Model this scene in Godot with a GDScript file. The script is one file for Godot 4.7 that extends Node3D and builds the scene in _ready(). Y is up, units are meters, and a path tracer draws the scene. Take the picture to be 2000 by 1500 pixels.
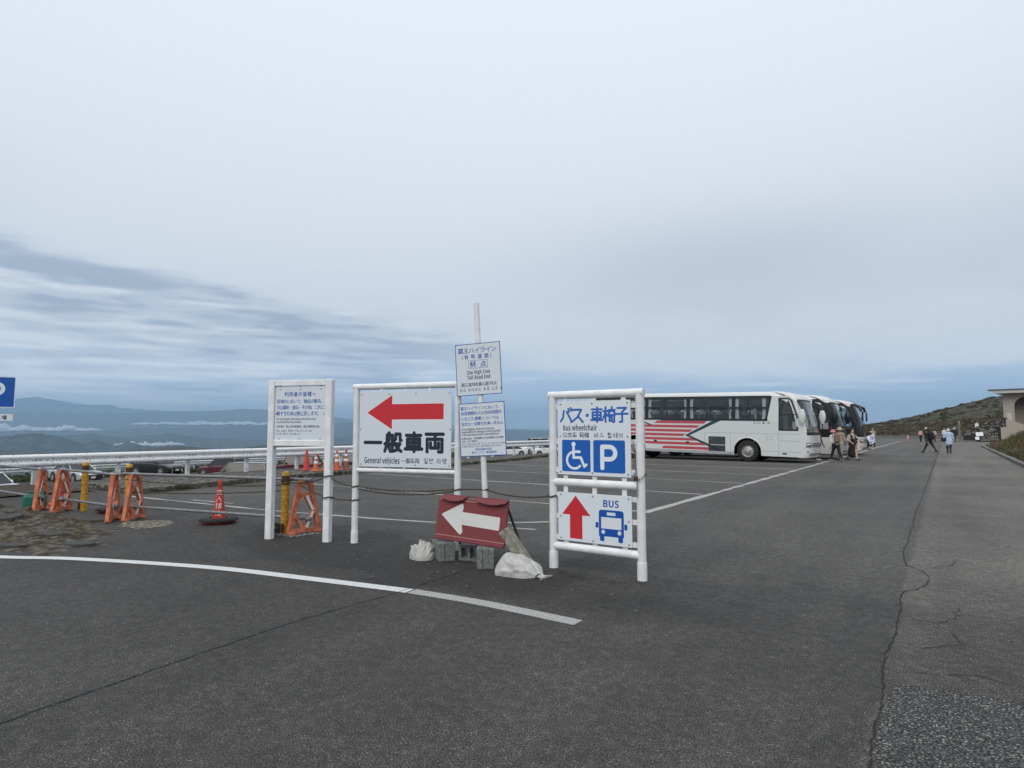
extends Node3D
# A mountain-top coach park under an overcast sky. World axes follow the site: the road runs along -Z, the bays along X, y is up, metres.

var rng := RandomNumberGenerator.new()
var M := {}
var taken := {}
var noise_a := FastNoiseLite.new()
var noise_b := FastNoiseLite.new()


func _ready() -> void:
	rng.seed = 4711
	noise_a.seed = 11
	noise_a.noise_type = FastNoiseLite.TYPE_SIMPLEX_SMOOTH
	noise_a.fractal_type = FastNoiseLite.FRACTAL_FBM
	noise_a.fractal_octaves = 5
	noise_a.frequency = 1.0
	noise_b.seed = 37
	noise_b.noise_type = FastNoiseLite.TYPE_SIMPLEX_SMOOTH
	noise_b.fractal_type = FastNoiseLite.FRACTAL_FBM
	noise_b.fractal_octaves = 3
	noise_b.frequency = 1.0

	# --- camera
	var cam := Camera3D.new()
	cam.name = "camera"
	cam.position = Vector3(0, 1.6, 0)
	cam.rotation = Vector3(atan(88.0 / 1200.0), deg_to_rad(35.1), 0)
	cam.fov = rad_to_deg(2.0 * atan(750.0 / 1200.0))
	cam.near = 0.05
	cam.far = 200000.0
	add_child(cam)
	cam.current = true

	# --- sky, sun, air, exposure
	var env := Environment.new()
	env.background_mode = Environment.BG_SKY
	env.sky = Sky.new()
	var sm := PanoramaSkyMaterial.new()
	sm.panorama = ImageTexture.create_from_image(sky_image())
	env.sky.sky_material = sm
	env.background_energy_multiplier = 1.0
	env.tonemap_mode = Environment.TONE_MAPPER_LINEAR
	env.tonemap_exposure = 1.12
	env.sdfgi_enabled = true
	env.ssao_enabled = true
	env.ssil_enabled = true
	env.fog_enabled = true
	env.fog_density = 0.000034
	env.fog_light_color = Color(0.71, 0.865, 1.0)
	var we := WorldEnvironment.new()
	we.name = "world_environment"
	we.environment = env
	add_child(we)
	var sun := DirectionalLight3D.new()
	sun.name = "veiled_sun"
	sun.light_energy = 0.5
	sun.light_angular_distance = 40.0
	sun.light_color = Color(1.0, 0.97, 0.92)
	sun.shadow_enabled = true
	sun.rotation = Vector3(deg_to_rad(-42), deg_to_rad(12), 0)
	add_child(sun)

	make_materials()
	print("materials ", Time.get_ticks_msec())
	build_far_land()
	build_ground()
	print("ground ", Time.get_ticks_msec())
	build_markings()
	build_edges()
	build_hill()
	build_building()
	print("setting ", Time.get_ticks_msec())
	build_signs()
	print("signs ", Time.get_ticks_msec())
	build_barrier()
	build_board_pile()
	build_buses()
	print("buses ", Time.get_ticks_msec())
	build_cars()
	build_people()
	print("people ", Time.get_ticks_msec())
	build_small_things()


# ------------------------------------------------------------------ sky

func sky_image() -> Image:
	var w := 3072
	var h := 1536
	var im := Image.create(w, h, false, Image.FORMAT_RGBF)
	im.fill(Color8(120, 138, 165).srgb_to_linear())
	var head := deg_to_rad(-35.1)  # the side of the sky with the cloud bank in its left part
	for j in range(0, 790):
		var e := 90.0 - (j + 0.5) * 180.0 / h
		var se := sin(deg_to_rad(e))
		var ce := cos(deg_to_rad(e))
		for i in w:
			var az := (i + 0.5) / w * TAU  # the picture's edge lies at -Z
			var d := Vector3(sin(az) * ce, se, -cos(az) * ce)
			var a := rad_to_deg(wrapf(az - head, -PI, PI))
			var c := sky_colour(d, a, e).srgb_to_linear()
			var law := (1.0 + 0.4 * maxf(se, 0.0)) / 1.056  # an overcast sky brightens evenly towards the zenith
			law *= 1.0 + 0.68 * (1.0 - smoothstep(0.0, 9.0, e))  # and glows along the whole horizon, beyond the haze
			im.set_pixel(i, j, Color(c.r * law, c.g * law, c.b * law))
	return im


func sky_colour(d: Vector3, a: float, e: float) -> Color:
	var k := 1.0 / (maxf(d.y, 0.0) + 0.2)
	var p := Vector3(d.x * k, 0.0, d.z * k)
	# high overcast with broad grey veils
	var veil := noise_b.get_noise_3d(p.x * 0.45 + 3.0, 0.0, p.z * 0.45)
	var c := Color8(213, 220, 228)
	c = c.lerp(Color8(196, 203, 212), smoothstep(-0.1, 0.5, veil) * 0.55 * smoothstep(4.0, 11.0, e))
	c = c.lerp(Color8(190, 197, 207), 0.8 * exp(-pow((a - 19.0 + 5.0 * veil) / 17.0, 2.0) - pow((e - 14.5) / 4.6, 2.0)))
	# paler layer low down, streaked
	var fine := noise_a.get_noise_3d(d.x * 5.0, e * 0.34, d.z * 5.0)
	c = c.lerp(Color8(223, 229, 235), exp(-pow((e - 7.8 - fine * 1.6) / 2.8, 2.0)) * 0.8)
	# blue air under the cloud deck, with thin long clouds in it
	var wob := noise_a.get_noise_3d(d.x * 2.6, e * 0.2, d.z * 2.6)
	var low := 1.0 - smoothstep(4.0, 6.0, e + wob * 2.6)
	var stripes := noise_a.get_noise_3d(d.x * 2.6 + 9.0, e * 1.3, d.z * 2.6) + 0.4 * noise_a.get_noise_3d(d.x * 9.0, e * 2.4, d.z * 9.0)
	var air := Color8(172, 192, 217).lerp(Color8(223, 230, 237), smoothstep(0.05, 0.5, stripes))
	air = air.lerp(Color8(192, 207, 226), 0.7 * (1.0 - smoothstep(0.4, 3.0, e)))
	c = c.lerp(air, low * 0.95)
	# the ragged bank of stratocumulus on one side of the sky
	var where := (1.0 - smoothstep(-14.0, 6.0, a)) * smoothstep(-175.0, -130.0, a)
	if where > 0.0 and e < 24.0:
		var top := 8.2 + 0.17 * clampf(-a - 2.0, 0.0, 42.0)
		var edge := noise_a.get_noise_3d(d.x * 2.2 + 4.0, e * 0.2, d.z * 2.2) * 1.8 + noise_a.get_noise_3d(d.x * 7.0, e * 0.9, d.z * 7.0) * 0.9
		var inside := top - e + edge
		var bank := smoothstep(-0.8, 1.6, inside) * where * smoothstep(0.3, 3.5, e)
		if bank > 0.002:
			var f := noise_a.get_noise_3d(d.x * 2.6 + 20.0, e * 0.42, d.z * 2.6)
			var f2 := noise_a.get_noise_3d(d.x * 7.0 + 2.0, e * 1.5 + 4.0, d.z * 7.0)
			var lum := f * 0.7 + f2 * 0.75 + 0.1 - 0.42 * smoothstep(0.0, 1.2, inside) * (1.0 - smoothstep(2.0, 3.8, inside))
			var cc := Color8(163, 177, 196).lerp(Color8(195, 206, 219), smoothstep(-0.45, 0.0, lum)).lerp(Color8(224, 230, 237), smoothstep(0.0, 0.45, lum))
			c = c.lerp(cc, bank * 0.95)
	return c


# ------------------------------------------------------------------ scene helpers

func numbered(called: String) -> String:
	var n: int = taken.get(called, 0)
	taken[called] = n + 1
	return called if n == 0 else "%s_%03d" % [called, n]


func thing(called: String, label: String, category: String, at := Vector3.ZERO, turn := 0.0, group := "") -> Node3D:
	var o := Node3D.new()
	o.name = numbered(called)
	add_child(o)
	o.position = at
	o.rotation.y = turn
	tag(o, label, category, group)
	return o


func tag(o: Node3D, label: String, category: String, group := "", kind := "") -> void:
	if label:
		o.set_meta("label", label)
	if category:
		o.set_meta("category", category)
	if group:
		o.set_meta("group", group)
	if kind:
		o.set_meta("kind", kind)


func part(parent: Node3D, called: String, mesh: Mesh, m: Material, at := Transform3D()) -> MeshInstance3D:
	var o := MeshInstance3D.new()
	o.name = called if parent != self else numbered(called)
	o.mesh = mesh
	o.material_override = m
	o.transform = at
	parent.add_child(o, true)
	return o


func setting(called: String, mesh: Mesh, m: Material, at := Transform3D()) -> MeshInstance3D:
	var o := part(self, called, mesh, m, at)
	o.set_meta("kind", "structure")
	return o


func copy_of(o: Node3D, called: String, label: String, at: Vector3, turn: float) -> Node3D:
	var c: Node3D = o.duplicate()
	c.name = numbered(called)
	add_child(c)
	c.position = at
	c.rotation = Vector3(0, turn, 0)
	c.set_meta("label", label)
	return c


func lin(r: float, g: float, b: float, a := 1.0) -> Color:
	var c := Color(r, g, b).linear_to_srgb()
	c.a = a
	return c


func plain(r: float, g: float, b: float, rough := 0.7, metal := 0.0, spec := 0.5) -> StandardMaterial3D:
	var m := StandardMaterial3D.new()
	m.albedo_color = lin(r, g, b)
	m.roughness = rough
	m.metallic = metal
	m.metallic_specular = spec
	return m


func tinted(tex: Texture2D, r: float, g: float, b: float, rough: float, scale: float, bump: Texture2D = null, depth := 1.0, world := true) -> StandardMaterial3D:
	var m := plain(r, g, b, rough)
	m.albedo_texture = tex
	m.uv1_triplanar = true
	m.uv1_world_triplanar = world
	m.uv1_scale = Vector3.ONE * scale
	if bump:
		m.heightmap_enabled = true
		m.heightmap_texture = bump
		m.heightmap_scale = depth
	return m


func noise_tex(seed_: int, freq: float, lo: Color, hi: Color, octaves := 4, size := 512, kind := FastNoiseLite.TYPE_SIMPLEX_SMOOTH, mid_lo := 0.3, mid_hi := 0.7) -> ImageTexture:
	var n := FastNoiseLite.new()
	n.seed = seed_
	n.noise_type = kind
	n.frequency = freq
	n.fractal_octaves = octaves
	n.fractal_type = FastNoiseLite.FRACTAL_FBM
	var src := n.get_seamless_image(size, size)
	var im := Image.create(size, size, false, Image.FORMAT_RGBA8)
	for y in size:
		for x in size:
			im.set_pixel(x, y, lo.lerp(hi, smoothstep(mid_lo, mid_hi, src.get_pixel(x, y).r)))
	return ImageTexture.create_from_image(im)


# ------------------------------------------------------------------ mesh builder

class Build:
	var v := PackedVector3Array()
	var n := PackedVector3Array()
	var uv := PackedVector2Array()
	var uv2 := PackedVector2Array()
	var col := PackedColorArray()
	var idx := PackedInt32Array()
	var xf := Transform3D()
	var tint := Color.WHITE

	func vert(p: Vector3, nn: Vector3, t := Vector2.ZERO) -> int:
		v.append(xf * p)
		n.append((xf.basis * nn).normalized())
		uv.append(t)
		col.append(tint)
		return v.size() - 1

	# corners counter-clockwise as seen from outside
	func quad(a: Vector3, b: Vector3, c: Vector3, d: Vector3, ta := Vector2(0, 1), tb := Vector2(1, 1), tc := Vector2(1, 0), td := Vector2(0, 0)) -> void:
		var nn := (b - a).cross(d - a)
		if nn.length_squared() < 1e-14:
			nn = (c - a).cross(d - a)
		nn = nn.normalized()
		var i := vert(a, nn, ta)
		vert(b, nn, tb)
		vert(c, nn, tc)
		vert(d, nn, td)
		idx.append_array(PackedInt32Array([i, i + 2, i + 1, i, i + 3, i + 2]))

	func tri(a: Vector3, b: Vector3, c: Vector3, ta := Vector2.ZERO, tb := Vector2.ZERO, tc := Vector2.ZERO) -> void:
		var nn := (b - a).cross(c - a).normalized()
		var i := vert(a, nn, ta)
		vert(b, nn, tb)
		vert(c, nn, tc)
		idx.append_array(PackedInt32Array([i, i + 2, i + 1]))

	func box(c: Vector3, s: Vector3, ch := 0.0, at := Transform3D()) -> void:
		var keep := xf
		xf = xf * at * Transform3D(Basis(), c)
		var h := s * 0.5
		ch = minf(ch, minf(h.x, minf(h.y, h.z)) * 0.9)
		for ax in 3:
			for sg in [-1.0, 1.0]:
				var u := (ax + 1) % 3
				var w := (ax + 2) % 3
				var cs := []
				for q in [[-1, -1], [1, -1], [1, 1], [-1, 1]]:
					var p := Vector3.ZERO
					p[ax] = h[ax] * sg
					p[u] = (h[u] - ch) * q[0] * sg
					p[w] = (h[w] - ch) * q[1]
					cs.append(p)
				quad(cs[0], cs[1], cs[2], cs[3])
		if ch > 0.0:
			for ax in 3:
				var u := (ax + 1) % 3
				var w := (ax + 2) % 3
				for su in [-1.0, 1.0]:
					for sw in [-1.0, 1.0]:
						var p := [Vector3.ZERO, Vector3.ZERO, Vector3.ZERO, Vector3.ZERO]
						for k in 4:
							p[k][ax] = (h[ax] - ch) * (-1.0 if k in [0, 3] else 1.0)
							p[k][u] = (h[u] if k < 2 else h[u] - ch) * su
							p[k][w] = (h[w] - ch if k < 2 else h[w]) * sw
						if su * sw > 0:
							quad(p[3], p[2], p[1], p[0]) if false else quad(p[0], p[1], p[2], p[3])
						else:
							quad(p[3], p[2], p[1], p[0])
			for sx in [-1.0, 1.0]:
				for sy in [-1.0, 1.0]:
					for sz in [-1.0, 1.0]:
						var a := Vector3(h.x * sx, (h.y - ch) * sy, (h.z - ch) * sz)
						var b := Vector3((h.x - ch) * sx, h.y * sy, (h.z - ch) * sz)
						var d := Vector3((h.x - ch) * sx, (h.y - ch) * sy, h.z * sz)
						if sx * sy * sz > 0:
							tri(a, b, d)
						else:
							tri(a, d, b)
		xf = keep

	# rings of equal length joined into a smooth skin; closed rings run counter-clockwise seen from the end
	func skin(rings: Array, closed := true, caps := true, flip := false, us := 1.0, vs := 1.0) -> void:
		var m: int = rings[0].size()
		var first := v.size()
		var r := rings.size()
		var cols := m + 1 if closed else m
		for i in r:
			for j in cols:
				var jj := j % m
				var pa: Vector3 = rings[i][(jj + 1) % m] if closed or jj < m - 1 else rings[i][jj]
				var pb: Vector3 = rings[i][(jj + m - 1) % m] if closed or jj > 0 else rings[i][jj]
				var pc: Vector3 = rings[mini(i + 1, r - 1)][jj]
				var pd: Vector3 = rings[maxi(i - 1, 0)][jj]
				var nn := (pa - pb).cross(pc - pd)
				if nn.length_squared() < 1e-16:
					nn = Vector3.UP
				nn = nn.normalized()
				vert(rings[i][jj], -nn if flip else nn, Vector2(us * j / float(cols - 1), vs * i / float(maxi(r - 1, 1))))
		for i in r - 1:
			for j in cols - 1:
				var a := first + i * cols + j
				var b := a + 1
				var c := a + cols
				var d := c + 1
				if flip:
					idx.append_array(PackedInt32Array([a, b, d, a, d, c]))
				else:
					idx.append_array(PackedInt32Array([a, d, b, a, c, d]))
		if caps and closed:
			for e in [0, r - 1]:
				var ctr := Vector3.ZERO
				for p in rings[e]:
					ctr += p
				ctr /= m
				for j in m:
					var p: Vector3 = rings[e][j]
					var q: Vector3 = rings[e][(j + 1) % m]
					if (e == 0) != flip:
						tri(ctr, q, p)
					else:
						tri(ctr, p, q)

	func ring(c: Vector3, ax: Vector3, r: float, sides: int, r2 := -1.0, up := Vector3.UP) -> PackedVector3Array:
		var z := ax.normalized()
		if absf(z.dot(up)) > 0.95:
			up = Vector3.RIGHT
		var x := up.cross(z).normalized()
		var y := z.cross(x)
		var out := PackedVector3Array()
		if r2 < 0:
			r2 = r
		for k in sides:
			var a := TAU * k / sides
			out.append(c + x * cos(a) * r + y * sin(a) * r2)
		return out

	func tube(pts: Array, rad, sides := 10, caps := true) -> void:
		var rings := []
		for i in pts.size():
			var d: Vector3 = pts[mini(i + 1, pts.size() - 1)] - pts[maxi(i - 1, 0)]
			var rr: float = rad[i] if rad is Array else rad
			rings.append(ring(pts[i], d, rr, sides))
		skin(rings, true, caps)

	# profile of [radius, height] turned round the y axis of `at`
	func lathe(prof: Array, sides := 16, at := Transform3D(), caps := true, smooth := true) -> void:
		var keep := xf
		xf = xf * at
		if smooth:
			var rings := []
			for p in prof:
				var o := PackedVector3Array()
				for k in sides:
					var a := -TAU * k / sides
					o.append(Vector3(cos(a) * p[0], p[1], sin(a) * p[0]))
				rings.append(o)
			skin(rings, true, caps)
		else:
			for i in prof.size() - 1:
				for k in sides:
					var a0 := -TAU * k / sides
					var a1 := -TAU * (k + 1) / sides
					var p: Array = prof[i]
					var q: Array = prof[i + 1]
					quad(Vector3(cos(a0) * p[0], p[1], sin(a0) * p[0]), Vector3(cos(a1) * p[0], p[1], sin(a1) * p[0]), Vector3(cos(a1) * q[0], q[1], sin(a1) * q[0]), Vector3(cos(a0) * q[0], q[1], sin(a0) * q[0]))
		xf = keep

	# flat polygon in xy (counter-clockwise) pushed from z0 to z1
	func prism(poly: PackedVector2Array, z0: float, z1: float, at := Transform3D(), uvs := 1.0) -> void:
		var keep := xf
		xf = xf * at
		if Geometry2D.is_polygon_clockwise(poly) == false:
			pass
		var area := 0.0
		for i in poly.size():
			area += poly[i].cross(poly[(i + 1) % poly.size()])
		if area < 0:
			poly.reverse()
		var t := Geometry2D.triangulate_polygon(poly)
		for k in range(0, t.size(), 3):
			var a := poly[t[k]]
			var b := poly[t[k + 1]]
			var c := poly[t[k + 2]]
			if (b - a).cross(c - a) < 0:
				var s := b
				b = c
				c = s
			tri(Vector3(a.x, a.y, z1), Vector3(b.x, b.y, z1), Vector3(c.x, c.y, z1), a * uvs, b * uvs, c * uvs)
			tri(Vector3(a.x, a.y, z0), Vector3(c.x, c.y, z0), Vector3(b.x, b.y, z0), a * uvs, c * uvs, b * uvs)
		for i in poly.size():
			var p := poly[i]
			var q := poly[(i + 1) % poly.size()]
			quad(Vector3(p.x, p.y, z0), Vector3(q.x, q.y, z0), Vector3(q.x, q.y, z1), Vector3(p.x, p.y, z1))
		xf = keep

	# grid of points, rows of equal length, smooth; front side is where rows x columns turn counter-clockwise
	func sheet(rows: Array, uvs: Array = [], uv2s: Array = []) -> void:
		var m: int = rows[0].size()
		var r := rows.size()
		var first := v.size()
		for i in r:
			for j in m:
				var pa: Vector3 = rows[i][mini(j + 1, m - 1)]
				var pb: Vector3 = rows[i][maxi(j - 1, 0)]
				var pc: Vector3 = rows[mini(i + 1, r - 1)][j]
				var pd: Vector3 = rows[maxi(i - 1, 0)][j]
				var nn := (pa - pb).cross(pc - pd).normalized()
				vert(rows[i][j], nn, uvs[i][j] if uvs else Vector2(float(j) / (m - 1), float(i) / (r - 1)))
				if uv2s:
					uv2.append(uv2s[i][j])
		for i in r - 1:
			for j in m - 1:
				var a := first + i * m + j
				idx.append_array(PackedInt32Array([a, a + m + 1, a + 1, a, a + m, a + m + 1]))

	func done() -> ArrayMesh:
		var am := ArrayMesh.new()
		if v.is_empty():
			return am
		var arr := []
		arr.resize(Mesh.ARRAY_MAX)
		arr[Mesh.ARRAY_VERTEX] = v
		arr[Mesh.ARRAY_NORMAL] = n
		arr[Mesh.ARRAY_TEX_UV] = uv
		if uv2.size() == v.size():
			arr[Mesh.ARRAY_TEX_UV2] = uv2
		arr[Mesh.ARRAY_COLOR] = col
		arr[Mesh.ARRAY_INDEX] = idx
		am.add_surface_from_arrays(Mesh.PRIMITIVE_TRIANGLES, arr)
		return am


func box_mesh(size: Vector3, ch := 0.0, c := Vector3.ZERO) -> ArrayMesh:
	var b := Build.new()
	b.box(c, size, ch)
	return b.done()


func tube_mesh(pts: Array, rad, sides := 10) -> ArrayMesh:
	var b := Build.new()
	b.tube(pts, rad, sides)
	return b.done()


# ------------------------------------------------------------------ materials

func asphalt(grain: Texture2D, height: Texture2D, stain: Texture2D, level: float) -> StandardMaterial3D:
	var m := plain(level, level, level * 1.01, 0.86, 0.0, 0.42)
	m.albedo_texture = grain
	m.heightmap_enabled = true
	m.heightmap_texture = height
	m.heightmap_scale = 0.45
	m.detail_enabled = true
	m.detail_albedo = stain
	m.detail_blend_mode = BaseMaterial3D.BLEND_MODE_MUL
	m.detail_uv_layer = BaseMaterial3D.DETAIL_UV_2
	return m


func stone_tile(seed_: int, freq: float, lo: float, hi: float, bright: float) -> Array:
	# aggregate: every stone its own tone, black binder between
	var n := FastNoiseLite.new()
	n.seed = seed_
	n.noise_type = FastNoiseLite.TYPE_CELLULAR
	n.frequency = freq
	n.fractal_type = FastNoiseLite.FRACTAL_NONE
	n.cellular_jitter = 1.0
	n.cellular_return_type = FastNoiseLite.RETURN_CELL_VALUE
	var tone := n.get_seamless_image(1024, 1024)
	n.cellular_return_type = FastNoiseLite.RETURN_DISTANCE
	var dist := n.get_seamless_image(1024, 1024)
	var s := FastNoiseLite.new()
	s.seed = seed_ + 5
	s.frequency = 0.012
	s.fractal_octaves = 4
	var broad := s.get_seamless_image(1024, 1024)
	var im := Image.create(1024, 1024, false, Image.FORMAT_RGB8)
	var hm := Image.create(1024, 1024, false, Image.FORMAT_RGB8)
	for y in 1024:
		for x in 1024:
			var t := tone.get_pixel(x, y).r
			var d := dist.get_pixel(x, y).r
			var b := broad.get_pixel(x, y).r
			var inside := 1.0 - smoothstep(0.25, 0.62, d)
			var g := lerpf(lo, hi, t * t)
			if t > bright:
				g = 1.0
			g = lerpf(lo * 0.55, g, inside) * lerpf(0.82, 1.1, b)
			im.set_pixel(x, y, Color(g, g * 0.995, g * 0.985))
			var hh := clampf((0.35 + 0.65 * t) * inside, 0.0, 1.0)
			hm.set_pixel(x, y, Color(hh, hh, hh))
	return [ImageTexture.create_from_image(im), ImageTexture.create_from_image(hm)]


func make_materials() -> void:
	M.grain = stone_tile(3, 0.14, 0.55, 0.8, 0.97)
	M.coarse = stone_tile(8, 0.105, 0.5, 0.9, 0.88)
	M.mottle = noise_tex(21, 0.012, Color(0.8, 0.8, 0.79), Color(1, 1, 1), 5)
	M.mottle_strong = noise_tex(22, 0.02, Color(0.5, 0.48, 0.45), Color(1, 1, 1), 5)
	M.mottle_strong_pale = noise_tex(34, 0.012, Color(0.9, 0.89, 0.87), Color(1, 1, 1), 5, 256)
	M.bumps = noise_tex(23, 0.05, Color(0, 0, 0), Color(1, 1, 1), 4, 512, FastNoiseLite.TYPE_SIMPLEX_SMOOTH, 0.1, 0.9)
	M.bumps_pale = noise_tex(31, 0.06, Color(0.86, 0.86, 0.85), Color(1, 1, 1), 4, 256)
	var worn := noise_tex(24, 0.09, Color(1, 1, 1, 0), Color(1, 1, 1, 1), 3, 512, FastNoiseLite.TYPE_SIMPLEX_SMOOTH, 0.36, 0.44)
	var worn_more := noise_tex(25, 0.11, Color(1, 1, 1, 0), Color(1, 1, 1, 1), 4, 512, FastNoiseLite.TYPE_SIMPLEX_SMOOTH, 0.44, 0.5)
	M.line_new = tinted(M.bumps_pale, 0.72, 0.73, 0.73, 0.6, 2.2, M.bumps, 0.25)
	M.line_worn = tinted(worn, 0.5, 0.5, 0.48, 0.75, 1.7)
	M.line_worn.transparency = BaseMaterial3D.TRANSPARENCY_ALPHA_SCISSOR
	M.line_worn.alpha_scissor_threshold = 0.5
	M.line_worn_more = tinted(worn_more, 0.6, 0.6, 0.58, 0.75, 2.3)
	M.line_worn_more.transparency = BaseMaterial3D.TRANSPARENCY_ALPHA_SCISSOR
	M.line_worn_more.alpha_scissor_threshold = 0.5
	M.crack = plain(0.012, 0.012, 0.012, 0.95)
	M.kerb = tinted(M.mottle_strong, 0.2, 0.185, 0.155, 0.95, 0.5, M.bumps, 1.2)
	M.paving = tinted(M.mottle_strong, 0.15, 0.14, 0.125, 0.95, 0.35, M.bumps, 0.8)
	M.concrete = tinted(M.mottle_strong, 0.3, 0.295, 0.275, 0.92, 1.4, M.bumps, 0.6)
	M.concrete_pale = tinted(M.mottle_strong, 0.3, 0.285, 0.22, 0.95, 1.1, M.bumps, 0.8)
	M.block = tinted(M.mottle, 0.22, 0.225, 0.225, 0.95, 3.0, M.bumps, 0.4)
	M.lower = tinted(M.mottle_strong, 0.1, 0.1, 0.1, 0.95, 0.12)
	M.gravel = tinted(M.coarse[0], 0.21, 0.195, 0.17, 0.95, 0.15)
	M.soil = tinted(M.mottle_strong, 0.105, 0.088, 0.064, 0.97, 0.6, M.bumps, 2.5)
	M.forest = tinted(M.mottle, 0.05, 0.075, 0.085, 0.95, 0.0009)
	M.moor = tinted(M.mottle_strong, 0.075, 0.072, 0.045, 0.97, 0.05)
	M.white_paint = tinted(noise_tex(33, 0.012, Color(0.955, 0.952, 0.945), Color(1, 1, 1), 4, 512, FastNoiseLite.TYPE_SIMPLEX_SMOOTH, 0.3, 0.6), 0.8, 0.81, 0.82, 0.36, 0.7, null, 1.0, false)
	M.white_paint.clearcoat_enabled = true
	M.white_paint.clearcoat = 0.25
	M.white_paint.clearcoat_roughness = 0.2
	M.post_paint = tinted(M.mottle, 0.78, 0.79, 0.81, 0.45, 2.0, null, 1.0, false)
	M.bolt = plain(0.35, 0.36, 0.38, 0.4, 0.8)
	M.galv = tinted(M.mottle, 0.3, 0.3, 0.31, 0.45, 3.0, null, 1.0, false)
	M.galv.metallic = 0.55
	var chip := noise_tex(26, 0.045, Color(0.16, 0.1, 0.07), Color(1, 1, 1), 4, 512, FastNoiseLite.TYPE_SIMPLEX_SMOOTH, 0.235, 0.255)
	M.rail_paint = tinted(chip, 0.82, 0.82, 0.82, 0.55, 0.55)
	M.rail_far = tinted(M.mottle, 0.72, 0.73, 0.74, 0.5, 0.4)
	M.steel_dark = plain(0.06, 0.05, 0.045, 0.7, 0.3)
	M.wood_old = tinted(M.mottle_strong, 0.11, 0.09, 0.07, 0.9, 1.0)
	M.wall_beige = plain(0.36, 0.315, 0.275, 0.9)
	M.roof_white = plain(0.48, 0.47, 0.45, 0.7)
	M.roof_dark = plain(0.07, 0.07, 0.075, 0.6)
	M.stone_dark = tinted(M.mottle_strong, 0.06, 0.06, 0.062, 0.9, 0.5)
	M.stone_mid = tinted(M.mottle_strong, 0.3, 0.29, 0.27, 0.9, 0.6)
	M.glass_dark = plain(0.02, 0.022, 0.025, 0.06, 0.0, 0.6)
	M.black = plain(0.012, 0.012, 0.013, 0.55)
	M.leaf = StandardMaterial3D.new()
	M.leaf.vertex_color_use_as_albedo = true
	M.leaf.roughness = 0.85
	M.leaf.backlight_enabled = true
	M.leaf.backlight = lin(0.03, 0.035, 0.012)
	M.cloud = plain(0.46, 0.5, 0.55, 1.0, 0.0, 0.0)


# ------------------------------------------------------------------ far ranges and the valley

func heights_at(table: Array, az: float) -> float:
	if az >= table[0].x:
		return table[0].y
	for i in table.size() - 1:
		if az <= table[i].x and az >= table[i + 1].x:
			var t: float = (table[i].x - az) / (table[i].x - table[i + 1].x)
			t = t * t * (3.0 - 2.0 * t) * 0.6 + t * 0.4
			return lerpf(table[i].y, table[i + 1].y, t)
	return table[-1].y


func mountain_range(called: String, label: String, dist: float, foot: float, table: Array, rough: float) -> void:
	var b := Build.new()
	var rows := []
	var steps := 9
	for k in steps + 2:
		var row := PackedVector3Array()
		var f := float(k) / steps
		for i in range(0, 401):
			var az := lerpf(100.0, 5.0, i / 400.0)
			var a := deg_to_rad(az)
			var crest := heights_at(table, az)
			crest += noise_a.get_noise_2d(az * 1.1, dist * 0.001) * rough * 0.9 + noise_b.get_noise_2d(az * 4.0, dist * 0.002) * rough * 0.35
			var spur := noise_b.get_noise_2d(az * 0.8 + 40.0, f * 1.6 + dist) * 0.16
			var r := dist * lerpf(0.78, 1.0, f)
			var h := lerpf(foot, crest, clampf(pow(f, 0.85) + spur * sin(f * PI) * 0.9, 0.0, 1.0))
			if k == steps + 1:
				r = dist * 1.06
				h = foot
			row.append(Vector3(-sin(a) * r, h, -cos(a) * r))
		rows.append(row)
	b.sheet(rows)
	var o := setting(called, b.done(), M.forest)
	o.set_meta("label", label)


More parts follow.
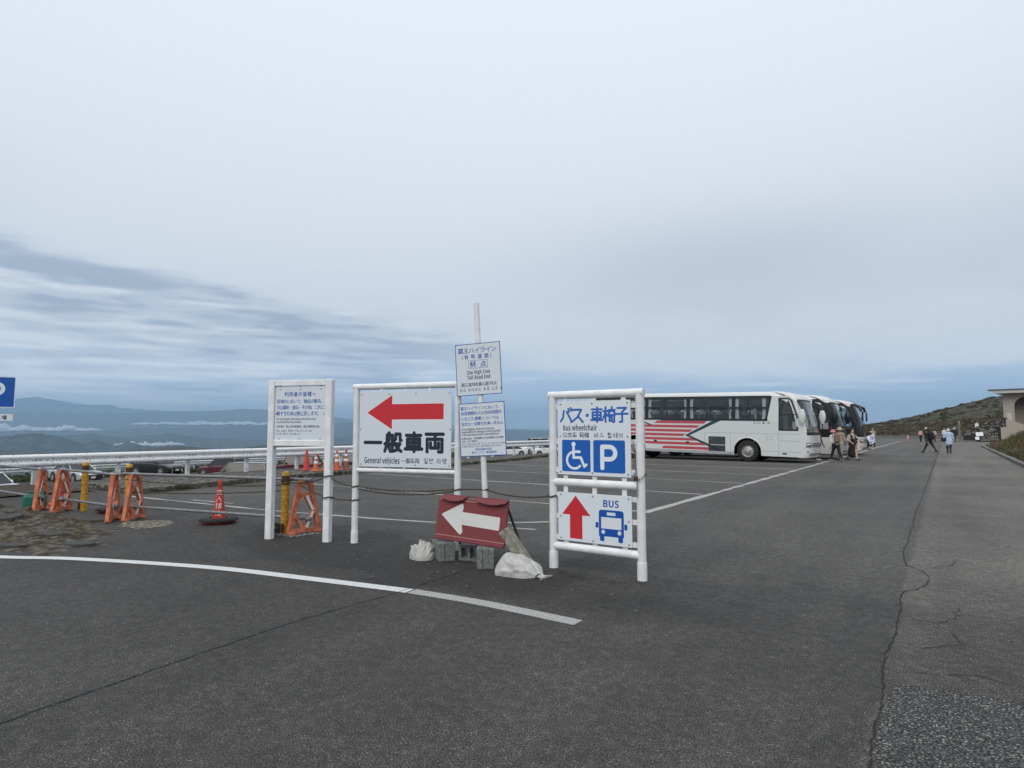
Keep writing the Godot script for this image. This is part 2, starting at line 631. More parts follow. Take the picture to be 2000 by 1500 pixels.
func build_far_land() -> void:
	mountain_range("mountain_range", "pale farthest blue mountain range above the haze at the left", 60000.0, -900.0, [Vector2(100, 1500), Vector2(80.1, 1695), Vector2(74.1, 2290), Vector2(72.9, 2485), Vector2(71.7, 2285), Vector2(70.4, 2035), Vector2(69.3, 1900), Vector2(68.6, 2040), Vector2(67.4, 1730), Vector2(65.3, 1595), Vector2(61.6, 1430), Vector2(57.7, 1195), Vector2(49.1, 970), Vector2(35.1, 0), Vector2(12.5, -320)], 90.0)
	mountain_range("mountain_range", "second faint blue range under the farthest peaks", 42000.0, -900.0, [Vector2(80.1, 740), Vector2(74.9, 860), Vector2(68.8, 900), Vector2(63.5, 1045), Vector2(57.7, 1260), Vector2(53.5, 995), Vector2(46.4, 345), Vector2(35.1, -275), Vector2(12.5, -385)], 70.0)
	mountain_range("mountain_range", "middle blue ridge behind the two sign boards", 26000.0, -1000.0, [Vector2(80, -120), Vector2(68.7, -50), Vector2(67.7, 0), Vector2(66.2, 40), Vector2(61.6, 80), Vector2(59.5, 140), Vector2(58.1, 200), Vector2(56.4, 120), Vector2(53.5, 65), Vector2(51.2, 190), Vector2(50.0, 270), Vector2(48.2, 130), Vector2(40.8, -85), Vector2(35.3, -40), Vector2(33.7, -40), Vector2(32.2, -105), Vector2(31.4, -40), Vector2(28.0, -170), Vector2(12.5, -235)], 55.0)
	mountain_range("mountain_range", "darker blue foothills with a small cloud on them", 16000.0, -1000.0, [Vector2(80, -140), Vector2(74.8, -120), Vector2(72.3, -115), Vector2(70.3, -140), Vector2(69.5, -75), Vector2(68.7, -130), Vector2(67.4, -190), Vector2(65.3, -135), Vector2(64.2, -105), Vector2(61.6, -200), Vector2(56.8, -255), Vector2(51.3, -175), Vector2(46.4, -155), Vector2(39.8, -260), Vector2(30.4, -315), Vector2(12.6, -340)], 35.0)
	mountain_range("mountain_range", "nearest dark blue ridge just above the guard rail", 10500.0, -1000.0, [Vector2(80, -70), Vector2(74.8, -90), Vector2(73.1, -55), Vector2(71.9, -75), Vector2(70.6, -155), Vector2(69.8, -205), Vector2(69.0, -165), Vector2(68.0, -230), Vector2(66.8, -185), Vector2(65.6, -255), Vector2(63.8, -350), Vector2(57.6, -415), Vector2(44.5, -360), Vector2(30.4, -395), Vector2(12.6, -415)], 24.0)
	# the valley: falls from the brink of the lower car park to the plain
	var b := Build.new()
	var rows := []
	for r in [70.0, 110.0, 200.0, 500.0, 1200.0, 3000.0, 6000.0, 9000.0, 14000.0, 24000.0, 40000.0, 64000.0]:
		var row := PackedVector3Array()
		for i in 97:
			var a := TAU * i / 96.0
			var fall := -3.2 - 1050.0 * smoothstep(70.0, 6500.0, r)
			row.append(Vector3(sin(a) * r - 8.0, fall + noise_a.get_noise_2d(a * 6.0, r * 0.0003) * minf(r * 0.02, 60.0), cos(a) * r - 20.0))
		rows.append(row)
	b.sheet(rows)
	setting("valley", b.done(), M.forest)
	# cloud lying in the valleys
	cloud_bank("pale cloud sheet filling the valley at the left, under the second range", 74.0, 27500.0, -60.0, 2600.0, 230.0, 1)
	cloud_bank("long pale cloud sheet behind the middle ridge", 61.0, 34000.0, 215.0, 3600.0, 170.0, 2)
	cloud_bank("small white cloud resting on the blue foothills", 66.2, 13000.0, -300.0, 420.0, 75.0, 3)
	cloud_bank("smallest wisp of white cloud right of the other on the foothills", 64.4, 13400.0, -300.0, 330.0, 60.0, 4)


func cloud_bank(label: String, az: float, dist: float, y: float, length: float, thick: float, seed_: int) -> void:
	var a := deg_to_rad(az)
	var o := thing("cloud", label, "cloud", Vector3(-sin(a) * dist, y, -cos(a) * dist), a)
	o.set_meta("kind", "structure")
	var b := Build.new()
	var rings := []
	for i in 61:
		var t := i / 60.0 * 2.0 - 1.0
		var prof := sqrt(maxf(0.0, 1.0 - t * t))
		var puff := 0.55 + 0.9 * maxf(0.0, noise_a.get_noise_2d(t * 5.0, seed_ * 7.3) + 0.25)
		var ring := PackedVector3Array()
		for k in 20:
			var q := TAU * k / 20.0
			var lump := 1.0 + 0.35 * noise_a.get_noise_3d(t * 12.0, cos(q) * 1.3, sin(q) * 1.3 + seed_)
			var up := sin(q) * thick * prof * puff * lump
			if up < 0.0:
				up *= 0.35
			ring.append(Vector3(t * length, up, cos(q) * length * 0.18 * prof * lump))
		rings.append(ring)
	b.skin(rings)
	part(o, "billow", b.done(), M.cloud)


# ------------------------------------------------------------------ paved ground

func tone_at(x: float, z: float) -> float:
	var t := 1.0 + 0.3 * noise_a.get_noise_2d(x * 0.16, z * 0.16) + 0.16 * noise_a.get_noise_2d(x * 0.9 + 30.0, z * 0.9) + 0.2 * noise_a.get_noise_2d(x * 3.5, z * 6.0 + 11.0)
	# long worn wheel lanes on the road and streaks in the lot
	t += 0.2 * noise_b.get_noise_2d(x * 0.9 + 7.0, z * 0.05) * smoothstep(-5.5, -3.5, x)
	t += 0.12 * noise_b.get_noise_2d(x * 0.12 + 3.0, z * 1.3) * (1.0 - smoothstep(-6.5, -5.0, x)) * (1.0 - smoothstep(-8.0, -6.0, z))
	# old grey lane right of the joint, weathered lot surface beyond the signs
	var wob := 0.05 * noise_b.get_noise_2d(z * 1.5, 3.0)
	t *= lerpf(1.0, 1.42, smoothstep(-0.43, -0.37, x + wob))
	t *= lerpf(1.0, 1.32, (1.0 - smoothstep(-7.4, -6.6, z + 0.5 * noise_a.get_noise_2d(x * 0.8, z * 0.8))))
	t *= lerpf(1.0, 1.2, 1.0 - smoothstep(-30.0, -12.0, z))
	# newer black patch laid round the sign posts
	var e := Vector2((x + 6.1) / 3.0, (z + 5.55) / 1.05).length() + 0.55 * noise_a.get_noise_2d(x * 0.9 + 8.0, z * 0.9)
	t *= lerpf(0.6, 1.0, smoothstep(0.75, 1.25, e))
	e = Vector2((x + 2.9) / 1.3, (z + 5.3) / 0.5).length() + 0.5 * noise_a.get_noise_2d(x * 1.3 + 2.0, z * 1.3)
	t *= lerpf(0.78, 1.0, smoothstep(0.6, 1.3, e))
	e = Vector2((x + 2.2) / 1.1, (z + 6.7) / 0.3).length() + 0.7 * noise_a.get_noise_2d(x * 1.7 + 5.0, z * 1.7)
	t *= lerpf(1.25, 1.0, smoothstep(0.5, 1.2, e))
	return t


func ground_sheet(called: String, x0: float, x1: float, z0: float, z1: float, px: int, py: int) -> void:
	var im := Image.create(px, py, false, Image.FORMAT_RGB8)
	for j in py:
		for i in px:
			var g := clampf(tone_at(lerpf(x0, x1, (i + 0.5) / px), lerpf(z0, z1, (j + 0.5) / py)) * 0.36, 0.0, 1.0)
			g = pow(g, 1.0 / 2.2)
			var warm := smoothstep(-0.43, -0.37, lerpf(x0, x1, (i + 0.5) / px))
			im.set_pixel(i, j, Color(g, g * lerpf(0.975, 0.968, warm), g * lerpf(0.95, 0.932, warm)))
	var m := asphalt(M.grain[0], M.grain[1], ImageTexture.create_from_image(im), 0.82)
	var b := Build.new()
	var rows := []
	var u := []
	var u2 := []
	var nx := 40
	var nz := 40
	for j in nz + 1:
		var row := PackedVector3Array()
		var ru := PackedVector2Array()
		var ru2 := PackedVector2Array()
		for i in nx + 1:
			var x := lerpf(x0, x1, float(i) / nx)
			var z := lerpf(z1, z0, float(j) / nz)
			row.append(Vector3(x, 0, z))
			ru.append(Vector2(x, z) / 1.2)
			ru2.append(Vector2((x - x0) / (x1 - x0), (z - z0) / (z1 - z0)))
		rows.append(row)
		u.append(ru)
		u2.append(ru2)
	b.sheet(rows, u, u2)
	setting(called, b.done(), m)


func build_ground() -> void:
	ground_sheet("road_near", -17.0, 2.6, -14.0, 5.6, 1024, 1024)
	ground_sheet("road_far", -17.0, 2.6, -60.0, -14.0, 400, 700)
	ground_sheet("lot_side", -21.9, -17.0, -60.0, 5.6, 160, 600)
	ground_sheet("lot_beyond", -30.0, 16.0, -205.0, -60.0, 256, 256)
	# right verge of the road, under the bank
	var b := Build.new()
	b.quad(Vector3(2.6, 0.0, 5.6), Vector3(40, 0.0, 5.6), Vector3(40, 0.0, -60), Vector3(2.6, 0.0, -60))
	b.quad(Vector3(16, 0.0, -60), Vector3(90, 0.0, -60), Vector3(90, 0.0, -205), Vector3(16, 0.0, -205))
	b.quad(Vector3(-60, -0.05, 60), Vector3(60, -0.05, 60), Vector3(60, -0.05, 5.5), Vector3(-60, -0.05, 5.5))
	setting("verge", b.done(), M.moor)
	b = Build.new()
	b.quad(Vector3(-26, 0.006, -128), Vector3(12, 0.006, -122), Vector3(12, 0.006, -204), Vector3(-30, 0.006, -204))
	setting("gravel_apron", b.done(), M.gravel)
	# coarse patch at the right of the foreground
	b = Build.new()
	var poly := PackedVector2Array()
	for i in 26:
		var x := lerpf(-0.36, 2.55, i / 25.0)
		poly.append(Vector2(x, 4.72 + x * 0.22 + 0.05 * noise_a.get_noise_1d(x * 3.0)))
	for i in 30:
		var z := lerpf(5.2, -5.0, i / 29.0)
		poly.append(Vector2(2.55, z))
	for i in 41:
		var z := lerpf(-5.0, 4.6, i / 40.0)
		poly.append(Vector2(-0.36 + 0.03 * noise_a.get_noise_1d(z * 4.0), z))
	var tr := Geometry2D.triangulate_polygon(poly)
	for k in range(0, tr.size(), 3):
		var pa := poly[tr[k]]
		var pb := poly[tr[k + 1]]
		var pc := poly[tr[k + 2]]
		for p in ([pa, pb, pc] if (pb - pa).cross(pc - pa) > 0 else [pa, pc, pb]):
			b.vert(Vector3(p.x, 0.004, -p.y), Vector3.UP, p / 1.5)
		var n := b.v.size()
		b.idx.append_array(PackedInt32Array([n - 3, n - 1, n - 2]))
	var cm := plain(0.34, 0.332, 0.32, 0.85, 0.0, 0.4)
	cm.albedo_texture = M.coarse[0]
	cm.heightmap_enabled = true
	cm.heightmap_texture = M.coarse[1]
	cm.heightmap_scale = 0.9
	setting("coarse_asphalt_patch", b.done(), cm)
	build_mound()


func mound_height(x: float, z: float) -> float:
	var e := Vector2((x + 13.6) / 4.6, (z + 3.55) / 1.25).length() + 0.25 * noise_a.get_noise_2d(x * 0.7 + 5.0, z * 0.9)
	var f := 1.0 - smoothstep(0.2, 1.0, e)
	return f * 0.13 + f * 0.09 * noise_a.get_noise_2d(x * 0.9, z * 2.2)


func build_mound() -> void:
	# broken asphalt and soil heaped at the left end of the barrier
	var b := Build.new()
	var rows := []
	for j in 61:
		var row := PackedVector3Array()
		for i in 91:
			var x := lerpf(-19.5, -8.6, i / 90.0)
			var z := lerpf(-0.4, -5.9, j / 60.0)
			row.append(Vector3(x, mound_height(x, z) + 0.03 * noise_a.get_noise_2d(x * 4.0, z * 6.0) * smoothstep(0.0, 0.06, mound_height(x, z)) - 0.004, z))
		rows.append(row)
	b.sheet(rows)
	var m := tinted(M.mottle_strong, 0.14, 0.12, 0.095, 0.97, 0.45, M.bumps, 3.0)
	setting("dirt_mound", b.done(), m)
	# slabs of cracked asphalt on it
	var slabs := thing("broken_asphalt", "cracked asphalt slabs heaved up on the dirt mound by the barrier", "rubble", Vector3(-12.6, 0.0, -4.3))
	var sm := asphalt_plain(0.13)
	for s in 34:
		var c := Vector2(rng.randf_range(-3.6, 3.4), rng.randf_range(-1.2, 1.35))
		var poly := PackedVector2Array()
		var k := rng.randi_range(5, 7)
		var turn := rng.randf() * TAU
		var big := rng.randf_range(0.14, 0.36)
		for q in k:
			var an := turn + TAU * q / k
			poly.append(Vector2(cos(an) * 1.7, sin(an) * 0.8) * big * rng.randf_range(0.7, 1.15))
		var p3 := Vector3(-12.6 + c.x, 0, -4.3 + c.y)
		var h := mound_height(p3.x, p3.z)
		if h < 0.012:
			continue
		var bb := Build.new()
		bb.prism(poly, -0.03, 0.018)
		part(slabs, "slab", bb.done(), sm, Transform3D(Basis.from_euler(Vector3(-PI / 2 + rng.randf_range(-0.1, 0.1), rng.randf_range(-0.4, 0.4), rng.randf_range(-0.07, 0.07))), Vector3(c.x, h + 0.004, c.y)))
	# dry grass over it
	var spots := []
	for s in 2600:
		var x := rng.randf_range(-18.5, -10.0)
		var z := rng.randf_range(-5.4, -2.0)
		if mound_height(x, z) < 0.02 or noise_a.get_noise_2d(x * 0.55 + 3.0, z * 1.4) < -0.05:
			continue
		spots.append(Vector3(x, mound_height(x, z) - 0.02, z))
	scatter("dry_grass", "dry straw coloured grass on the broken mound by the barrier", tuft_mesh(9, 0.09, 0.07, Color(0.1, 0.072, 0.045), Color(0.25, 0.18, 0.1)), spots, 0.4, 0.95)


func asphalt_plain(level: float) -> StandardMaterial3D:
	return tinted(M.grain[0], level * 2.0, level * 1.97, level * 1.92, 0.92, 0.66, M.grain[1], 0.5)


# ------------------------------------------------------------------ grass and shrubs

func tuft_mesh(blades: int, height: float, spread: float, dark: Color, light: Color) -> ArrayMesh:
	var b := Build.new()
	for i in blades:
		var a := rng.randf() * TAU
		var r := rng.randf() * spread * 0.5
		var base := Vector3(cos(a) * r, 0, sin(a) * r)
		var hh := height * rng.randf_range(0.5, 1.2)
		var lean := Vector3(cos(a), 0, sin(a)).rotated(Vector3.UP, rng.randf_range(-1.0, 1.0)) * spread * rng.randf_range(0.2, 1.0)
		var side := Vector3(-sin(a), 0, cos(a)) * height * 0.05
		b.tint = dark.lerp(light, rng.randf())
		b.quad(base - side, base + side, base + lean * 0.4 + Vector3.UP * hh * 0.6 + side * 0.7, base + lean * 0.4 + Vector3.UP * hh * 0.6 - side * 0.7)
		b.tri(base + lean * 0.4 + Vector3.UP * hh * 0.6 - side * 0.7, base + lean * 0.4 + Vector3.UP * hh * 0.6 + side * 0.7, base + lean + Vector3.UP * hh)
	return b.done()


func shrub_mesh(leaves: int, size: Vector3, leaf: float, dark: Color, light: Color) -> ArrayMesh:
	var b := Build.new()
	for i in leaves:
		var d := Vector3(rng.randfn(), rng.randfn(), rng.randfn()).normalized() * pow(rng.randf(), 0.45)
		d.y = absf(d.y)
		var lump := 0.8 + 0.4 * noise_b.get_noise_3d(d.x * 2.0, d.y * 2.0, d.z * 2.0 + leaves)
		var p := d * size * 0.5 * lump * Vector3(1, 2, 1)
		var nrm := (d + Vector3(rng.randfn(), rng.randfn() + 0.6, rng.randfn()) * 0.7).normalized()
		var t := nrm.cross(Vector3.UP if absf(nrm.y) < 0.9 else Vector3.RIGHT).normalized() * leaf * rng.randf_range(0.6, 1.2)
		var s := nrm.cross(t).normalized() * leaf * rng.randf_range(0.4, 0.8)
		b.tint = dark.lerp(light, rng.randf())
		b.quad(p - t, p - s, p + t, p + s)
	return b.done()


func scatter(called: String, label: String, mesh: Mesh, spots: Array, lo: float, hi: float, m: Material = null) -> void:
	var mm := MultiMesh.new()
	mm.transform_format = MultiMesh.TRANSFORM_3D
	mm.mesh = mesh
	mm.instance_count = spots.size()
	for i in spots.size():
		var s := rng.randf_range(lo, hi)
		mm.set_instance_transform(i, Transform3D(Basis(Vector3.UP, rng.randf() * TAU).scaled(Vector3(s, s * rng.randf_range(0.8, 1.2), s)), spots[i]))
	var o := MultiMeshInstance3D.new()
	o.name = numbered(called)
	o.multimesh = mm
	o.material_override = m if m else M.leaf
	add_child(o)
	tag(o, label, called.split("_")[-1], "", "stuff")


# ------------------------------------------------------------------ painted lines, joints and cracks

func ribbon(pts: Array, width: float, y: float, jitter := 0.0, step := 0.0) -> ArrayMesh:
	var fine := []
	if step > 0.0:
		for i in pts.size() - 1:
			var n := maxi(1, int(pts[i].distance_to(pts[i + 1]) / step))
			for k in n:
				fine.append(pts[i].lerp(pts[i + 1], float(k) / n))
		fine.append(pts[-1])
	else:
		fine = pts.duplicate()
	var b := Build.new()
	var last := PackedVector3Array()
	var run := 0.0
	for i in fine.size():
		var d: Vector2 = (fine[mini(i + 1, fine.size() - 1)] - fine[maxi(i - 1, 0)]).normalized()
		var nn := Vector2(-d.y, d.x)
		var p: Vector2 = fine[i]
		if jitter > 0.0:
			p += nn * jitter * (noise_a.get_noise_2d(run * 1.2, width * 100.0) + 0.5 * rng.randfn() * 0.35)
		var w := width * 0.5
		if jitter > 0.0:
			w *= rng.randf_range(0.45, 1.4)
		var cur := PackedVector3Array([Vector3(p.x + nn.x * w, y, p.y + nn.y * w), Vector3(p.x - nn.x * w, y, p.y - nn.y * w)])
		if last:
			b.quad(last[1], last[0], cur[0], cur[1])
		last = cur
		if i < fine.size() - 1:
			run += fine[i].distance_to(fine[i + 1])
	# lie face up
	for i in b.n.size():
		b.n[i] = Vector3.UP
	return b.done()


func smooth_path(pts: Array, per := 8) -> Array:
	var c := Curve2D.new()
	for i in pts.size():
		var t: Vector2 = (pts[mini(i + 1, pts.size() - 1)] - pts[maxi(i - 1, 0)]) / 6.0
		c.add_point(pts[i], -t, t)
	c.bake_interval = 0.08 * 8.0 / per
	return Array(c.get_baked_points())


func build_markings() -> void:
	var o := setting("edge_marking", ribbon([Vector2(-4.78, -11.2), Vector2(-4.88, -62.0)], 0.16, 0.004, 0.012, 0.5), M.line_worn)
	o.set_meta("label", "white line along the open ends of the coach bays")
	setting("edge_marking", ribbon([Vector2(-4.9, -62.0), Vector2(-4.9, -98.0)], 0.16, 0.004), M.line_worn_more)
	var curve := smooth_path([Vector2(-13.5, -1.2), Vector2(-11.4, -1.95), Vector2(-9.76, -2.72), Vector2(-8.83, -3.23), Vector2(-7.1, -3.9), Vector2(-5.67, -4.24), Vector2(-4.4, -4.5)])
	setting("curved_marking", ribbon(curve, 0.15, 0.004), M.line_new)
	setting("curved_marking", ribbon(smooth_path([Vector2(-4.38, -4.505), Vector2(-3.6, -4.58), Vector2(-2.55, -4.58)]), 0.155, 0.004), M.line_worn_more)
	# bay lines every 3.8 m
	setting("bay_marking", ribbon([Vector2(-16.2, -6.85), Vector2(-13.99, -7.04), Vector2(-11.0, -7.27), Vector2(-8.56, -7.69), Vector2(-7.03, -8.03), Vector2(-5.4, -8.35)], 0.1, 0.004, 0.01, 0.4), M.line_worn)
	for k in 15:
		var z := -11.35 - 3.8 * k
		var x1 := -17.0 if k < 3 else (-17.6 if k < 5 else -20.5)
		setting("bay_marking", ribbon([Vector2(-4.95, z + 0.02), Vector2(x1, z - 0.15)], 0.1, 0.004, 0.01, 0.6), M.line_worn if k > 0 else M.line_worn_more)
	setting("bay_marking", ribbon([Vector2(-4.95, -9.85), Vector2(-6.3, -8.55)], 0.1, 0.004, 0.02, 0.3), M.line_worn_more)
	setting("bay_marking", ribbon([Vector2(-14.0, -7.35), Vector2(-12.6, -7.5)], 0.09, 0.004, 0.02, 0.3), M.line_worn_more)
	# joints
	setting("asphalt_joint", ribbon([Vector2(-4.2, 3.0), Vector2(-4.27, -1.2), Vector2(-4.42, -2.4), Vector2(-4.5, -3.3), Vector2(-4.46, -4.3), Vector2(-4.5, -5.2), Vector2(-4.58, -6.1)], 0.011, 0.0045, 0.014, 0.05), M.crack)
	setting("asphalt_joint", ribbon([Vector2(-0.36, 3.0), Vector2(-0.36, -3.4), Vector2(-0.4, -5.0), Vector2(-0.38, -6.1), Vector2(-0.4, -6.9), Vector2(-0.42, -7.3), Vector2(-0.3, -7.5), Vector2(-0.22, -7.7), Vector2(-0.2, -8.1), Vector2(-0.27, -8.4), Vector2(-0.44, -8.7), Vector2(-0.5, -9.3), Vector2(-0.5, -12.0), Vector2(-0.52, -14.3), Vector2(-0.5, -22.0)], 0.012, 0.0045, 0.03, 0.05), M.crack)
	setting("asphalt_joint", ribbon([Vector2(-0.5, -22.0), Vector2(-0.44, -56.0), Vector2(-0.5, -80.0)], 0.03, 0.0045, 0.05, 0.4), M.crack)
	setting("crack", ribbon([Vector2(-0.3, -6.3), Vector2(-0.12, -6.25), Vector2(0.0, -6.5), Vector2(0.02, -6.9)], 0.009, 0.0045, 0.06, 0.04), M.crack)
	setting("crack", ribbon([Vector2(-0.2, -8.7), Vector2(0.0, -9.0), Vector2(0.05, -9.4)], 0.009, 0.0045, 0.06, 0.04), M.crack)
	setting("crack", ribbon([Vector2(-0.35, -4.85), Vector2(0.1, -5.1), Vector2(0.6, -5.0), Vector2(1.2, -5.15)], 0.007, 0.0045, 0.05, 0.05), M.crack)
	setting("crack", ribbon([Vector2(-0.2, -5.5), Vector2(0.05, -5.75), Vector2(-0.02, -6.05)], 0.007, 0.0045, 0.05, 0.04), M.crack)
	for k in 7:
		var p := Vector2(rng.randf_range(-12.6, -9.6), rng.randf_range(-5.3, -3.6))
		var pts := [p]
		var an := rng.randf() * TAU
		for q in 5:
			an += rng.randf_range(-0.8, 0.8)
			p += Vector2(cos(an), sin(an)) * 0.22
			pts.append(p)
		setting("crack", ribbon(pts, 0.012, 0.0045, 0.05, 0.04), M.crack)


# ------------------------------------------------------------------ guard rails, kerbs, lower car park

func beam_profile() -> Array:
	# W section seen from the end: (outwards, up)
	return [Vector2(0.0, 0.35), Vector2(0.045, 0.335), Vector2(0.075, 0.3), Vector2(0.075, 0.255), Vector2(0.02, 0.2), Vector2(0.0, 0.175), Vector2(0.02, 0.15), Vector2(0.075, 0.095), Vector2(0.075, 0.05), Vector2(0.045, 0.015), Vector2(0.0, 0.0)]


func guard_rail(label: String, x: float, y: float, z0: float, z1: float, gap: float, m: Material, detail: bool) -> void:
	var t := thing("guard_rail", label, "guard rail", Vector3(x, y, z0))
	var n := int((z0 - z1) / gap)
	var prof := beam_profile()
	var post := box_mesh(Vector3(0.115, 0.9, 0.125), 0.012, Vector3(0, 0.42, 0))
	var pb := Build.new()
	var sec := 2 * gap
	for k in prof.size() - 1:
		var a: Vector2 = prof[k]
		var c: Vector2 = prof[k + 1]
		pb.quad(Vector3(a.x, a.y, 0), Vector3(c.x, c.y, 0), Vector3(c.x, c.y, -sec - 0.12), Vector3(a.x, a.y, -sec - 0.12))
		pb.quad(Vector3(a.x - 0.006, a.y, -sec - 0.12), Vector3(c.x - 0.006, c.y, -sec - 0.12), Vector3(c.x - 0.006, c.y, 0), Vector3(a.x - 0.006, a.y, 0))
	var beam := pb.done()
	var bolt := Build.new()
	bolt.lathe([[0.0, 0.0], [0.016, 0.0], [0.014, 0.012], [0.0, 0.014]], 8, Transform3D(Basis(Vector3(0, 0, 1), -PI / 2), Vector3.ZERO), false)
	var bm := bolt.done()
	for k in n + 1:
		part(t, "post", post, M.rail_far, Transform3D(Basis(), Vector3(-0.07, 0, -k * gap)))
		if k % 2 == 0 and k < n - 1:
			part(t, "beam", beam, m, Transform3D(Basis(Vector3.UP, 0.0006), Vector3(0.006 * ((k / 2) % 2), 0.52, -k * gap + 0.06)))
		if detail and k < 9:
			for s in [-0.11, 0.0]:
				part(t, "bolt", bm, M.steel_dark, Transform3D(Basis(), Vector3(0.012, 0.52 + 0.175, -k * gap + s)))


func build_edges() -> void:
	guard_rail("white chipped W-beam guard rail running behind the orange barriers", -21.5, 0.0, -0.1, -62.0, 2.2, M.rail_paint, true)
	guard_rail("white guard rail on the far side of the lower car park", -59.0, -2.3, -4.0, -112.0, 3.0, M.rail_far, false)
	# raised strip with its kerb between the bays and the rail
	var edge := smooth_path([Vector2(-16.25, -7.3), Vector2(-16.6, -8.8), Vector2(-17.1, -11.3), Vector2(-17.36, -14.75), Vector2(-17.5, -21.0), Vector2(-17.9, -26.0), Vector2(-18.9, -33.0), Vector2(-19.2, -62.0)], 3)
	var b := Build.new()
	var k := Build.new()
	for i in edge.size() - 1:
		var p: Vector2 = edge[i]
		var q: Vector2 = edge[i + 1]
		var d := (q - p).normalized()
		var nn := Vector2(d.y, -d.x)
		if nn.x > 0:
			nn = -nn
		var w := 0.16
		var pi_ := p + nn * w
		var qi := q + nn * w
		var jj := 0.012 * noise_a.get_noise_1d(p.y * 2.0)
		k.quad(Vector3(q.x, 0, q.y), Vector3(p.x, 0, p.y), Vector3(p.x - 0.015, 0.13 + jj, p.y), Vector3(q.x - 0.015, 0.13 + jj, q.y))
		k.quad(Vector3(q.x - 0.015, 0.13 + jj, q.y), Vector3(p.x - 0.015, 0.13 + jj, p.y), Vector3(pi_.x, 0.15, pi_.y), Vector3(qi.x, 0.15, qi.y))
		b.quad(Vector3(qi.x, 0.146, qi.y), Vector3(pi_.x, 0.146, pi_.y), Vector3(-19.1 - 0.5 * smoothstep(-24.0, -30.0, pi_.y), 0.146, pi_.y), Vector3(-19.1 - 0.5 * smoothstep(-24.0, -30.0, qi.y), 0.146, qi.y))
		b.quad(Vector3(-19.1 - 0.5 * smoothstep(-24.0, -30.0, qi.y), 0.146, qi.y), Vector3(-19.1 - 0.5 * smoothstep(-24.0, -30.0, pi_.y), 0.146, pi_.y), Vector3(-20.0, 0.006, pi_.y), Vector3(-20.0, 0.006, qi.y))
	k.box(Vector3(-17.75, 0.07, -7.24), Vector3(3.1, 0.15, 0.16), 0.02)
	setting("kerb", k.done(), M.kerb)
	setting("raised_strip", b.done(), M.paving)
	b = Build.new()
	var rows := []
	for j in 30:
		var row := PackedVector3Array()
		for i in 16:
			var x := lerpf(-21.85, -18.0, i / 15.0)
			var z := lerpf(2.0, -6.9, j / 29.0)
			row.append(Vector3(x, 0.012 + 0.045 * smoothstep(-20.5, -19.5, x) * maxf(0.0, sin((x + 21.8) * 2.3 + 0.6 * noise_a.get_noise_1d(z)) ) + 0.02 * noise_a.get_noise_2d(x * 2.0, z), z))
		rows.append(row)
	b.sheet(rows)
	setting("dirt_strip", b.done(), M.soil)
	var spots := []
	for i in 520:
		var p: Vector2 = edge[rng.randi_range(0, edge.size() - 12)]
		if noise_a.get_noise_1d(p.y * 0.5) < -0.08:
			continue
		spots.append(Vector3(p.x + rng.randf_range(-0.02, 0.14), rng.randf_range(0.0, 0.03), p.y + rng.randf_range(-0.1, 0.1)))
	scatter("kerb_moss", "dark green moss and weeds along the foot of the kerb", tuft_mesh(10, 0.12, 0.12, Color(0.02, 0.03, 0.01), Color(0.07, 0.085, 0.03)), spots, 0.6, 1.3)
	# retaining bank and lower level
	b = Build.new()
	rows = []
	for i in 9:
		var row := PackedVector3Array()
		var t := i / 8.0
		for j in 40:
			row.append(Vector3(lerpf(-21.9, -25.5, t), lerpf(0.0, -2.3, smoothstep(0.0, 1.0, t)), lerpf(8.0, -125.0, j / 39.0)))
		rows.append(row)
	b.sheet(rows)
	setting("bank_slope", b.done(), M.moor)
	b = Build.new()
	b.quad(Vector3(-62, -2.3, 8), Vector3(-25.3, -2.3, 8), Vector3(-25.3, -2.3, -125), Vector3(-62, -2.3, -125))
	setting("lower_car_park", b.done(), M.lower)
	spots = []
	for i in 2600:
		spots.append(Vector3(rng.randf_range(-57.5, -55.2), -2.3, rng.randf_range(-70.0, 0.0)))
	scatter("verge_grass", "green grass strip in front of the far guard rail", tuft_mesh(8, 0.3, 0.2, Color(0.03, 0.045, 0.015), Color(0.1, 0.12, 0.04)), spots, 0.6, 1.4)
	spots = []
	for i in 900:
		spots.append(Vector3(rng.randf_range(-62.5, -60.0), -2.5, rng.randf_range(-105.0, 0.0)))
	scatter("brink_shrubs", "low dark shrubs growing beyond the far guard rail", shrub_mesh(50, Vector3(0.8, 0.5, 0.8), 0.08, Color(0.02, 0.035, 0.012), Color(0.08, 0.09, 0.035)), spots, 0.6, 1.5)


# ------------------------------------------------------------------ heath hill, bank, fence

func hill_height(x: float, z: float) -> float:
	var crest := 3.4 + 9.3 * smoothstep(-26.0, 22.0, x) + 0.16 * maxf(0.0, x - 16.0) - 0.12 * maxf(0.0, -22.0 - x)
	var front := -178.0 + 0.35 * x
	var t := clampf((front - z) / 95.0, 0.0, 1.4)
	return crest * (sin(minf(t, 1.0) * PI * 0.5) - 0.5 * maxf(0.0, t - 1.0)) + (0.55 * noise_a.get_noise_2d(x * 0.06, z * 0.06) + 0.25 * noise_a.get_noise_2d(x * 0.25, z * 0.25)) * smoothstep(0.0, 0.2, t) * 1.6


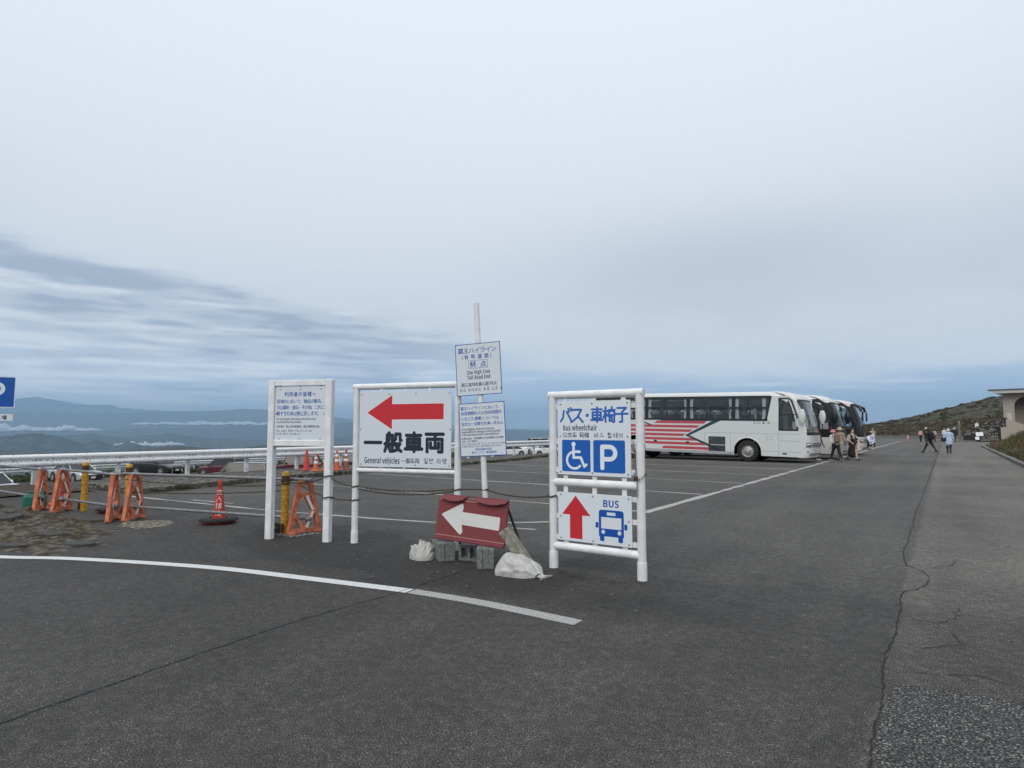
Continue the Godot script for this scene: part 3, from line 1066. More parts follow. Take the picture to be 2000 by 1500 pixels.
func build_hill() -> void:
	var b := Build.new()
	var rows := []
	for j in 71:
		var row := PackedVector3Array()
		for i in 101:
			var x := lerpf(-90.0, 150.0, i / 100.0)
			var z := lerpf(-150.0, -320.0, j / 70.0)
			row.append(Vector3(x, hill_height(x, z) - 0.1, z))
		rows.append(row)
	b.sheet(rows)
	setting("hill", b.done(), M.moor)
	for kind in 4:
		var spots := []
		for i in [2600, 1500, 900, 1100][kind]:
			var x := rng.randf_range(-50.0, 55.0)
			var z := rng.randf_range(-310.0, -182.0) if kind < 3 else rng.randf_range(-206.0, -176.0) + 0.35 * x
			var patch := noise_a.get_noise_2d(x * 0.05 + 11.0, z * 0.09)
			if kind == 0 and patch < -0.1 or kind == 1 and patch > 0.12 or kind == 2 and absf(patch) > 0.2:
				continue
			spots.append(Vector3(x, hill_height(x, z) - 0.25, z))
		if kind == 0:
			scatter("hill_shrubs", "dark green dwarf shrubs covering the hill", shrub_mesh(90, Vector3(2.4, 0.55, 2.4), 0.15, Color(0.03, 0.036, 0.018), Color(0.058, 0.062, 0.033)), spots, 0.5, 1.2)
		elif kind == 1:
			scatter("heath_shrubs", "brown and russet heath patches on the hill", shrub_mesh(80, Vector3(2.0, 0.7, 2.0), 0.15, Color(0.05, 0.042, 0.026), Color(0.085, 0.072, 0.045)), spots, 0.5, 1.1)
		elif kind == 2:
			scatter("olive_shrubs", "olive and ochre shrubs on the hill", shrub_mesh(70, Vector3(2.0, 0.5, 2.0), 0.15, Color(0.05, 0.05, 0.025), Color(0.1, 0.092, 0.05)), spots, 0.5, 1.2)
		else:
			scatter("foot_brush", "dry reddish brush at the foot of the hill", shrub_mesh(90, Vector3(1.8, 0.9, 1.8), 0.13, Color(0.06, 0.045, 0.028), Color(0.15, 0.115, 0.07)), spots, 0.6, 1.5)
	# rail fence at the far end of the road
	var f := thing("rail_fence", "old wooden rail fence at the foot of the hill beyond the road", "fence", Vector3(-1.5, 0.35, -163.0), -0.12)
	var post := box_mesh(Vector3(0.18, 1.25, 0.18), 0.02, Vector3(0, 0.55, 0))
	var rail := box_mesh(Vector3(2.2, 0.14, 0.08), 0.015)
	for i in 12:
		part(f, "post", post, M.wood_old, Transform3D(Basis(), Vector3(i * 2.1, 0, 0)))
		if i < 11:
			for h in [0.45, 0.9]:
				part(f, "rail", rail, M.wood_old, Transform3D(Basis(), Vector3(i * 2.1 + 1.05, h, 0.0)))
	# planted bank right of the road
	b = Build.new()
	rows = []
	for j in 41:
		var row := PackedVector3Array()
		for i in 21:
			var x := lerpf(3.0, 12.0, i / 20.0)
			var z := lerpf(-22.0, -74.0, j / 40.0)
			row.append(Vector3(x, bank_height(x, z), z))
		rows.append(row)
	b.sheet(rows)
	setting("grass_bank", b.done(), M.soil)
	var green := []
	var brown := []
	for i in 2600:
		var x := rng.randf_range(3.05, 7.5)
		var z := rng.randf_range(-70.0, -24.0)
		if noise_a.get_noise_2d(x * 0.5, z * 0.16) > -0.02:
			green.append(Vector3(x, bank_height(x, z) - 0.05, z))
		else:
			brown.append(Vector3(x, bank_height(x, z) - 0.05, z))
	scatter("bank_grass", "green weeds on the bank right of the road", tuft_mesh(12, 0.34, 0.3, Color(0.035, 0.05, 0.015), Color(0.14, 0.15, 0.05)), green, 0.5, 1.3)
	scatter("bank_straw", "brown withered plants on the bank right of the road", tuft_mesh(12, 0.4, 0.34, Color(0.07, 0.045, 0.03), Color(0.2, 0.14, 0.08)), brown, 0.5, 1.3)
	b = Build.new()
	for i in 24:
		b.box(Vector3(2.72 + 0.015 * sin(i * 1.7), 0.07, -24.0 - i * 2.0), Vector3(0.22, 0.16, 1.985), 0.02)
	setting("kerb", b.done(), M.concrete)


func bank_height(x: float, z: float) -> float:
	var t := smoothstep(3.0, 6.5, x)
	return 0.1 + t * (1.5 + 0.5 * noise_a.get_noise_2d(x * 0.4, z * 0.2)) * smoothstep(-74.0, -64.0, z)


# ------------------------------------------------------------------ rest house at the right edge

func build_building() -> void:
	var t := thing("rest_house", "low beige building with arched doorway and flat overhanging roof", "building", Vector3(6.7, 0.0, -108.5), -0.17)
	var b := Build.new()
	var poly := PackedVector2Array([Vector2(0, 0), Vector2(1.2, 0), Vector2(1.2, 4.7)])
	for i in range(1, 12):
		var a := PI - PI * i / 12.0
		poly.append(Vector2(2.5 + 1.3 * cos(a), 4.7 + 1.3 * sin(a)))
	poly.append_array(PackedVector2Array([Vector2(3.8, 4.7), Vector2(3.8, 0), Vector2(16, 0), Vector2(16, 6.5), Vector2(0, 6.5)]))
	b.prism(poly, -0.35, 0.0)
	b.box(Vector3(0.15, 3.25, -6.35), Vector3(0.3, 6.5, 12.0))
	b.box(Vector3(8, 3.25, -12.2), Vector3(16, 6.5, 0.3))
	part(t, "wall", b.done(), M.wall_beige)
	b = Build.new()
	b.box(Vector3(2.5, 3.0, -2.2), Vector3(5.0, 6.0, 0.1))
	part(t, "porch_back", b.done(), M.wall_beige)
	part(t, "floor", box_mesh(Vector3(15.4, 0.3, 11.6), 0.0, Vector3(8.0, 1.9, -6.3)), M.concrete)
	part(t, "column", box_mesh(Vector3(0.22, 3.6, 0.22), 0.02, Vector3(2.55, 3.9, -0.6)), M.roof_white)
	var d := part(t, "door", box_mesh(Vector3(0.9, 2.9, 0.06), 0.01, Vector3(3.25, 3.5, -1.4)), M.roof_dark)
	part(d, "pane", box_mesh(Vector3(0.7, 2.5, 0.02), 0.0, Vector3(3.25, 3.6, -1.36)), M.glass_dark)
	b = Build.new()
	b.prism(PackedVector2Array([Vector2(-1.3, 6.82), Vector2(-0.7, 6.5), Vector2(17, 6.5), Vector2(17, 6.95), Vector2(-1.35, 6.95)]), -13.0, 1.2)
	var r := part(t, "roof", b.done(), M.roof_white)
	part(r, "roof_edge", box_mesh(Vector3(18.6, 0.1, 14.5), 0.02, Vector3(7.8, 7.002, -5.9)), M.roof_dark)
	part(t, "wall_lamp", box_mesh(Vector3(0.2, 0.3, 0.25), 0.04, Vector3(4.4, 4.9, 0.14)), M.black)
	part(t, "notice", box_mesh(Vector3(0.5, 1.2, 0.03), 0.0, Vector3(0.62, 3.2, 0.02)), M.roof_white)

	# terrace wall: stone faced wedge and rendered parapet
	var s := thing("stone_ramp_wall", "dark stone ramp wall in front of the beige building", "wall", Vector3(3.4, 0.0, -97.5), -0.05)
	b = Build.new()
	b.prism(PackedVector2Array([Vector2(0.0, 0), Vector2(2.2, 0), Vector2(2.0, 1.75), Vector2(0.75, 1.72), Vector2(0.1, 1.0)]), -0.9, 0.0)
	part(s, "core", b.done(), M.stone_dark)
	b = Build.new()
	b.prism(PackedVector2Array([Vector2(-1.6, 0), Vector2(3.0, 0), Vector2(3.0, 3.05), Vector2(2.6, 3.0), Vector2(-1.2, 1.45), Vector2(-1.6, 1.2)]), -2.6, -1.9)
	part(s, "parapet", b.done(), M.stone_dark)
	b = Build.new()
	for i in 90:
		var x := rng.randf_range(0.25, 1.95)
		var y := rng.randf_range(0.12, 1.6)
		b.box(Vector3.ZERO, Vector3(rng.randf_range(0.16, 0.34), rng.randf_range(0.1, 0.2), 0.12), 0.03, Transform3D(Basis(Vector3(0, 0, 1), rng.randf_range(-0.3, 0.3)), Vector3(x, y, 0.0 + rng.randf_range(-0.01, 0.03))))
	for i in 70:
		var x := rng.randf_range(-1.4, 2.8)
		var top := lerpf(1.25, 2.9, (x + 1.4) / 4.2)
		b.box(Vector3.ZERO, Vector3(rng.randf_range(0.16, 0.36), rng.randf_range(0.1, 0.2), 0.12), 0.03, Transform3D(Basis(Vector3(0, 0, 1), rng.randf_range(-0.3, 0.3)), Vector3(x, rng.randf_range(0.6, 1.0) * top, -1.88 + rng.randf_range(-0.01, 0.03))))
	var st := part(s, "facing_stones", b.done(), M.stone_mid)
	st.set_meta("kind", "stuff")
	var pw := thing("parapet_wall", "plain beige rendered wall running up beside the stone ramp", "wall", Vector3(5.65, 0.0, -97.3), -0.1)
	b = Build.new()
	b.prism(PackedVector2Array([Vector2(0, 0), Vector2(7, 0), Vector2(7, 1.6), Vector2(2.3, 2.1), Vector2(0.75, 2.85), Vector2(0.55, 2.85), Vector2(0.55, 1.9), Vector2(0.0, 1.78)]), -0.5, 0.0)
	part(pw, "render_coat", b.done(), M.wall_beige)
	for i in 2:
		var n := thing("notice_board", ["larger white notice board propped on the stone ramp wall", "smaller white notice board low on the stone ramp wall"][i], "notice board", Vector3(3.55 - i * 0.25, [0.85, 0.32][i], -97.35 + i * 0.1), -0.05)
		part(n, "panel", box_mesh([Vector3(0.75, 0.5, 0.05), Vector3(0.42, 0.38, 0.05)][i], 0.01, Vector3(0, 0.12, 0)), M.white_paint, Transform3D(Basis(Vector3(0, 0, 1), 0.12) * Basis(Vector3.RIGHT, -0.2), Vector3.ZERO))
		part(n, "leg", box_mesh(Vector3(0.06, 0.5, 0.04), 0.0, Vector3(0, -0.18, -0.04)), M.wood_old)
	var step := Build.new()
	step.box(Vector3(1.3, 0.07, -97.0), Vector3(3.6, 0.14, 1.2), 0.02)
	step.box(Vector3(0.6, 0.06, -100.0), Vector3(5.0, 0.12, 1.6), 0.02)
	setting("low_step", step.done(), M.concrete)
	var mp := thing("marker_post", "slim stone marker post standing before the stone ramp", "post", Vector3(1.55, 0.12, -100.0))
	part(mp, "shaft", box_mesh(Vector3(0.26, 2.3, 0.26), 0.03, Vector3(0, 1.15, 0)), M.stone_mid)
	part(mp, "cap", box_mesh(Vector3(0.2, 0.16, 0.2), 0.05, Vector3(0, 2.38, 0)), M.roof_white)


# ------------------------------------------------------------------ lettering: strokes on a 16 x 16 grid, two hex digits a point, x then y down

const GLYPHS := {
	"一": "08f8", "般": "4022 22290f 22727f5f 0979 4346 4b4d a1a587 a1e1e6f6 89e9be7f 99cdff", "車": "12e2 25d5db2b25 28d8 808f 0dfd",
	"両": "01f1 1f15e5efbf 818b 484cbcb8", "车": "12e2 7029e9 868f 0cfc", "公": "6108 91f8 772eed bafe", "交": "8083 03f3 5518 a5e8 b78c1f 577bff",
	"轮": "0262 301868 464f 0c7a b076 b0f6 989efefb f79b", "椅": "0464 303f 350b 3669 73f3 b0b3 b376 b3f6 78f8 8ababe8e8a e8efcf", "子": "21d185 858f5f 07f7",
	"バ": "534a1e 94c9fe b1c4 e0f3", "ス": "12d28a0f 99ff", "・": "7888 7787 7989 7779", "利": "7122 0575 424f 450b 4588 b2bb f0ffdf", "用": "21290f 21e1efbf 26e6 2aea 818f",
	"者": "33c3 7077 07f7 f20c 49d9df4f49 4cdc", "の": "837a4d2c174482c3f8db8e", "皆": "2027 2756 2373 9097f7f5 f293 8779 39d9df3f39 3cdc",
	"様": "0464 303f 350b 3669 90b2 e0c2 72f2 84f4 77f7 b2b7 b7bf9f 7aaa7f e9cb baff", "へ": "0a55fd", "地": "0474 404c 0d7a 87f4fae9 b0bb 939efefb",
	"内": "1f14e4efbf 80843b 86dc", "に": "211a2e 74e4 7a8dfd", "お": "15a5 606d2e1b88e9fcbf c2f5", "い": "132a5e7b c4fb", "て": "13f3957adf", "、": "0b3f", "，": "0b3f", "。": "0c3c3f0f0c",
	"物": "2107 1474 404f 0b78 a087 83f3efcf b47d e58f", "品": "41c1c64641 09696f0f09 99f9ff9f99", "販": "10606b1b10 1464 1868 2c0f 5c7f 81f1 818a7f 95e57f a7ff",
	"売": "12e2 8086 36c6 0b09f9fb 5a5d0f aaaefefc", "又": "12d2b90f 338aff", "は": "211a2f 65f5 c1cc9f6e8bff", "頒": "3006 5079 18686f4f 380f 71f1 a183 84f4fc8c84 87f7 8afa 9d7f dcff",
	"布": "12f2 700b 3e37e7edbd 848f", "宣": "8082 0603f3f6 36c6 48c8cd4d48 4aca 0fff", "伝": "4007 343f 82e2 67f7 a77ded c9ff", "そ": "31c118f68a8dcf",
	"他": "4007 343f 67f4fbdb a0ac 747efefb", "こ": "22d3 1a3ede", "れ": "313f 04640d 0ca3b4adfd", "類": "1133 6051 0464 3038 3408 3468 0a7a 390f 3b7f 81f1 a183 84f4fc8c84 87f7 8afa 9d7f dcff",
	"す": "03f3 909a6b597698ad6f", "る": "22c20795dacf6f5c9c", "行": "5015 5509 373f 71f1 66f6 b6bf8f", "為": "3153 13c3 c3a6 26d6 a6a9 29e9efcf a10c 2c1f 5c5e 8c8e abbd",
	"禁": "0272 3038 3206 3276 82f2 b0b8 b286 b2f6 39c9 0bfb 8b8f6f 4d1f bdef", "止": "808f 86e6 373f 0fff", "致": "0171 311767 1a6a 474f 0f7e a085 94f4 d48f a5ff", "し": "313c5f9fec",
	"ま": "13e3 16e6 808d4f2d5b8cfe", "蔵": "02f2 4043 b0b3 15f5 151b0f a4bbfffc e78f 488e 484e8e 4888 4b8b 686e", "王": "12e2 28d8 0efe 828e", "ハ": "53390e 93cafe", "イ": "f18708 868f",
	"ラ": "21d1 16e6bb4f", "ン": "1256 1e9cf4", "有": "13f3 700a 4f46d6dfbf 49d9 4cdc", "料": "1134 6154 0575 404f 460b 4679 92b4 86a8 7cfa d0df", "道": "6072 c0b2 42f2 65e5ec6c65 67e7 6aea 1133 06363b0e 2d6fff",
	"路": "1161651511 353d 3969 181e 0f7c b076 a2e279 94f9 8aeaef8f8a", "終": "400545 620878 464f 1b0e 6b7d b084 a2e27a 95f9 b9db acef", "点": "8086 83e3 36d6db3b36 1d0f 5d5f 9dae dcff",
	"高": "8082 03f3 45b5b84845 1f1aeaefcf 5cacae5e5c", "线": "400545 620868 0e7c 85f4 89f7 b0bafffc f98f c1e2", "收": "111b69 606f a085 94f4 d48f 96ff", "费": "22d2d52528e8eb 50590b 909a 4f4bcbce 8c8d1f 9eff", "终": "400545 620868 0e7c b084 a2e27a 95f9 b9db acef",
	"供": "4007 343f 64f4 909a d0da 6afa 9b6f dbff", "期": "0272 202a 505a 2555 2757 0a7a 2b0f 5b7f 919a8f 91f1ffdf 95f5 99f9", "間": "0f00606505 0363 9590f0ffdf 95f5 93f3 48b8be4e48 4bbb", "外": "4009 33831f 2769 b0bf b5fa",
	"時": "11616d1d11 1767 82f2 b0b6 76f6 79f9 d7dfbf 8bad", "生": "4108 34e4 39d9 808f 0fff", "じ": "313c5f9fec 92b5 d1f4", "た": "04a4 611f 86e6 8bafff", "損": "0464 303f1f 0b69 80e0e48480 86e6ed8d86 88e8 8aea 9d7f cdff",
	"害": "8082 0502f2f5 25d5 37c7 09f9 838b 3bcbcf3f3b", "つ": "06a3f6ec6f", "当": "8087 2155 d1a5 28d8df1f 2cdc", "社": "3042 04640c 3a3f 497b 85f5 b0be 7eff", "切": "0876 313d7d7a 82f2efcf b2ab7f",
	"責": "12e2 34c4 06f6 8086 38c8cd3d38 3bcb 5e1f aeef", "任": "4007 343f f173 68f8 b3be 7ffe", "を": "13e3 711865979c e64b4eef", "負": "6026 53c396 36d6dc3c36 38d8 3ada 5d1f acef", "せ": "07f6 b1bc8c 414eee",
	"ん": "810f69899ecffa", "宮": "8082 0502f2f5 35c5c83835 886a 2adadf2f2a", "城": "0464 313c 0d6b 74f4 747c5f 79a9ad8d c1caefed e78f d2f3", "通": "61e194 74a5 6d65e5edcd 68e8 6aea a5ad 1133 06363b0e 2d6fff",
	"株": "0464 303f 350b 3669 a083 83f3 78f8 b0bf b97d b9fd", "式": "03f3 28a8 585e 1fae a0b7effd c1e2", "会": "8007 80f7 57a7 1aea 7a4ede bcff", "管": "2105 2272 4245 a075 a2f2 c2c5 0906f6f9 494f 49c9cb4b 4dcdcf4f",
	"理": "0262 1767 323d 0e6c 81e1e88881 85e5 b1bf 8bfb 7fff", "事": "02f2 34c4c63634 28d8dd2d 0afa 808f6f", "務": "1161 6145 2456 0777 474f2f 470d a085 93e37a 96fa 8bebdfbf ba8f", "所": "0171 1363681813 131a0f f182 829b7f 87f7 c7cf",
	"駐": "111a 1161 1464 1767 414a 1a7a6f5f 0c0f 2c2e 4c4e b0c2 83f3 89f9 c3ce 7fff", "場": "0464 313c 0d6b 81e1e68681 83e3 68f8 a97c 9aeadfbf ba7f ca9f", "立": "8083 14e4 456c c6ad 0efe", "入": "5181 81850f 85ff",
	"不": "02f2 880a 828f 96fb", "在": "03f3 700b 383f b5be 8aea 7eff", "进": "85f5 8afa b0ba9f e0ef 1133 06363b0e 2d6fff", "及": "21b1 b1a6e6bb7f 31290f 46ff", "似": "4007 343f 727bab 93b6 f1e95f cbff", "的": "2012 12626e1e12 1868 a075 93e3efcf 97ba",
	"（": "c0949bcf", "）": "30646b3f",
}
const JAMO_L := ["11e1ef", "11e1ef", "111eee", "e1111eee", "e1111eee", "11e1e8181eee", "11e1ee1e11", "111eeee1 18e8", "111eeee1 18e8", "811f 85ef", "811f 85ef", "81d4e8dc8f3c183481", "12e2 821f 86ef", "12e2 821f 86ef", "8082 13e3 831f 87ef", "11e1ef 18e8", "e1111eee 18e8", "12e2 525d b2bd 1ded", "8082 13e3 86c8dace8f4e3a4886"]
const JAMO_V := {0: "606f 67f7", 1: "303f 3797 909f", 2: "606f 64f4 6afa", 3: "303f 909f", 4: "a0af 17a7", 5: "808f 1787 e0ef", 6: "a0af 14a4 1aaa", 7: "808f 1484 1a8a e0ef", 20: "808f", 8: "0cfc 828c", 12: "0cfc 525c b2bc", 13: "04f4 848e", 17: "04f4 545e b4be", 18: "08f8"}
const JAMO_PAIR := {9: [8, 0], 10: [8, 1], 11: [8, 20], 14: [13, 4], 15: [13, 5], 16: [13, 20], 19: [18, 20]}
const JAMO_T := {1: 0, 2: 0, 4: 2, 7: 3, 8: 5, 16: 6, 17: 7, 19: 9, 20: 9, 21: 11, 22: 12, 23: 14, 24: 15, 25: 16, 26: 17, 27: 18, 18: 7, 6: 2, 5: 2}


class Print:
	var im: Image
	var w: int
	var h: int
	var font: SystemFont
	var bold: SystemFont

	func _init(width: int, height: int, ground: Color) -> void:
		w = width
		h = height
		im = Image.create(w, h, false, Image.FORMAT_RGB8)
		im.fill(ground)
		font = SystemFont.new()
		font.font_names = PackedStringArray(["Droid Sans"])
		bold = SystemFont.new()
		bold.font_names = PackedStringArray(["Droid Sans"])
		bold.font_weight = 700

	func put(mask: PackedFloat32Array, x0: int, y0: int, mw: int, mh: int, c: Color) -> void:
		for y in mh:
			var yy := y0 + y
			if yy < 0 or yy >= h:
				continue
			for x in mw:
				var a := mask[y * mw + x]
				var xx := x0 + x
				if a > 0.004 and xx >= 0 and xx < w:
					im.set_pixel(xx, yy, im.get_pixel(xx, yy).lerp(c, minf(a, 1.0)))

	func strokes(lines: Array, width: float, c: Color) -> void:
		var lo := Vector2(1e9, 1e9)
		var hi := Vector2(-1e9, -1e9)
		for l in lines:
			for p in l:
				lo = lo.min(p)
				hi = hi.max(p)
		var r := width * 0.5 + 1.0
		var x0 := int(floor(lo.x - r))
		var y0 := int(floor(lo.y - r))
		var mw := int(ceil(hi.x + r)) - x0 + 1
		var mh := int(ceil(hi.y + r)) - y0 + 1
		var mask := PackedFloat32Array()
		mask.resize(mw * mh)
		for l in lines:
			for i in l.size() - 1:
				var a: Vector2 = l[i]
				var b: Vector2 = l[i + 1]
				var d := b - a
				var dd := maxf(d.length_squared(), 1e-6)
				for y in range(int(floor(minf(a.y, b.y) - r)), int(ceil(maxf(a.y, b.y) + r)) + 1):
					for x in range(int(floor(minf(a.x, b.x) - r)), int(ceil(maxf(a.x, b.x) + r)) + 1):
						var p := Vector2(x + 0.5, y + 0.5)
						var t := clampf((p - a).dot(d) / dd, 0.0, 1.0)
						var cov := clampf(width * 0.5 + 0.5 - p.distance_to(a + d * t), 0.0, 1.0)
						var k := (y - y0) * mw + x - x0
						if k >= 0 and k < mask.size() and cov > mask[k]:
							mask[k] = cov
		put(mask, x0, y0, mw, mh, c)

	func fill(polys: Array, c: Color) -> void:
		var lo := Vector2(1e9, 1e9)
		var hi := Vector2(-1e9, -1e9)
		for l in polys:
			for p in l:
				lo = lo.min(p)
				hi = hi.max(p)
		var x0 := int(floor(lo.x)) - 1
		var y0 := int(floor(lo.y)) - 1
		var mw := int(ceil(hi.x)) + 2 - x0
		var mh := int(ceil(hi.y)) + 2 - y0
		var mask := PackedFloat32Array()
		mask.resize(mw * mh)
		for l in polys:
			var a := 1e9
			var z := -1e9
			for p in l:
				a = minf(a, p.y)
				z = maxf(z, p.y)
			for row in range(int(floor(a)), int(ceil(z)) + 1):
				for s in 3:
					var y := row + (s + 0.5) / 3.0
					var xs := []
					for i in l.size():
						var p: Vector2 = l[i]
						var q: Vector2 = l[(i + 1) % l.size()]
						if (p.y <= y) != (q.y <= y):
							xs.append(p.x + (q.x - p.x) * (y - p.y) / (q.y - p.y))
					xs.sort()
					for k in range(0, xs.size() - 1, 2):
						for x in range(int(floor(xs[k])), int(ceil(xs[k + 1]))):
							var cov := minf(x + 1.0, xs[k + 1]) - maxf(float(x), xs[k])
							mask[(row - y0) * mw + x - x0] += cov / 3.0
		put(mask, x0, y0, mw, mh, c)

	func rect(x: float, y: float, ww: float, hh: float, c: Color, r := 0.0) -> void:
		if r <= 0.0:
			fill([PackedVector2Array([Vector2(x, y), Vector2(x + ww, y), Vector2(x + ww, y + hh), Vector2(x, y + hh)])], c)
			return
		var p := PackedVector2Array()
		for k in 4:
			var ctr := Vector2(x + (ww - r if k in [0, 1] else r), y + (hh - r if k in [1, 2] else r))
			for q in 7:
				var a := -PI / 2 + PI / 2 * k + PI / 2 * q / 6.0
				p.append(ctr + Vector2(cos(a), sin(a)) * r)
		fill([p], c)

	func frame(x: float, y: float, ww: float, hh: float, t: float, c: Color) -> void:
		rect(x, y, ww, t, c)
		rect(x, y + hh - t, ww, t, c)
		rect(x, y + t, t, hh - 2 * t, c)
		rect(x + ww - t, y + t, t, hh - 2 * t, c)

	func decode(code: String, x: float, y: float, sx: float, sy: float) -> Array:
		var out := []
		for word in code.split(" ", false):
			var l := PackedVector2Array()
			for i in range(0, word.length() - 1, 2):
				l.append(Vector2(x + word.substr(i, 1).hex_to_int() / 15.0 * sx, y + word.substr(i + 1, 1).hex_to_int() / 15.0 * sy))
			if l.size() > 1:
				out.append(l)
		return out

	func hangul(code: int, x: float, y: float, sx: float, sy: float) -> Array:
		var s := code - 0xAC00
		var l := s / 588
		var v := (s % 588) / 28
		var t := s % 28
		var full := 1.0 if t == 0 else 0.58
		var out := []
		if t > 0:
			out.append_array(decode(JAMO_L[JAMO_T.get(t, 2)], x + 0.18 * sx, y + 0.66 * sy, 0.7 * sx, 0.34 * sy))
		if JAMO_PAIR.has(v):
			out.append_array(decode(JAMO_L[l], x + 0.05 * sx, y, 0.5 * sx, 0.5 * full * sy))
			out.append_array(decode(JAMO_V[JAMO_PAIR[v][0]], x, y + 0.45 * full * sy, 0.62 * sx, 0.5 * full * sy))
			out.append_array(decode(JAMO_V[JAMO_PAIR[v][1]], x + 0.6 * sx, y, 0.4 * sx, full * sy))
		elif v in [8, 12, 13, 17, 18]:
			out.append_array(decode(JAMO_L[l], x + 0.2 * sx, y, 0.6 * sx, 0.5 * full * sy))
			out.append_array(decode(JAMO_V[v], x, y + 0.5 * full * sy, sx, 0.45 * full * sy))
		else:
			out.append_array(decode(JAMO_L[l], x, y + 0.08 * full * sy, 0.52 * sx, 0.82 * full * sy))
			out.append_array(decode(JAMO_V[v], x + 0.55 * sx, y, 0.45 * sx, full * sy))
		return out

	# a row of square characters; x, y is the top left of the first one
	func row(text: String, x: float, y: float, size: float, pitch: float, width: float, c: Color, squeeze := 1.0) -> float:
		for i in text.length():
			var ch := text[i]
			var code := text.unicode_at(i)
			var ls := []
			if code >= 0xAC00 and code <= 0xD7A3:
				ls = hangul(code, x, y, size * squeeze, size)
			elif GLYPHS.has(ch):
				ls = decode(GLYPHS[ch], x, y, size * squeeze, size)
			if ls:
				strokes(ls, width, c)
			x += pitch * (0.45 if ch == " " else 1.0)
		return x

	func latin(text: String, x: float, base: float, em: float, c: Color, squeeze := 1.0, heavy := false, middle := false) -> float:
		var tm := TextMesh.new()
		tm.text = text
		tm.font = bold if heavy else font
		tm.font_size = 64
		tm.pixel_size = 1.0
		tm.depth = 0.0
		tm.horizontal_alignment = HORIZONTAL_ALIGNMENT_LEFT
		tm.vertical_alignment = VERTICAL_ALIGNMENT_BOTTOM
		if tm.get_surface_count() == 0:
			return x
		var arr := tm.surface_get_arrays(0)
		var vs: PackedVector3Array = arr[Mesh.ARRAY_VERTEX]
		var ns: PackedVector3Array = arr[Mesh.ARRAY_NORMAL]
		var ix: PackedInt32Array = arr[Mesh.ARRAY_INDEX] if arr[Mesh.ARRAY_INDEX] != null else PackedInt32Array(range(vs.size()))
		var lo := 1e9
		var hi := -1e9
		for p in vs:
			lo = minf(lo, p.x)
			hi = maxf(hi, p.x)
		var s := em / 64.0
		var wide := (hi - lo) * s * squeeze
		if middle:
			x -= wide * 0.5
		var drop := font.get_descent(64)
		var polys := []
		for k in range(0, ix.size() - 2, 3):
			if ns[ix[k]].z < 0.5:
				continue
			var t := PackedVector2Array()
			for q in 3:
				var p := vs[ix[k + q]]
				t.append(Vector2(x + (p.x - lo) * s * squeeze, base - (p.y - drop) * s))
			polys.append(t)
		if polys:
			fill(polys, c)
		return x + wide

	# fine specks, faint runs and scuffs of weathering
	func weather(seed_: int) -> void:
		var r := RandomNumberGenerator.new()
		r.seed = seed_
		for i in int(w * h / 2600.0):
			var q := Vector2(r.randf() * w, r.randf() * h)
			strokes([PackedVector2Array([q, q + Vector2(r.randf_range(-1, 1), r.randf_range(-1, 2))])], r.randf_range(0.5, 1.6), im.get_pixelv(Vector2i(q).clamp(Vector2i.ZERO, Vector2i(w - 1, h - 1))).lerp(Color(0.35, 0.33, 0.3), r.randf_range(0.05, 0.35)))
		for i in 26:
			var x := r.randf() * w
			var y := r.randf() * h * 0.8
			var l := r.randf_range(0.05, 0.3) * h
			for k in int(l):
				var p := Vector2i(int(x + 1.5 * sin(k * 0.05)), int(y + k))
				if p.x >= 0 and p.x < w and p.y < h:
					im.set_pixelv(p, im.get_pixelv(p).lerp(Color(0.5, 0.48, 0.44), 0.16 * (1.0 - k / l)))
		for i in 14:
			var q := Vector2(r.randf() * w, r.randf() * h)
			strokes([PackedVector2Array([q, q + Vector2(r.randf_range(-40, 40), r.randf_range(-14, 14))])], 0.8, Color(0.93, 0.94, 0.95) if i % 2 else Color(0.66, 0.67, 0.68))

	func material(rough := 0.38) -> StandardMaterial3D:
		if w >= 400:
			weather(w + h)
		var m := StandardMaterial3D.new()
		m.albedo_texture = ImageTexture.create_from_image(im)
		m.texture_repeat = false
		m.roughness = rough
		return m


# a board: front face carries the whole print, edges and back the tone of its corner
func board_mesh(w: float, h: float, t: float) -> ArrayMesh:
	var b := Build.new()
	b.box(Vector3.ZERO, Vector3(w, h, t))
	for i in b.uv.size():
		if b.n[i].z > 0.5:
			b.uv[i] = Vector2(b.v[i].x / w + 0.5, 0.5 - b.v[i].y / h)
		else:
			b.uv[i] = Vector2(0.004, 0.004)
	return b.done()


func stud_mesh(r: float) -> ArrayMesh:
	var b := Build.new()
	b.lathe([[0.0, -0.002], [r, 0.0], [r * 0.9, r * 0.4], [r * 0.4, r * 0.75], [0.0, r * 0.8]], 8, Transform3D(Basis(Vector3.RIGHT, PI / 2), Vector3.ZERO), false)
	return b.done()


const INK := Color8(44, 50, 62)
const BLUE := Color8(38, 78, 158)
const SIGN_BLUE := Color8(24, 92, 176)
const RED := Color8(196, 44, 52)
const SHEET := Color8(211, 217, 223)


func post_tube(h: float, r: float, sleeve: float) -> ArrayMesh:
	var b := Build.new()
	var prof := [[r, -0.05]]
	if sleeve > 0.0:
		prof = [[r * 1.14, -0.05], [r * 1.14, sleeve - 0.012], [r * 1.08, sleeve], [r, sleeve + 0.004]]
	prof.append_array([[r, h - 0.004], [r * 0.9, h]])
	b.lathe(prof, 20)
	return b.done()


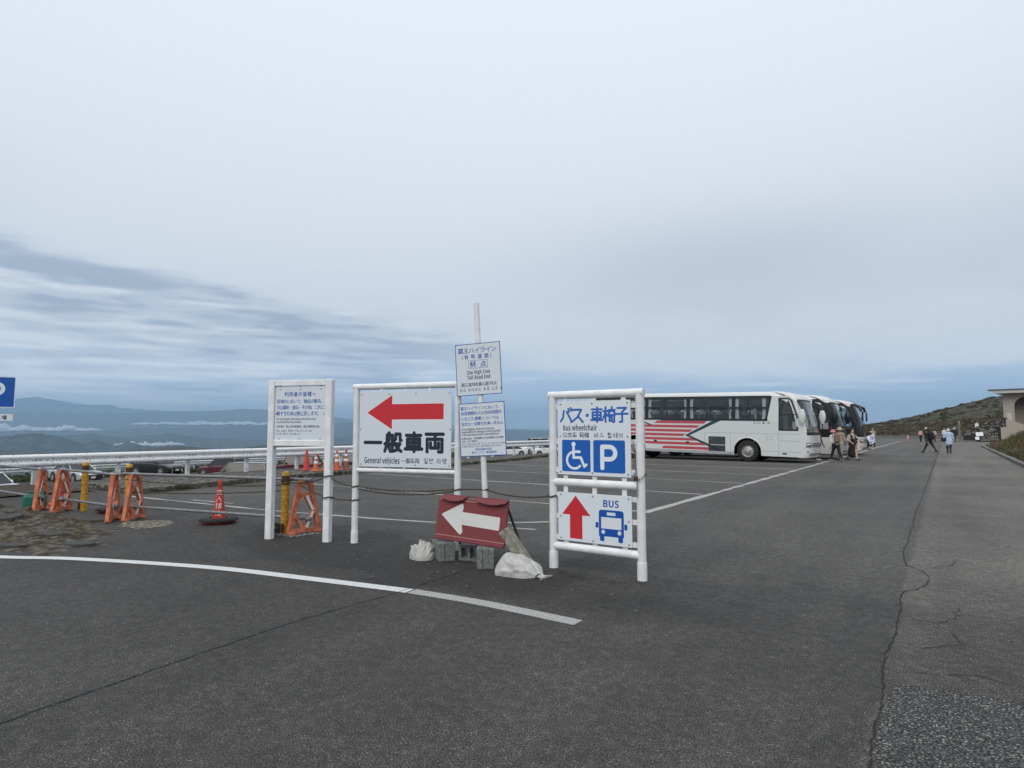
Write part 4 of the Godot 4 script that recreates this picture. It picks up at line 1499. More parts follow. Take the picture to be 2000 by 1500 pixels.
func build_signs() -> void:
	var stud := stud_mesh(0.011)
	# ---- notice to users, square posts
	var a := thing("notice_sign", "white framed notice board on square posts beside the yellow bollard", "sign", Vector3(-7.715, 0, -5.595), 0.355)
	for s in [-1, 1]:
		part(a, "post", box_mesh(Vector3(0.1, 2.37, 0.1), 0.008, Vector3(s * 0.475, 1.135, 0)), M.white_paint)
	part(a, "top_bar", box_mesh(Vector3(0.848, 0.085, 0.085), 0.006, Vector3(0, 2.275, 0)), M.white_paint)
	part(a, "lower_bar", box_mesh(Vector3(0.848, 0.085, 0.085), 0.006, Vector3(0, 1.395, 0)), M.white_paint)
	var p := Print.new(640, 640, SHEET)
	p.row("利用者の皆様へ", 118, 62, 52, 59, 6.5, BLUE, 0.9)
	p.row("用地内において、物品の販売、", 20, 150, 46, 43.5, 5.0, BLUE, 0.85)
	p.row("又は頒布・宣伝・その他、これに", 20, 222, 46, 40.5, 5.0, BLUE, 0.82)
	p.row("類する行為は禁止致します。", 20, 294, 46, 44.0, 5.0, BLUE, 0.86)
	p.latin("The sale of goods, advertising, and similar actions", 20, 394, 32, INK, 0.66, true)
	p.latin("are prohibited on the premises.", 20, 430, 32, INK, 0.66, true)
	p.row("在用地内，禁止进行物品販売、宣伝及類似的行為。", 20, 458, 26, 25.0, 2.8, INK, 0.86)
	p.row("용지 내에서 물품의 판매 광고 및 이와", 20, 512, 24, 26.0, 2.4, INK, 0.86)
	p.row("유사한 행위는 금지합니다", 20, 548, 24, 26.0, 2.4, INK, 0.86)
	var pn := part(a, "panel", board_mesh(0.83, 0.79, 0.006), p.material(), Transform3D(Basis(), Vector3(0, 1.825, 0.022)))
	for q in [Vector2(-0.34, 0.36), Vector2(0, 0.36), Vector2(0.34, 0.36), Vector2(-0.34, -0.365), Vector2(0, -0.365), Vector2(0.34, -0.365), Vector2(-0.4, 0), Vector2(0.4, 0)]:
		part(pn, "stud", stud, M.bolt, Transform3D(Basis(), Vector3(q.x, q.y, 0.003)))
	for x in [-0.34, 0.0, 0.34]:
		part(a, "tab", box_mesh(Vector3(0.035, 0.06, 0.004), 0.0, Vector3(x, 2.215, 0.014)), M.bolt)
		part(a, "tab", box_mesh(Vector3(0.035, 0.06, 0.004), 0.0, Vector3(x, 1.43, 0.014)), M.bolt)

	# ---- general vehicles, round tube frame
	var g := thing("direction_sign", "wide white sign with red arrow pointing left and large black characters", "sign", Vector3(-6.115, 0, -6.135), 0.259)
	var hw := 0.80
	for s in [-1, 1]:
		part(g, "post", post_tube(2.19, 0.045, 0.17 if s < 0 else 0.0), M.white_paint, Transform3D(Basis(), Vector3(s * hw, 0, 0)))
	var b := Build.new()
	b.tube([Vector3(-hw - 0.045, 2.2, 0), Vector3(hw + 0.045, 2.2, 0)], 0.045, 20)
	part(g, "top_bar", b.done(), M.white_paint)
	part(g, "lower_bar", tube_mesh([Vector3(-hw, 1.02, 0), Vector3(hw, 1.02, 0)], 0.032, 16), M.white_paint)
	p = Print.new(1000, 730, SHEET)
	var W := 1000.0
	var H := 730.0
	var arrow := PackedVector2Array()
	for q in [Vector2(0.085, 0.28), Vector2(0.366, 0.05), Vector2(0.366, 0.17), Vector2(0.92, 0.17), Vector2(0.92, 0.375), Vector2(0.366, 0.375), Vector2(0.366, 0.505)]:
		arrow.append(q * Vector2(W, H))
	p.strokes([arrow + PackedVector2Array([arrow[0]])], 7.0, Color8(240, 232, 232))
	p.fill([arrow], RED)
	p.row("一般車両", 66, 402, 176, 224, 34, Color8(36, 42, 54), 1.02)
	p.latin("General vehicles", 62, 698, 80, INK, 0.62, true)
	p.row("一般车両", 474, 644, 46, 50, 5.2, INK, 0.95)
	p.row("일반 차량", 716, 640, 50, 56, 5.0, INK, 0.9)
	pn = part(g, "panel", board_mesh(1.44, 1.05, 0.008), p.material(), Transform3D(Basis(), Vector3(0, 1.6, 0.035)))
	for x in [-0.69, -0.24, 0.18, 0.69]:
		for y in [-0.49, 0.49]:
			part(pn, "stud", stud, M.bolt, Transform3D(Basis(), Vector3(x, y, 0.004)))
	for s in [-1, 1]:
		part(pn, "stud", stud, M.bolt, Transform3D(Basis(), Vector3(s * 0.7, 0, 0.004)))
	for x in [-0.38, 0.0, 0.38]:
		part(g, "tab", box_mesh(Vector3(0.035, 0.09, 0.006), 0.0, Vector3(x, 2.13, 0.02)), M.white_paint)
		part(g, "tab", box_mesh(Vector3(0.035, 0.09, 0.006), 0.0, Vector3(x, 1.07, 0.02)), M.white_paint)

	# ---- leaning pole with two plates
	var pole := thing("road_end_sign", "leaning white pole carrying two blue bordered plates one above the other", "sign", Vector3(-4.91, 0, -6.44), 0.33)
	var lean := Transform3D(Basis(Vector3(0, 0, 1), 0.052), Vector3.ZERO)
	part(pole, "post", post_tube(3.29, 0.037, 0.0), M.white_paint, lean)
	p = Print.new(600, 660, SHEET)
	p.frame(0, 0, 600, 660, 9, BLUE)
	p.row("蔵王ハイライン", 42, 52, 66, 74, 8.0, BLUE, 0.95)
	p.row("（有 料 道 路）", 60, 138, 56, 62, 6.5, BLUE, 0.9)
	p.frame(172, 214, 254, 104, 4.5, BLUE)
	p.row("終", 196, 228, 74, 70, 8.5, BLUE)
	p.row("点", 330, 228, 74, 70, 8.5, BLUE)
	p.latin("Zao High Line", 300, 390, 68, INK, 0.7, true, true)
	p.latin("Toll Road End", 300, 456, 68, INK, 0.7, true, true)
	p.row("蔵王高线收费公路", 66, 498, 46, 46, 4.6, INK, 0.92)
	p.row("终点", 444, 498, 46, 46, 4.6, INK, 0.92)
	p.row("자오 하이라인 유료 도로 종점", 44, 568, 40, 45, 4.0, INK, 0.9)
	pn = part(pole, "upper_plate", board_mesh(0.63, 0.69, 0.005), p.material(), lean * Transform3D(Basis(), Vector3(0.0, 2.395, 0.041)))
	p = Print.new(600, 660, SHEET)
	p.frame(0, 0, 600, 660, 9, BLUE)
	p.row("蔵王ハイラインにおいて、", 26, 42, 42, 45, 4.8, BLUE, 0.9)
	p.row("供用期間外又は供用時間外", 26, 106, 42, 45, 4.8, BLUE, 0.9)
	p.row("に生じた損害については、", 26, 172, 42, 45, 4.8, BLUE, 0.9)
	p.row("当社は一切責任を負いません", 26, 236, 42, 42.5, 4.8, BLUE, 0.88)
	p.latin("At Zao Highline, we do not accept any", 26, 336, 36, INK, 0.66, true)
	p.latin("responsibility for damages occurring outside", 26, 370, 36, INK, 0.66, true)
	p.latin("of the operating period or operating hours.", 26, 404, 36, INK, 0.66, true)
	p.row("在蔵王高线，供用期間外及供用時間外生的損害", 26, 426, 24, 26, 2.7, INK, 0.86)
	p.row("当社一切不負責任。", 26, 460, 24, 26, 2.7, INK, 0.86)
	p.row("자오 하이라인에서 이용 기간 외 또는 이용 시간 외에 발생한", 26, 496, 22, 22.0, 2.2, INK, 0.86)
	p.row("손해에 대해서는 당사는 일체 책임을 지지 않습니다", 26, 526, 22, 22.0, 2.2, INK, 0.86)
	p.row("宮城交通株式会社", 198, 562, 26, 27, 3.0, BLUE, 0.9)
	p.row("蔵王ハイライン管理事務所", 152, 600, 26, 27, 3.0, BLUE, 0.9)
	part(pole, "lower_plate", board_mesh(0.635, 0.7, 0.005), p.material(), lean * Transform3D(Basis(), Vector3(0.018, 1.6, 0.041)))
	for y in [1.4, 1.8, 2.2, 2.6]:
		part(pole, "clamp", box_mesh(Vector3(0.1, 0.03, 0.08), 0.004, Vector3(0, y, -0.012)), M.bolt, lean)

	# ---- coach and wheelchair parking
	var c := thing("coach_parking_sign", "tall white tube frame with blue wheelchair, P and bus signs", "sign", Vector3(-3.24, 0, -6.235), 0.01)
	hw = 0.545
	for s in [-1, 1]:
		part(c, "post", post_tube(1.985, 0.047, 0.19), M.white_paint, Transform3D(Basis(), Vector3(s * hw, 0, 0)))
	part(c, "top_bar", tube_mesh([Vector3(-hw - 0.047, 1.995, 0), Vector3(hw + 0.047, 1.995, 0)], 0.047, 20), M.white_paint)
	for y in [0.985, 0.255]:
		part(c, "cross_bar", tube_mesh([Vector3(-hw, y, 0), Vector3(hw, y, 0)], 0.046, 20), M.white_paint)
	for x in [-0.37, 0.0, 0.36]:
		part(c, "upright", box_mesh(Vector3(0.055, 0.96, 0.008), 0.0, Vector3(x, 1.49, 0.012)), M.white_paint)
		part(c, "upright", box_mesh(Vector3(0.055, 0.68, 0.008), 0.0, Vector3(x, 0.62, 0.012)), M.white_paint)
	for s in [-1, 1]:
		for y in [1.86, 1.46, 1.13, 0.84, 0.6, 0.36]:
			part(c, "side_tab", box_mesh(Vector3(0.15, 0.055, 0.006), 0.0, Vector3(s * 0.455, y, 0.004)), M.white_paint)
	p = Print.new(760, 712, Color8(218, 224, 230))
	p.row("バス", 26, 66, 138, 124, 21, Color8(46, 96, 178), 0.9)
	p.fill([circle(322, 140, 17)], Color8(46, 96, 178))
	p.row("車椅子", 362, 66, 138, 127, 20, Color8(46, 96, 178), 0.86)
	p.latin("bus wheelchair", 60, 286, 76, INK, 0.66, true)
	p.row("公交车", 56, 304, 48, 53, 5.6, INK, 0.95)
	p.row("轮椅", 238, 304, 48, 53, 5.6, INK, 0.95)
	p.row("버스 휠체어", 392, 306, 48, 56, 5.0, INK, 0.92)
	p.rect(46, 376, 306, 306, SIGN_BLUE, 16)
	p.rect(382, 376, 322, 306, SIGN_BLUE, 16)
	var wh := Color8(226, 233, 242)
	# wheelchair
	p.fill([circle(172, 418, 23)], wh)
	p.strokes([PackedVector2Array([Vector2(172, 424), Vector2(172, 548)]), PackedVector2Array([Vector2(172, 490), Vector2(236, 490)]), PackedVector2Array([Vector2(172, 546), Vector2(250, 546), Vector2(286, 630), Vector2(308, 612)])], 26, wh)
	var arc := PackedVector2Array()
	for i in 25:
		var an := deg_to_rad(lerpf(-104.0, -318.0, i / 24.0))
		arc.append(Vector2(180 + 80 * cos(an), 572 - 80 * sin(-an)))
	p.strokes([arc], 24, wh)
	# P
	var pp := PackedVector2Array([Vector2(474, 636), Vector2(474, 438), Vector2(544, 438)])
	for i in 13:
		var an := -PI / 2 + PI * i / 12.0
		pp.append(Vector2(548 + 58 * cos(an), 496 + 58 * sin(an)))
	pp.append(Vector2(474, 554))
	p.strokes([pp], 42, wh)
	pn = part(c, "upper_panel", board_mesh(0.91, 0.84, 0.008), p.material(), Transform3D(Basis(), Vector3(-0.005, 1.5, 0.03)))
	for x in [-0.42, -0.01, 0.42]:
		for y in [-0.39, 0.39]:
			part(pn, "stud", stud, M.bolt, Transform3D(Basis(), Vector3(x, y, 0.004)))
	for s in [-1, 1]:
		part(pn, "stud", stud, M.bolt, Transform3D(Basis(), Vector3(s * 0.42, 0.02, 0.004)))
	p = Print.new(760, 456, Color8(218, 224, 230))
	arrow = PackedVector2Array()
	for q in [Vector2(0.25, 0.06), Vector2(0.455, 0.46), Vector2(0.342, 0.46), Vector2(0.342, 0.945), Vector2(0.168, 0.945), Vector2(0.168, 0.46), Vector2(0.055, 0.46)]:
		arrow.append(q * Vector2(760, 456))
	p.fill([arrow], RED)
	p.latin("BUS", 556, 114, 90, Color8(24, 76, 160), 1.0, true, true)
	var ib := Color8(16, 78, 164)
	p.rect(432, 140, 250, 240, ib, 30)
	p.rect(432, 250, 250, 130, ib)
	p.rect(442, 372, 46, 54, ib, 14)
	p.rect(626, 372, 46, 54, ib, 14)
	p.rect(398, 256, 30, 52, ib, 10)
	p.rect(686, 256, 30, 52, ib, 10)
	p.rect(514, 160, 86, 28, Color8(218, 224, 230))
	p.rect(456, 206, 202, 104, Color8(218, 224, 230))
	p.fill([circle(476, 340, 19)], Color8(218, 224, 230))
	p.fill([circle(638, 340, 19)], Color8(218, 224, 230))
	pn = part(c, "lower_panel", board_mesh(0.91, 0.545, 0.008), p.material(), Transform3D(Basis(), Vector3(-0.005, 0.605, 0.03)))
	for x in [-0.42, -0.01, 0.42]:
		for y in [-0.245, 0.245]:
			part(pn, "stud", stud, M.bolt, Transform3D(Basis(), Vector3(x, y, 0.004)))
	for s in [-1, 1]:
		part(pn, "stud", stud, M.bolt, Transform3D(Basis(), Vector3(s * 0.42, 0.0, 0.004)))

	# ---- parking sign at the left edge
	var k := thing("parking_sign", "blue square P parking sign with small white name plate below", "sign", Vector3(-15.3, 0, -4.05), 1.15)
	part(k, "post", post_tube(2.75, 0.038, 0.0), M.galv)
	p = Print.new(512, 512, Color8(214, 222, 232))
	p.rect(14, 14, 484, 484, Color8(22, 84, 170), 10)
	pp = PackedVector2Array([Vector2(170, 410), Vector2(170, 120), Vector2(262, 120)])
	for i in 13:
		var an := -PI / 2 + PI * i / 12.0
		pp.append(Vector2(266 + 84 * cos(an), 204 + 84 * sin(an)))
	pp.append(Vector2(170, 288))
	p.strokes([pp], 56, wh)
	part(k, "plate", board_mesh(0.62, 0.62, 0.006), p.material(), Transform3D(Basis(), Vector3(0.0, 2.33, 0.043)))
	p = Print.new(480, 110, Color8(218, 222, 226))
	p.row("駐車場", 62, 24, 62, 138, 8.0, INK)
	part(k, "name_plate", board_mesh(0.58, 0.135, 0.006), p.material(), Transform3D(Basis(), Vector3(0.0, 1.83, 0.043)))

	# ---- chain and padlock on the coach sign
	var ch := thing("padlock_chain", "rusty chain with padlock hanging round the right post of the coach parking sign", "chain", Vector3(-2.695, 1.15, -6.235))
	var link := Build.new()
	var ringp := []
	for i in 9:
		var an := TAU * i / 8.0
		ringp.append(Vector3(cos(an) * 0.009, sin(an) * 0.016, 0))
	link.tube(ringp, 0.003, 5, false)
	var lm := link.done()
	var path := []
	for i in 15:
		path.append(Vector3(-0.06 + 0.002 * i, 0.32 - i * 0.025, 0.04))
	for i in 12:
		var an := -PI * 0.9 + PI * 1.5 * i / 11.0
		path.append(Vector3(0.062 * sin(an) * -1.0, -0.06 + 0.03 * sin(i * 0.7), 0.062 * cos(an)))
	for i in 9:
		path.append(Vector3(-0.012, -0.06 - i * 0.025, 0.062))
	for i in path.size():
		part(ch, "link", lm, M.galv, Transform3D(Basis(Vector3.UP, PI / 2 * (i % 2)) , path[i]))
	var lock := part(ch, "padlock", box_mesh(Vector3(0.05, 0.045, 0.02), 0.006, Vector3(-0.04, -0.07, 0.07)), M.steel_dark, Transform3D(Basis(Vector3(0, 0, 1), 0.2), Vector3.ZERO))
	part(lock, "shackle", tube_mesh([Vector3(-0.055, -0.05, 0.07), Vector3(-0.055, -0.02, 0.07), Vector3(-0.04, -0.008, 0.07), Vector3(-0.025, -0.02, 0.07), Vector3(-0.025, -0.05, 0.07)], 0.004, 6), M.bolt)


func circle(x: float, y: float, r: float) -> PackedVector2Array:
	var p := PackedVector2Array()
	for i in 24:
		p.append(Vector2(x + r * cos(TAU * i / 24.0), y + r * sin(TAU * i / 24.0)))
	return p


# ------------------------------------------------------------------ orange stands, pipes, cones, bollards, ropes

func bar2(b: Build, p: Vector2, q: Vector2, w0: float, w1: float, depth: float) -> void:
	var d := (q - p).normalized()
	var n := Vector2(-d.y, d.x)
	b.prism(PackedVector2Array([p - n * w0, q - n * w1, q + n * w1, p + n * w0]), -depth, depth)


func stand(called: String, label: String, a: Vector2, c: Vector2, flip: bool, proto: Array) -> void:
	var d := c - a
	var mid := (a + c) * 0.5
	var t := thing(called, label, "barricade stand", Vector3(mid.x, 0.004, mid.y), atan2(-d.y, d.x), "orange barricade stands")
	var xf := Transform3D(Basis(Vector3(-1, 0, 0), Vector3.UP, Vector3(0, 0, -1)) if flip else Basis(), Vector3.ZERO)
	part(t, "frame", proto[0], M.orange, xf)
	for s in 2:
		part(t, "reflector", proto[1 + s], M.reflector, xf)
	for f in [-0.2, 0.2]:
		part(t, "foot", box_mesh(Vector3(0.13, 0.045, 0.09), 0.01, Vector3(f, 0.022, 0)), M.orange, xf)
	part(t, "pipe_clip", proto[3], M.galv, xf)
	part(t, "pipe_clip", proto[3], M.galv, xf * Transform3D(Basis(), Vector3(0, -0.57, 0)))


func cone(label: String, at: Vector3, h: float, style: int, turn := 0.0, group := "") -> Node3D:
	var t := thing("traffic_cone", label, "traffic cone", at, turn, group)
	var b := Build.new()
	var r := h * 0.165
	if style == 0:
		# tall eight sided cone
		b.lathe([[r * 1.05, 0.03], [r * 0.98, 0.05], [h * 0.04, h * 0.985], [h * 0.034, h], [0.0, h]], 8, Transform3D(Basis(Vector3.UP, PI / 8), Vector3.ZERO), false, false)
	else:
		b.lathe([[r * 1.05, 0.03], [r * 0.98, 0.05], [h * 0.045, h * 0.97], [h * 0.035, h], [0.0, h * 1.001]], 18, Transform3D(), false)
	part(t, "shell", b.done(), [M.cone_red, M.cone_red, M.cone_orange, M.cone_faded][style])
	part(t, "base", box_mesh(Vector3(h * 0.52, 0.035, h * 0.52), 0.014, Vector3(0, 0.018, 0)), [M.cone_red, M.cone_red, M.cone_orange, M.cone_faded][style])
	if style >= 2:
		for band in [[0.42, 0.56], [0.68, 0.8]]:
			var bb := Build.new()
			var r0 := lerpf(r * 0.98, h * 0.045, (band[0] * h - 0.05) / (h * 0.92)) + 0.003
			var r1 := lerpf(r * 0.98, h * 0.045, (band[1] * h - 0.05) / (h * 0.92)) + 0.003
			bb.lathe([[r0, band[0] * h], [r1, band[1] * h]], 18, Transform3D(), false)
			part(t, "band", bb.done(), M.reflector)
	return t


# the four characters run down the side of the cone that faces the road
func cone_lettering(t: Node3D, h: float, facing: float) -> void:
	var r := h * 0.165
	var slope := atan2(r * 0.93 - h * 0.034, h * 0.9)
	for i in 4:
		var y := h * (0.72 - 0.155 * i)
		var rad := lerpf(r * 0.98, h * 0.04, (y - 0.05) / (h * 0.93)) * cos(PI / 8) + 0.0015
		var s := h * 0.115
		var b := Build.new()
		var p := Print.new(8, 8, Color.WHITE)
		for l in p.decode(GLYPHS[["立", "入", "禁", "止"][i]], -s / 2, -s / 2, s, s):
			for k in l.size() - 1:
				var d: Vector2 = l[k + 1] - l[k]
				if d.length() < 1e-5:
					continue
				var n := Vector2(-d.y, d.x).normalized() * s * 0.055
				var e := d.normalized() * s * 0.04
				var z: float = 0.0002 * (k % 3)
				var q0: Vector2 = l[k] - e - n
				var q1: Vector2 = l[k + 1] + e - n
				var q2: Vector2 = l[k + 1] + e + n
				var q3: Vector2 = l[k] - e + n
				b.quad(Vector3(q0.x, -q0.y, z), Vector3(q3.x, -q3.y, z), Vector3(q2.x, -q2.y, z), Vector3(q1.x, -q1.y, z))
		var basis := Basis(Vector3.UP, facing) * Basis(Vector3.RIGHT, -slope)
		part(t, "character", b.done(), M.reflector, Transform3D(basis, Basis(Vector3.UP, facing) * Vector3(0, y, rad)))


func rope_span(b: Build, p: Vector3, q: Vector3, sag: float) -> void:
	var n := maxi(10, int(p.distance_to(q) * 26.0))
	for s in 2:
		var pts := []
		var d := (q - p).normalized()
		var side := d.cross(Vector3.UP).normalized()
		for i in n + 1:
			var t := float(i) / n
			var c := p.lerp(q, t) + Vector3.DOWN * sag * 4.0 * t * (1.0 - t)
			var a := p.distance_to(q) * t * 42.0 + s * PI
			pts.append(c + (side * cos(a) + Vector3.UP * sin(a)) * 0.005)
		b.tube(pts, 0.006, 5)


func loop_round(b: Build, c: Vector3, r: float) -> void:
	var pts := []
	for i in 17:
		var a := TAU * i / 16.0
		pts.append(c + Vector3(cos(a) * r, 0.008 * sin(a * 3.0), sin(a) * r))
	b.tube(pts, 0.009, 5, false)


func build_barrier() -> void:
	M.orange = tinted(M.mottle, 0.66, 0.19, 0.09, 0.55, 0.8, null, 1.0, false)
	M.reflector = plain(0.74, 0.71, 0.69, 0.5)
	M.cone_red = tinted(M.mottle, 0.62, 0.06, 0.045, 0.5, 2.0, null, 1.0, false)
	M.cone_orange = tinted(M.mottle, 0.7, 0.15, 0.06, 0.55, 2.0, null, 1.0, false)
	M.cone_faded = tinted(M.mottle_strong, 0.5, 0.16, 0.12, 0.7, 4.0, null, 1.0, false)
	M.yellow = tinted(M.mottle, 0.62, 0.32, 0.02, 0.5, 3.0, null, 1.0, false)
	M.rust = tinted(M.mottle_strong, 0.13, 0.07, 0.035, 0.9, 9.0, null, 1.0, false)
	M.rope = tinted(M.mottle_strong, 0.1, 0.088, 0.055, 0.95, 14.0)
	M.block_pale = tinted(M.mottle, 0.3, 0.285, 0.24, 0.95, 2.0)
	M.rubber = tinted(M.mottle, 0.018, 0.018, 0.019, 0.8, 3.0, null, 1.0, false)
	M.green_tank = tinted(M.mottle, 0.02, 0.17, 0.12, 0.5, 3.0, null, 1.0, false)
	M.red_board = plain(0.17, 0.034, 0.038, 0.6)
	M.sack = tinted(M.mottle_strong_pale, 0.5, 0.5, 0.485, 0.75, 2.2, null, 1.0, false)

	# one moulded A panel: legs, cap, cross bars, diamond braces with holes between
	var b := Build.new()
	bar2(b, Vector2(-0.245, 0.02), Vector2(-0.088, 0.78), 0.034, 0.03, 0.03)
	bar2(b, Vector2(0.245, 0.02), Vector2(0.088, 0.78), 0.034, 0.03, 0.0305)
	bar2(b, Vector2(-0.1, 0.775), Vector2(0.1, 0.775), 0.036, 0.036, 0.034)
	bar2(b, Vector2(-0.12, 0.6), Vector2(0.12, 0.6), 0.026, 0.026, 0.028)
	bar2(b, Vector2(-0.235, 0.055), Vector2(0.235, 0.055), 0.028, 0.028, 0.029)
	bar2(b, Vector2(0.005, 0.6), Vector2(0.135, 0.34), 0.027, 0.027, 0.026)
	bar2(b, Vector2(0.135, 0.34), Vector2(0.01, 0.06), 0.027, 0.027, 0.0265)
	bar2(b, Vector2(-0.175, 0.33), Vector2(-0.02, 0.06), 0.025, 0.025, 0.0255)
	bar2(b, Vector2(-0.13, 0.5), Vector2(-0.02, 0.58), 0.018, 0.018, 0.025)
	for q in 6:
		for s in [-1, 1]:
			b.lathe([[0.008, -0.034], [0.008, 0.034]], 6, Transform3D(Basis(Vector3.RIGHT, PI / 2), Vector3(s * lerpf(0.228, 0.1, q / 5.0), lerpf(0.12, 0.72, q / 5.0), 0)))
	var r0 := Build.new()
	bar2(r0, Vector2(0.018, 0.575), Vector2(0.13, 0.352), 0.021, 0.021, 0.0285)
	var r1 := Build.new()
	bar2(r1, Vector2(0.13, 0.33), Vector2(0.025, 0.095), 0.021, 0.021, 0.029)
	var clip := Build.new()
	clip.lathe([[0.032, -0.06], [0.034, -0.02], [0.034, 0.02], [0.032, 0.06]], 10, Transform3D(Basis(Vector3.RIGHT, PI / 2), Vector3(0, 0.81, 0)))
	clip.box(Vector3(0, 0.845, 0), Vector3(0.03, 0.03, 0.06), 0.006)
	var proto := [b.done(), r0.done(), r1.done(), clip.done()]
	stand("barricade_stand", "orange A-shaped barricade stand leftmost, beside the green weight", Vector2(-14.42, -4.5), Vector2(-14.82, -4.84), true, proto)
	stand("barricade_stand", "orange A-shaped barricade stand second from the left with pipe clamp", Vector2(-13.92, -4.62), Vector2(-14.24, -5.06), false, proto)
	stand("barricade_stand", "orange A-shaped barricade stand whose white chevron points left, at tan patch", Vector2(-11.72, -4.7), Vector2(-12.14, -5.05), true, proto)
	stand("barricade_stand", "orange A-shaped barricade stand whose white chevron points right, at tan patch", Vector2(-11.6, -4.9), Vector2(-11.88, -5.36), false, proto)
	stand("barricade_stand", "orange A-shaped barricade stand beside the yellow bollard and notice sign", Vector2(-8.13, -5.72), Vector2(-8.06, -6.24), false, proto)

	# scaffold pipes, one thing each
	var pipes := [
		["upper grey pipe running off the left edge of the picture", Vector3(-19.6, 0.75, -4.95), Vector3(-14.45, 0.81, -4.63)],
		["upper grey pipe between the two pairs of orange stands", Vector3(-14.25, 0.815, -4.82), Vector3(-11.82, 0.795, -4.93)],
		["long upper grey pipe in front of the lone red cone", Vector3(-11.98, 0.81, -5.02), Vector3(-7.95, 0.825, -6.0)],
		["lower grey pipe running off the left edge of the picture", Vector3(-19.6, 0.16, -4.95), Vector3(-14.45, 0.27, -4.63)],
		["lower grey pipe between the two pairs of orange stands", Vector3(-14.25, 0.245, -4.85), Vector3(-11.82, 0.255, -4.9)],
		["long lower grey pipe across the lone red cone", Vector3(-11.98, 0.235, -5.08), Vector3(-7.95, 0.235, -6.0)],
	]
	for q in pipes:
		var p: Vector3 = q[1]
		var e: Vector3 = q[2]
		var t := thing("barrier_pipe", q[0], "pipe", Vector3(p.x, 0, p.z), 0.0, "grey barrier pipes")
		var o := Vector3(p.x, 0, p.z)
		part(t, "tube", tube_mesh([p - o, e - o], 0.0245, 12), M.galv)
		for f in [0.012, 0.988]:
			var c := p.lerp(e, f) - o
			var dd := (e - p).normalized() * 0.035
			part(t, "end_collar", tube_mesh([c - dd, c + dd], 0.031, 10), M.galv)

	# bollards
	var bol := Build.new()
	bol.lathe([[0.057, -0.02], [0.057, 0.9], [0.05, 0.935], [0.03, 0.95], [0.0, 0.953]], 18, Transform3D(), false)
	var band := Build.new()
	band.lathe([[0.0595, -0.045], [0.061, -0.02], [0.0595, 0.045]], 14, Transform3D(), false)
	var places := [["yellow steel bollard between the left stands, with a rusty hinge", Vector3(-13.87, 0, -5.14), 0.0], ["yellow steel bollard half hidden behind the second pair of stands", Vector3(-12.5, 0, -5.35), 0.5], ["yellow steel bollard behind the notice sign, rust at its top", Vector3(-8.33, 0, -5.8), 1.1]]
	for q in places:
		var t := thing("bollard", q[0], "bollard", q[1], q[2], "yellow bollards")
		part(t, "shaft", bol.done(), M.yellow)
		part(t, "rust_band", band.done(), M.rust, Transform3D(Basis(), Vector3(0, 0.84, 0)))
		part(t, "rust_band", band.done(), M.rust, Transform3D(Basis().scaled(Vector3(1.0, 0.3, 1.0)), Vector3(0, 0.76, 0)))
		part(t, "wire", tube_mesh([Vector3(0.06, 0.5, 0), Vector3(0.03, 0.505, 0.052), Vector3(-0.03, 0.49, 0.052), Vector3(-0.06, 0.5, 0)], 0.004, 5), M.steel_dark)
		part(t, "hinge", box_mesh(Vector3(0.05, 0.14, 0.05), 0.01, Vector3(-0.045, 0.1, 0.06)), M.rust)
	var wheel := thing("caster_wheel", "dark worn wheel lying at the foot of the bollard behind the notice sign", "wheel", Vector3(-8.43, 0.085, -5.72), 0.9)
	var wb := Build.new()
	wb.lathe([[0.03, -0.025], [0.075, -0.027], [0.085, -0.015], [0.085, 0.015], [0.075, 0.027], [0.03, 0.025]], 20, Transform3D(Basis(Vector3.RIGHT, PI / 2), Vector3.ZERO), false)
	part(wheel, "tyre", wb.done(), M.rubber)
	wb = Build.new()
	wb.lathe([[0.0, -0.028], [0.034, -0.028], [0.034, 0.028], [0.0, 0.028]], 14, Transform3D(Basis(Vector3.RIGHT, PI / 2), Vector3.ZERO), false)
	part(wheel, "hub", wb.done(), M.rust)
	var pad := Build.new()
	pad.prism(PackedVector2Array([Vector2(-0.35, -0.25), Vector2(0.3, -0.28), Vector2(0.36, 0.2), Vector2(-0.3, 0.27)]), -0.05, 0.012, Transform3D(Basis(Vector3.RIGHT, -PI / 2), Vector3(-8.25, 0, -5.95)))
	setting("concrete_pad", pad.done(), M.concrete)
	pad = Build.new()
	pad.prism(PackedVector2Array([Vector2(-0.62, -0.1), Vector2(-0.15, -0.38), Vector2(0.42, -0.3), Vector2(0.5, 0.1), Vector2(0.1, 0.42), Vector2(-0.3, 0.36)]), -0.05, 0.006, Transform3D(Basis(Vector3.RIGHT, -PI / 2), Vector3(-11.05, 0, -5.05)))
	setting("concrete_pad", pad.done(), M.concrete_pale)

	# cones with lettering along the barrier
	var c1 := cone("red cone with white characters in a black rubber weight ring", Vector3(-10.19, 0, -5.81), 0.74, 0, 0.3, "red cones along the barrier")
	var ring := Build.new()
	ring.lathe([[0.13, 0.04], [0.15, 0.085], [0.28, 0.085], [0.31, 0.06], [0.31, 0.035], [0.29, 0.03]], 8, Transform3D(), false, false)
	var wr := thing("cone_weight", "black rubber weight ring round the foot of the lone red cone", "weight", Vector3(-10.19, 0.012, -5.81), 0.35)
	part(wr, "ring", ring.done(), M.rubber)
	cone_lettering(c1, 0.74, 0.62)
	var c2 := cone("red cone with white characters behind the second pair of stands", Vector3(-13.2, 0, -5.41), 0.74, 0, 0.5, "red cones along the barrier")
	var wr2 := thing("cone_weight", "black rubber weight ring round the cone behind the stands", "weight", Vector3(-13.2, 0.012, -5.41), 0.6)
	part(wr2, "ring", ring.done(), M.rubber)
	cone_lettering(c2, 0.74, 0.9)
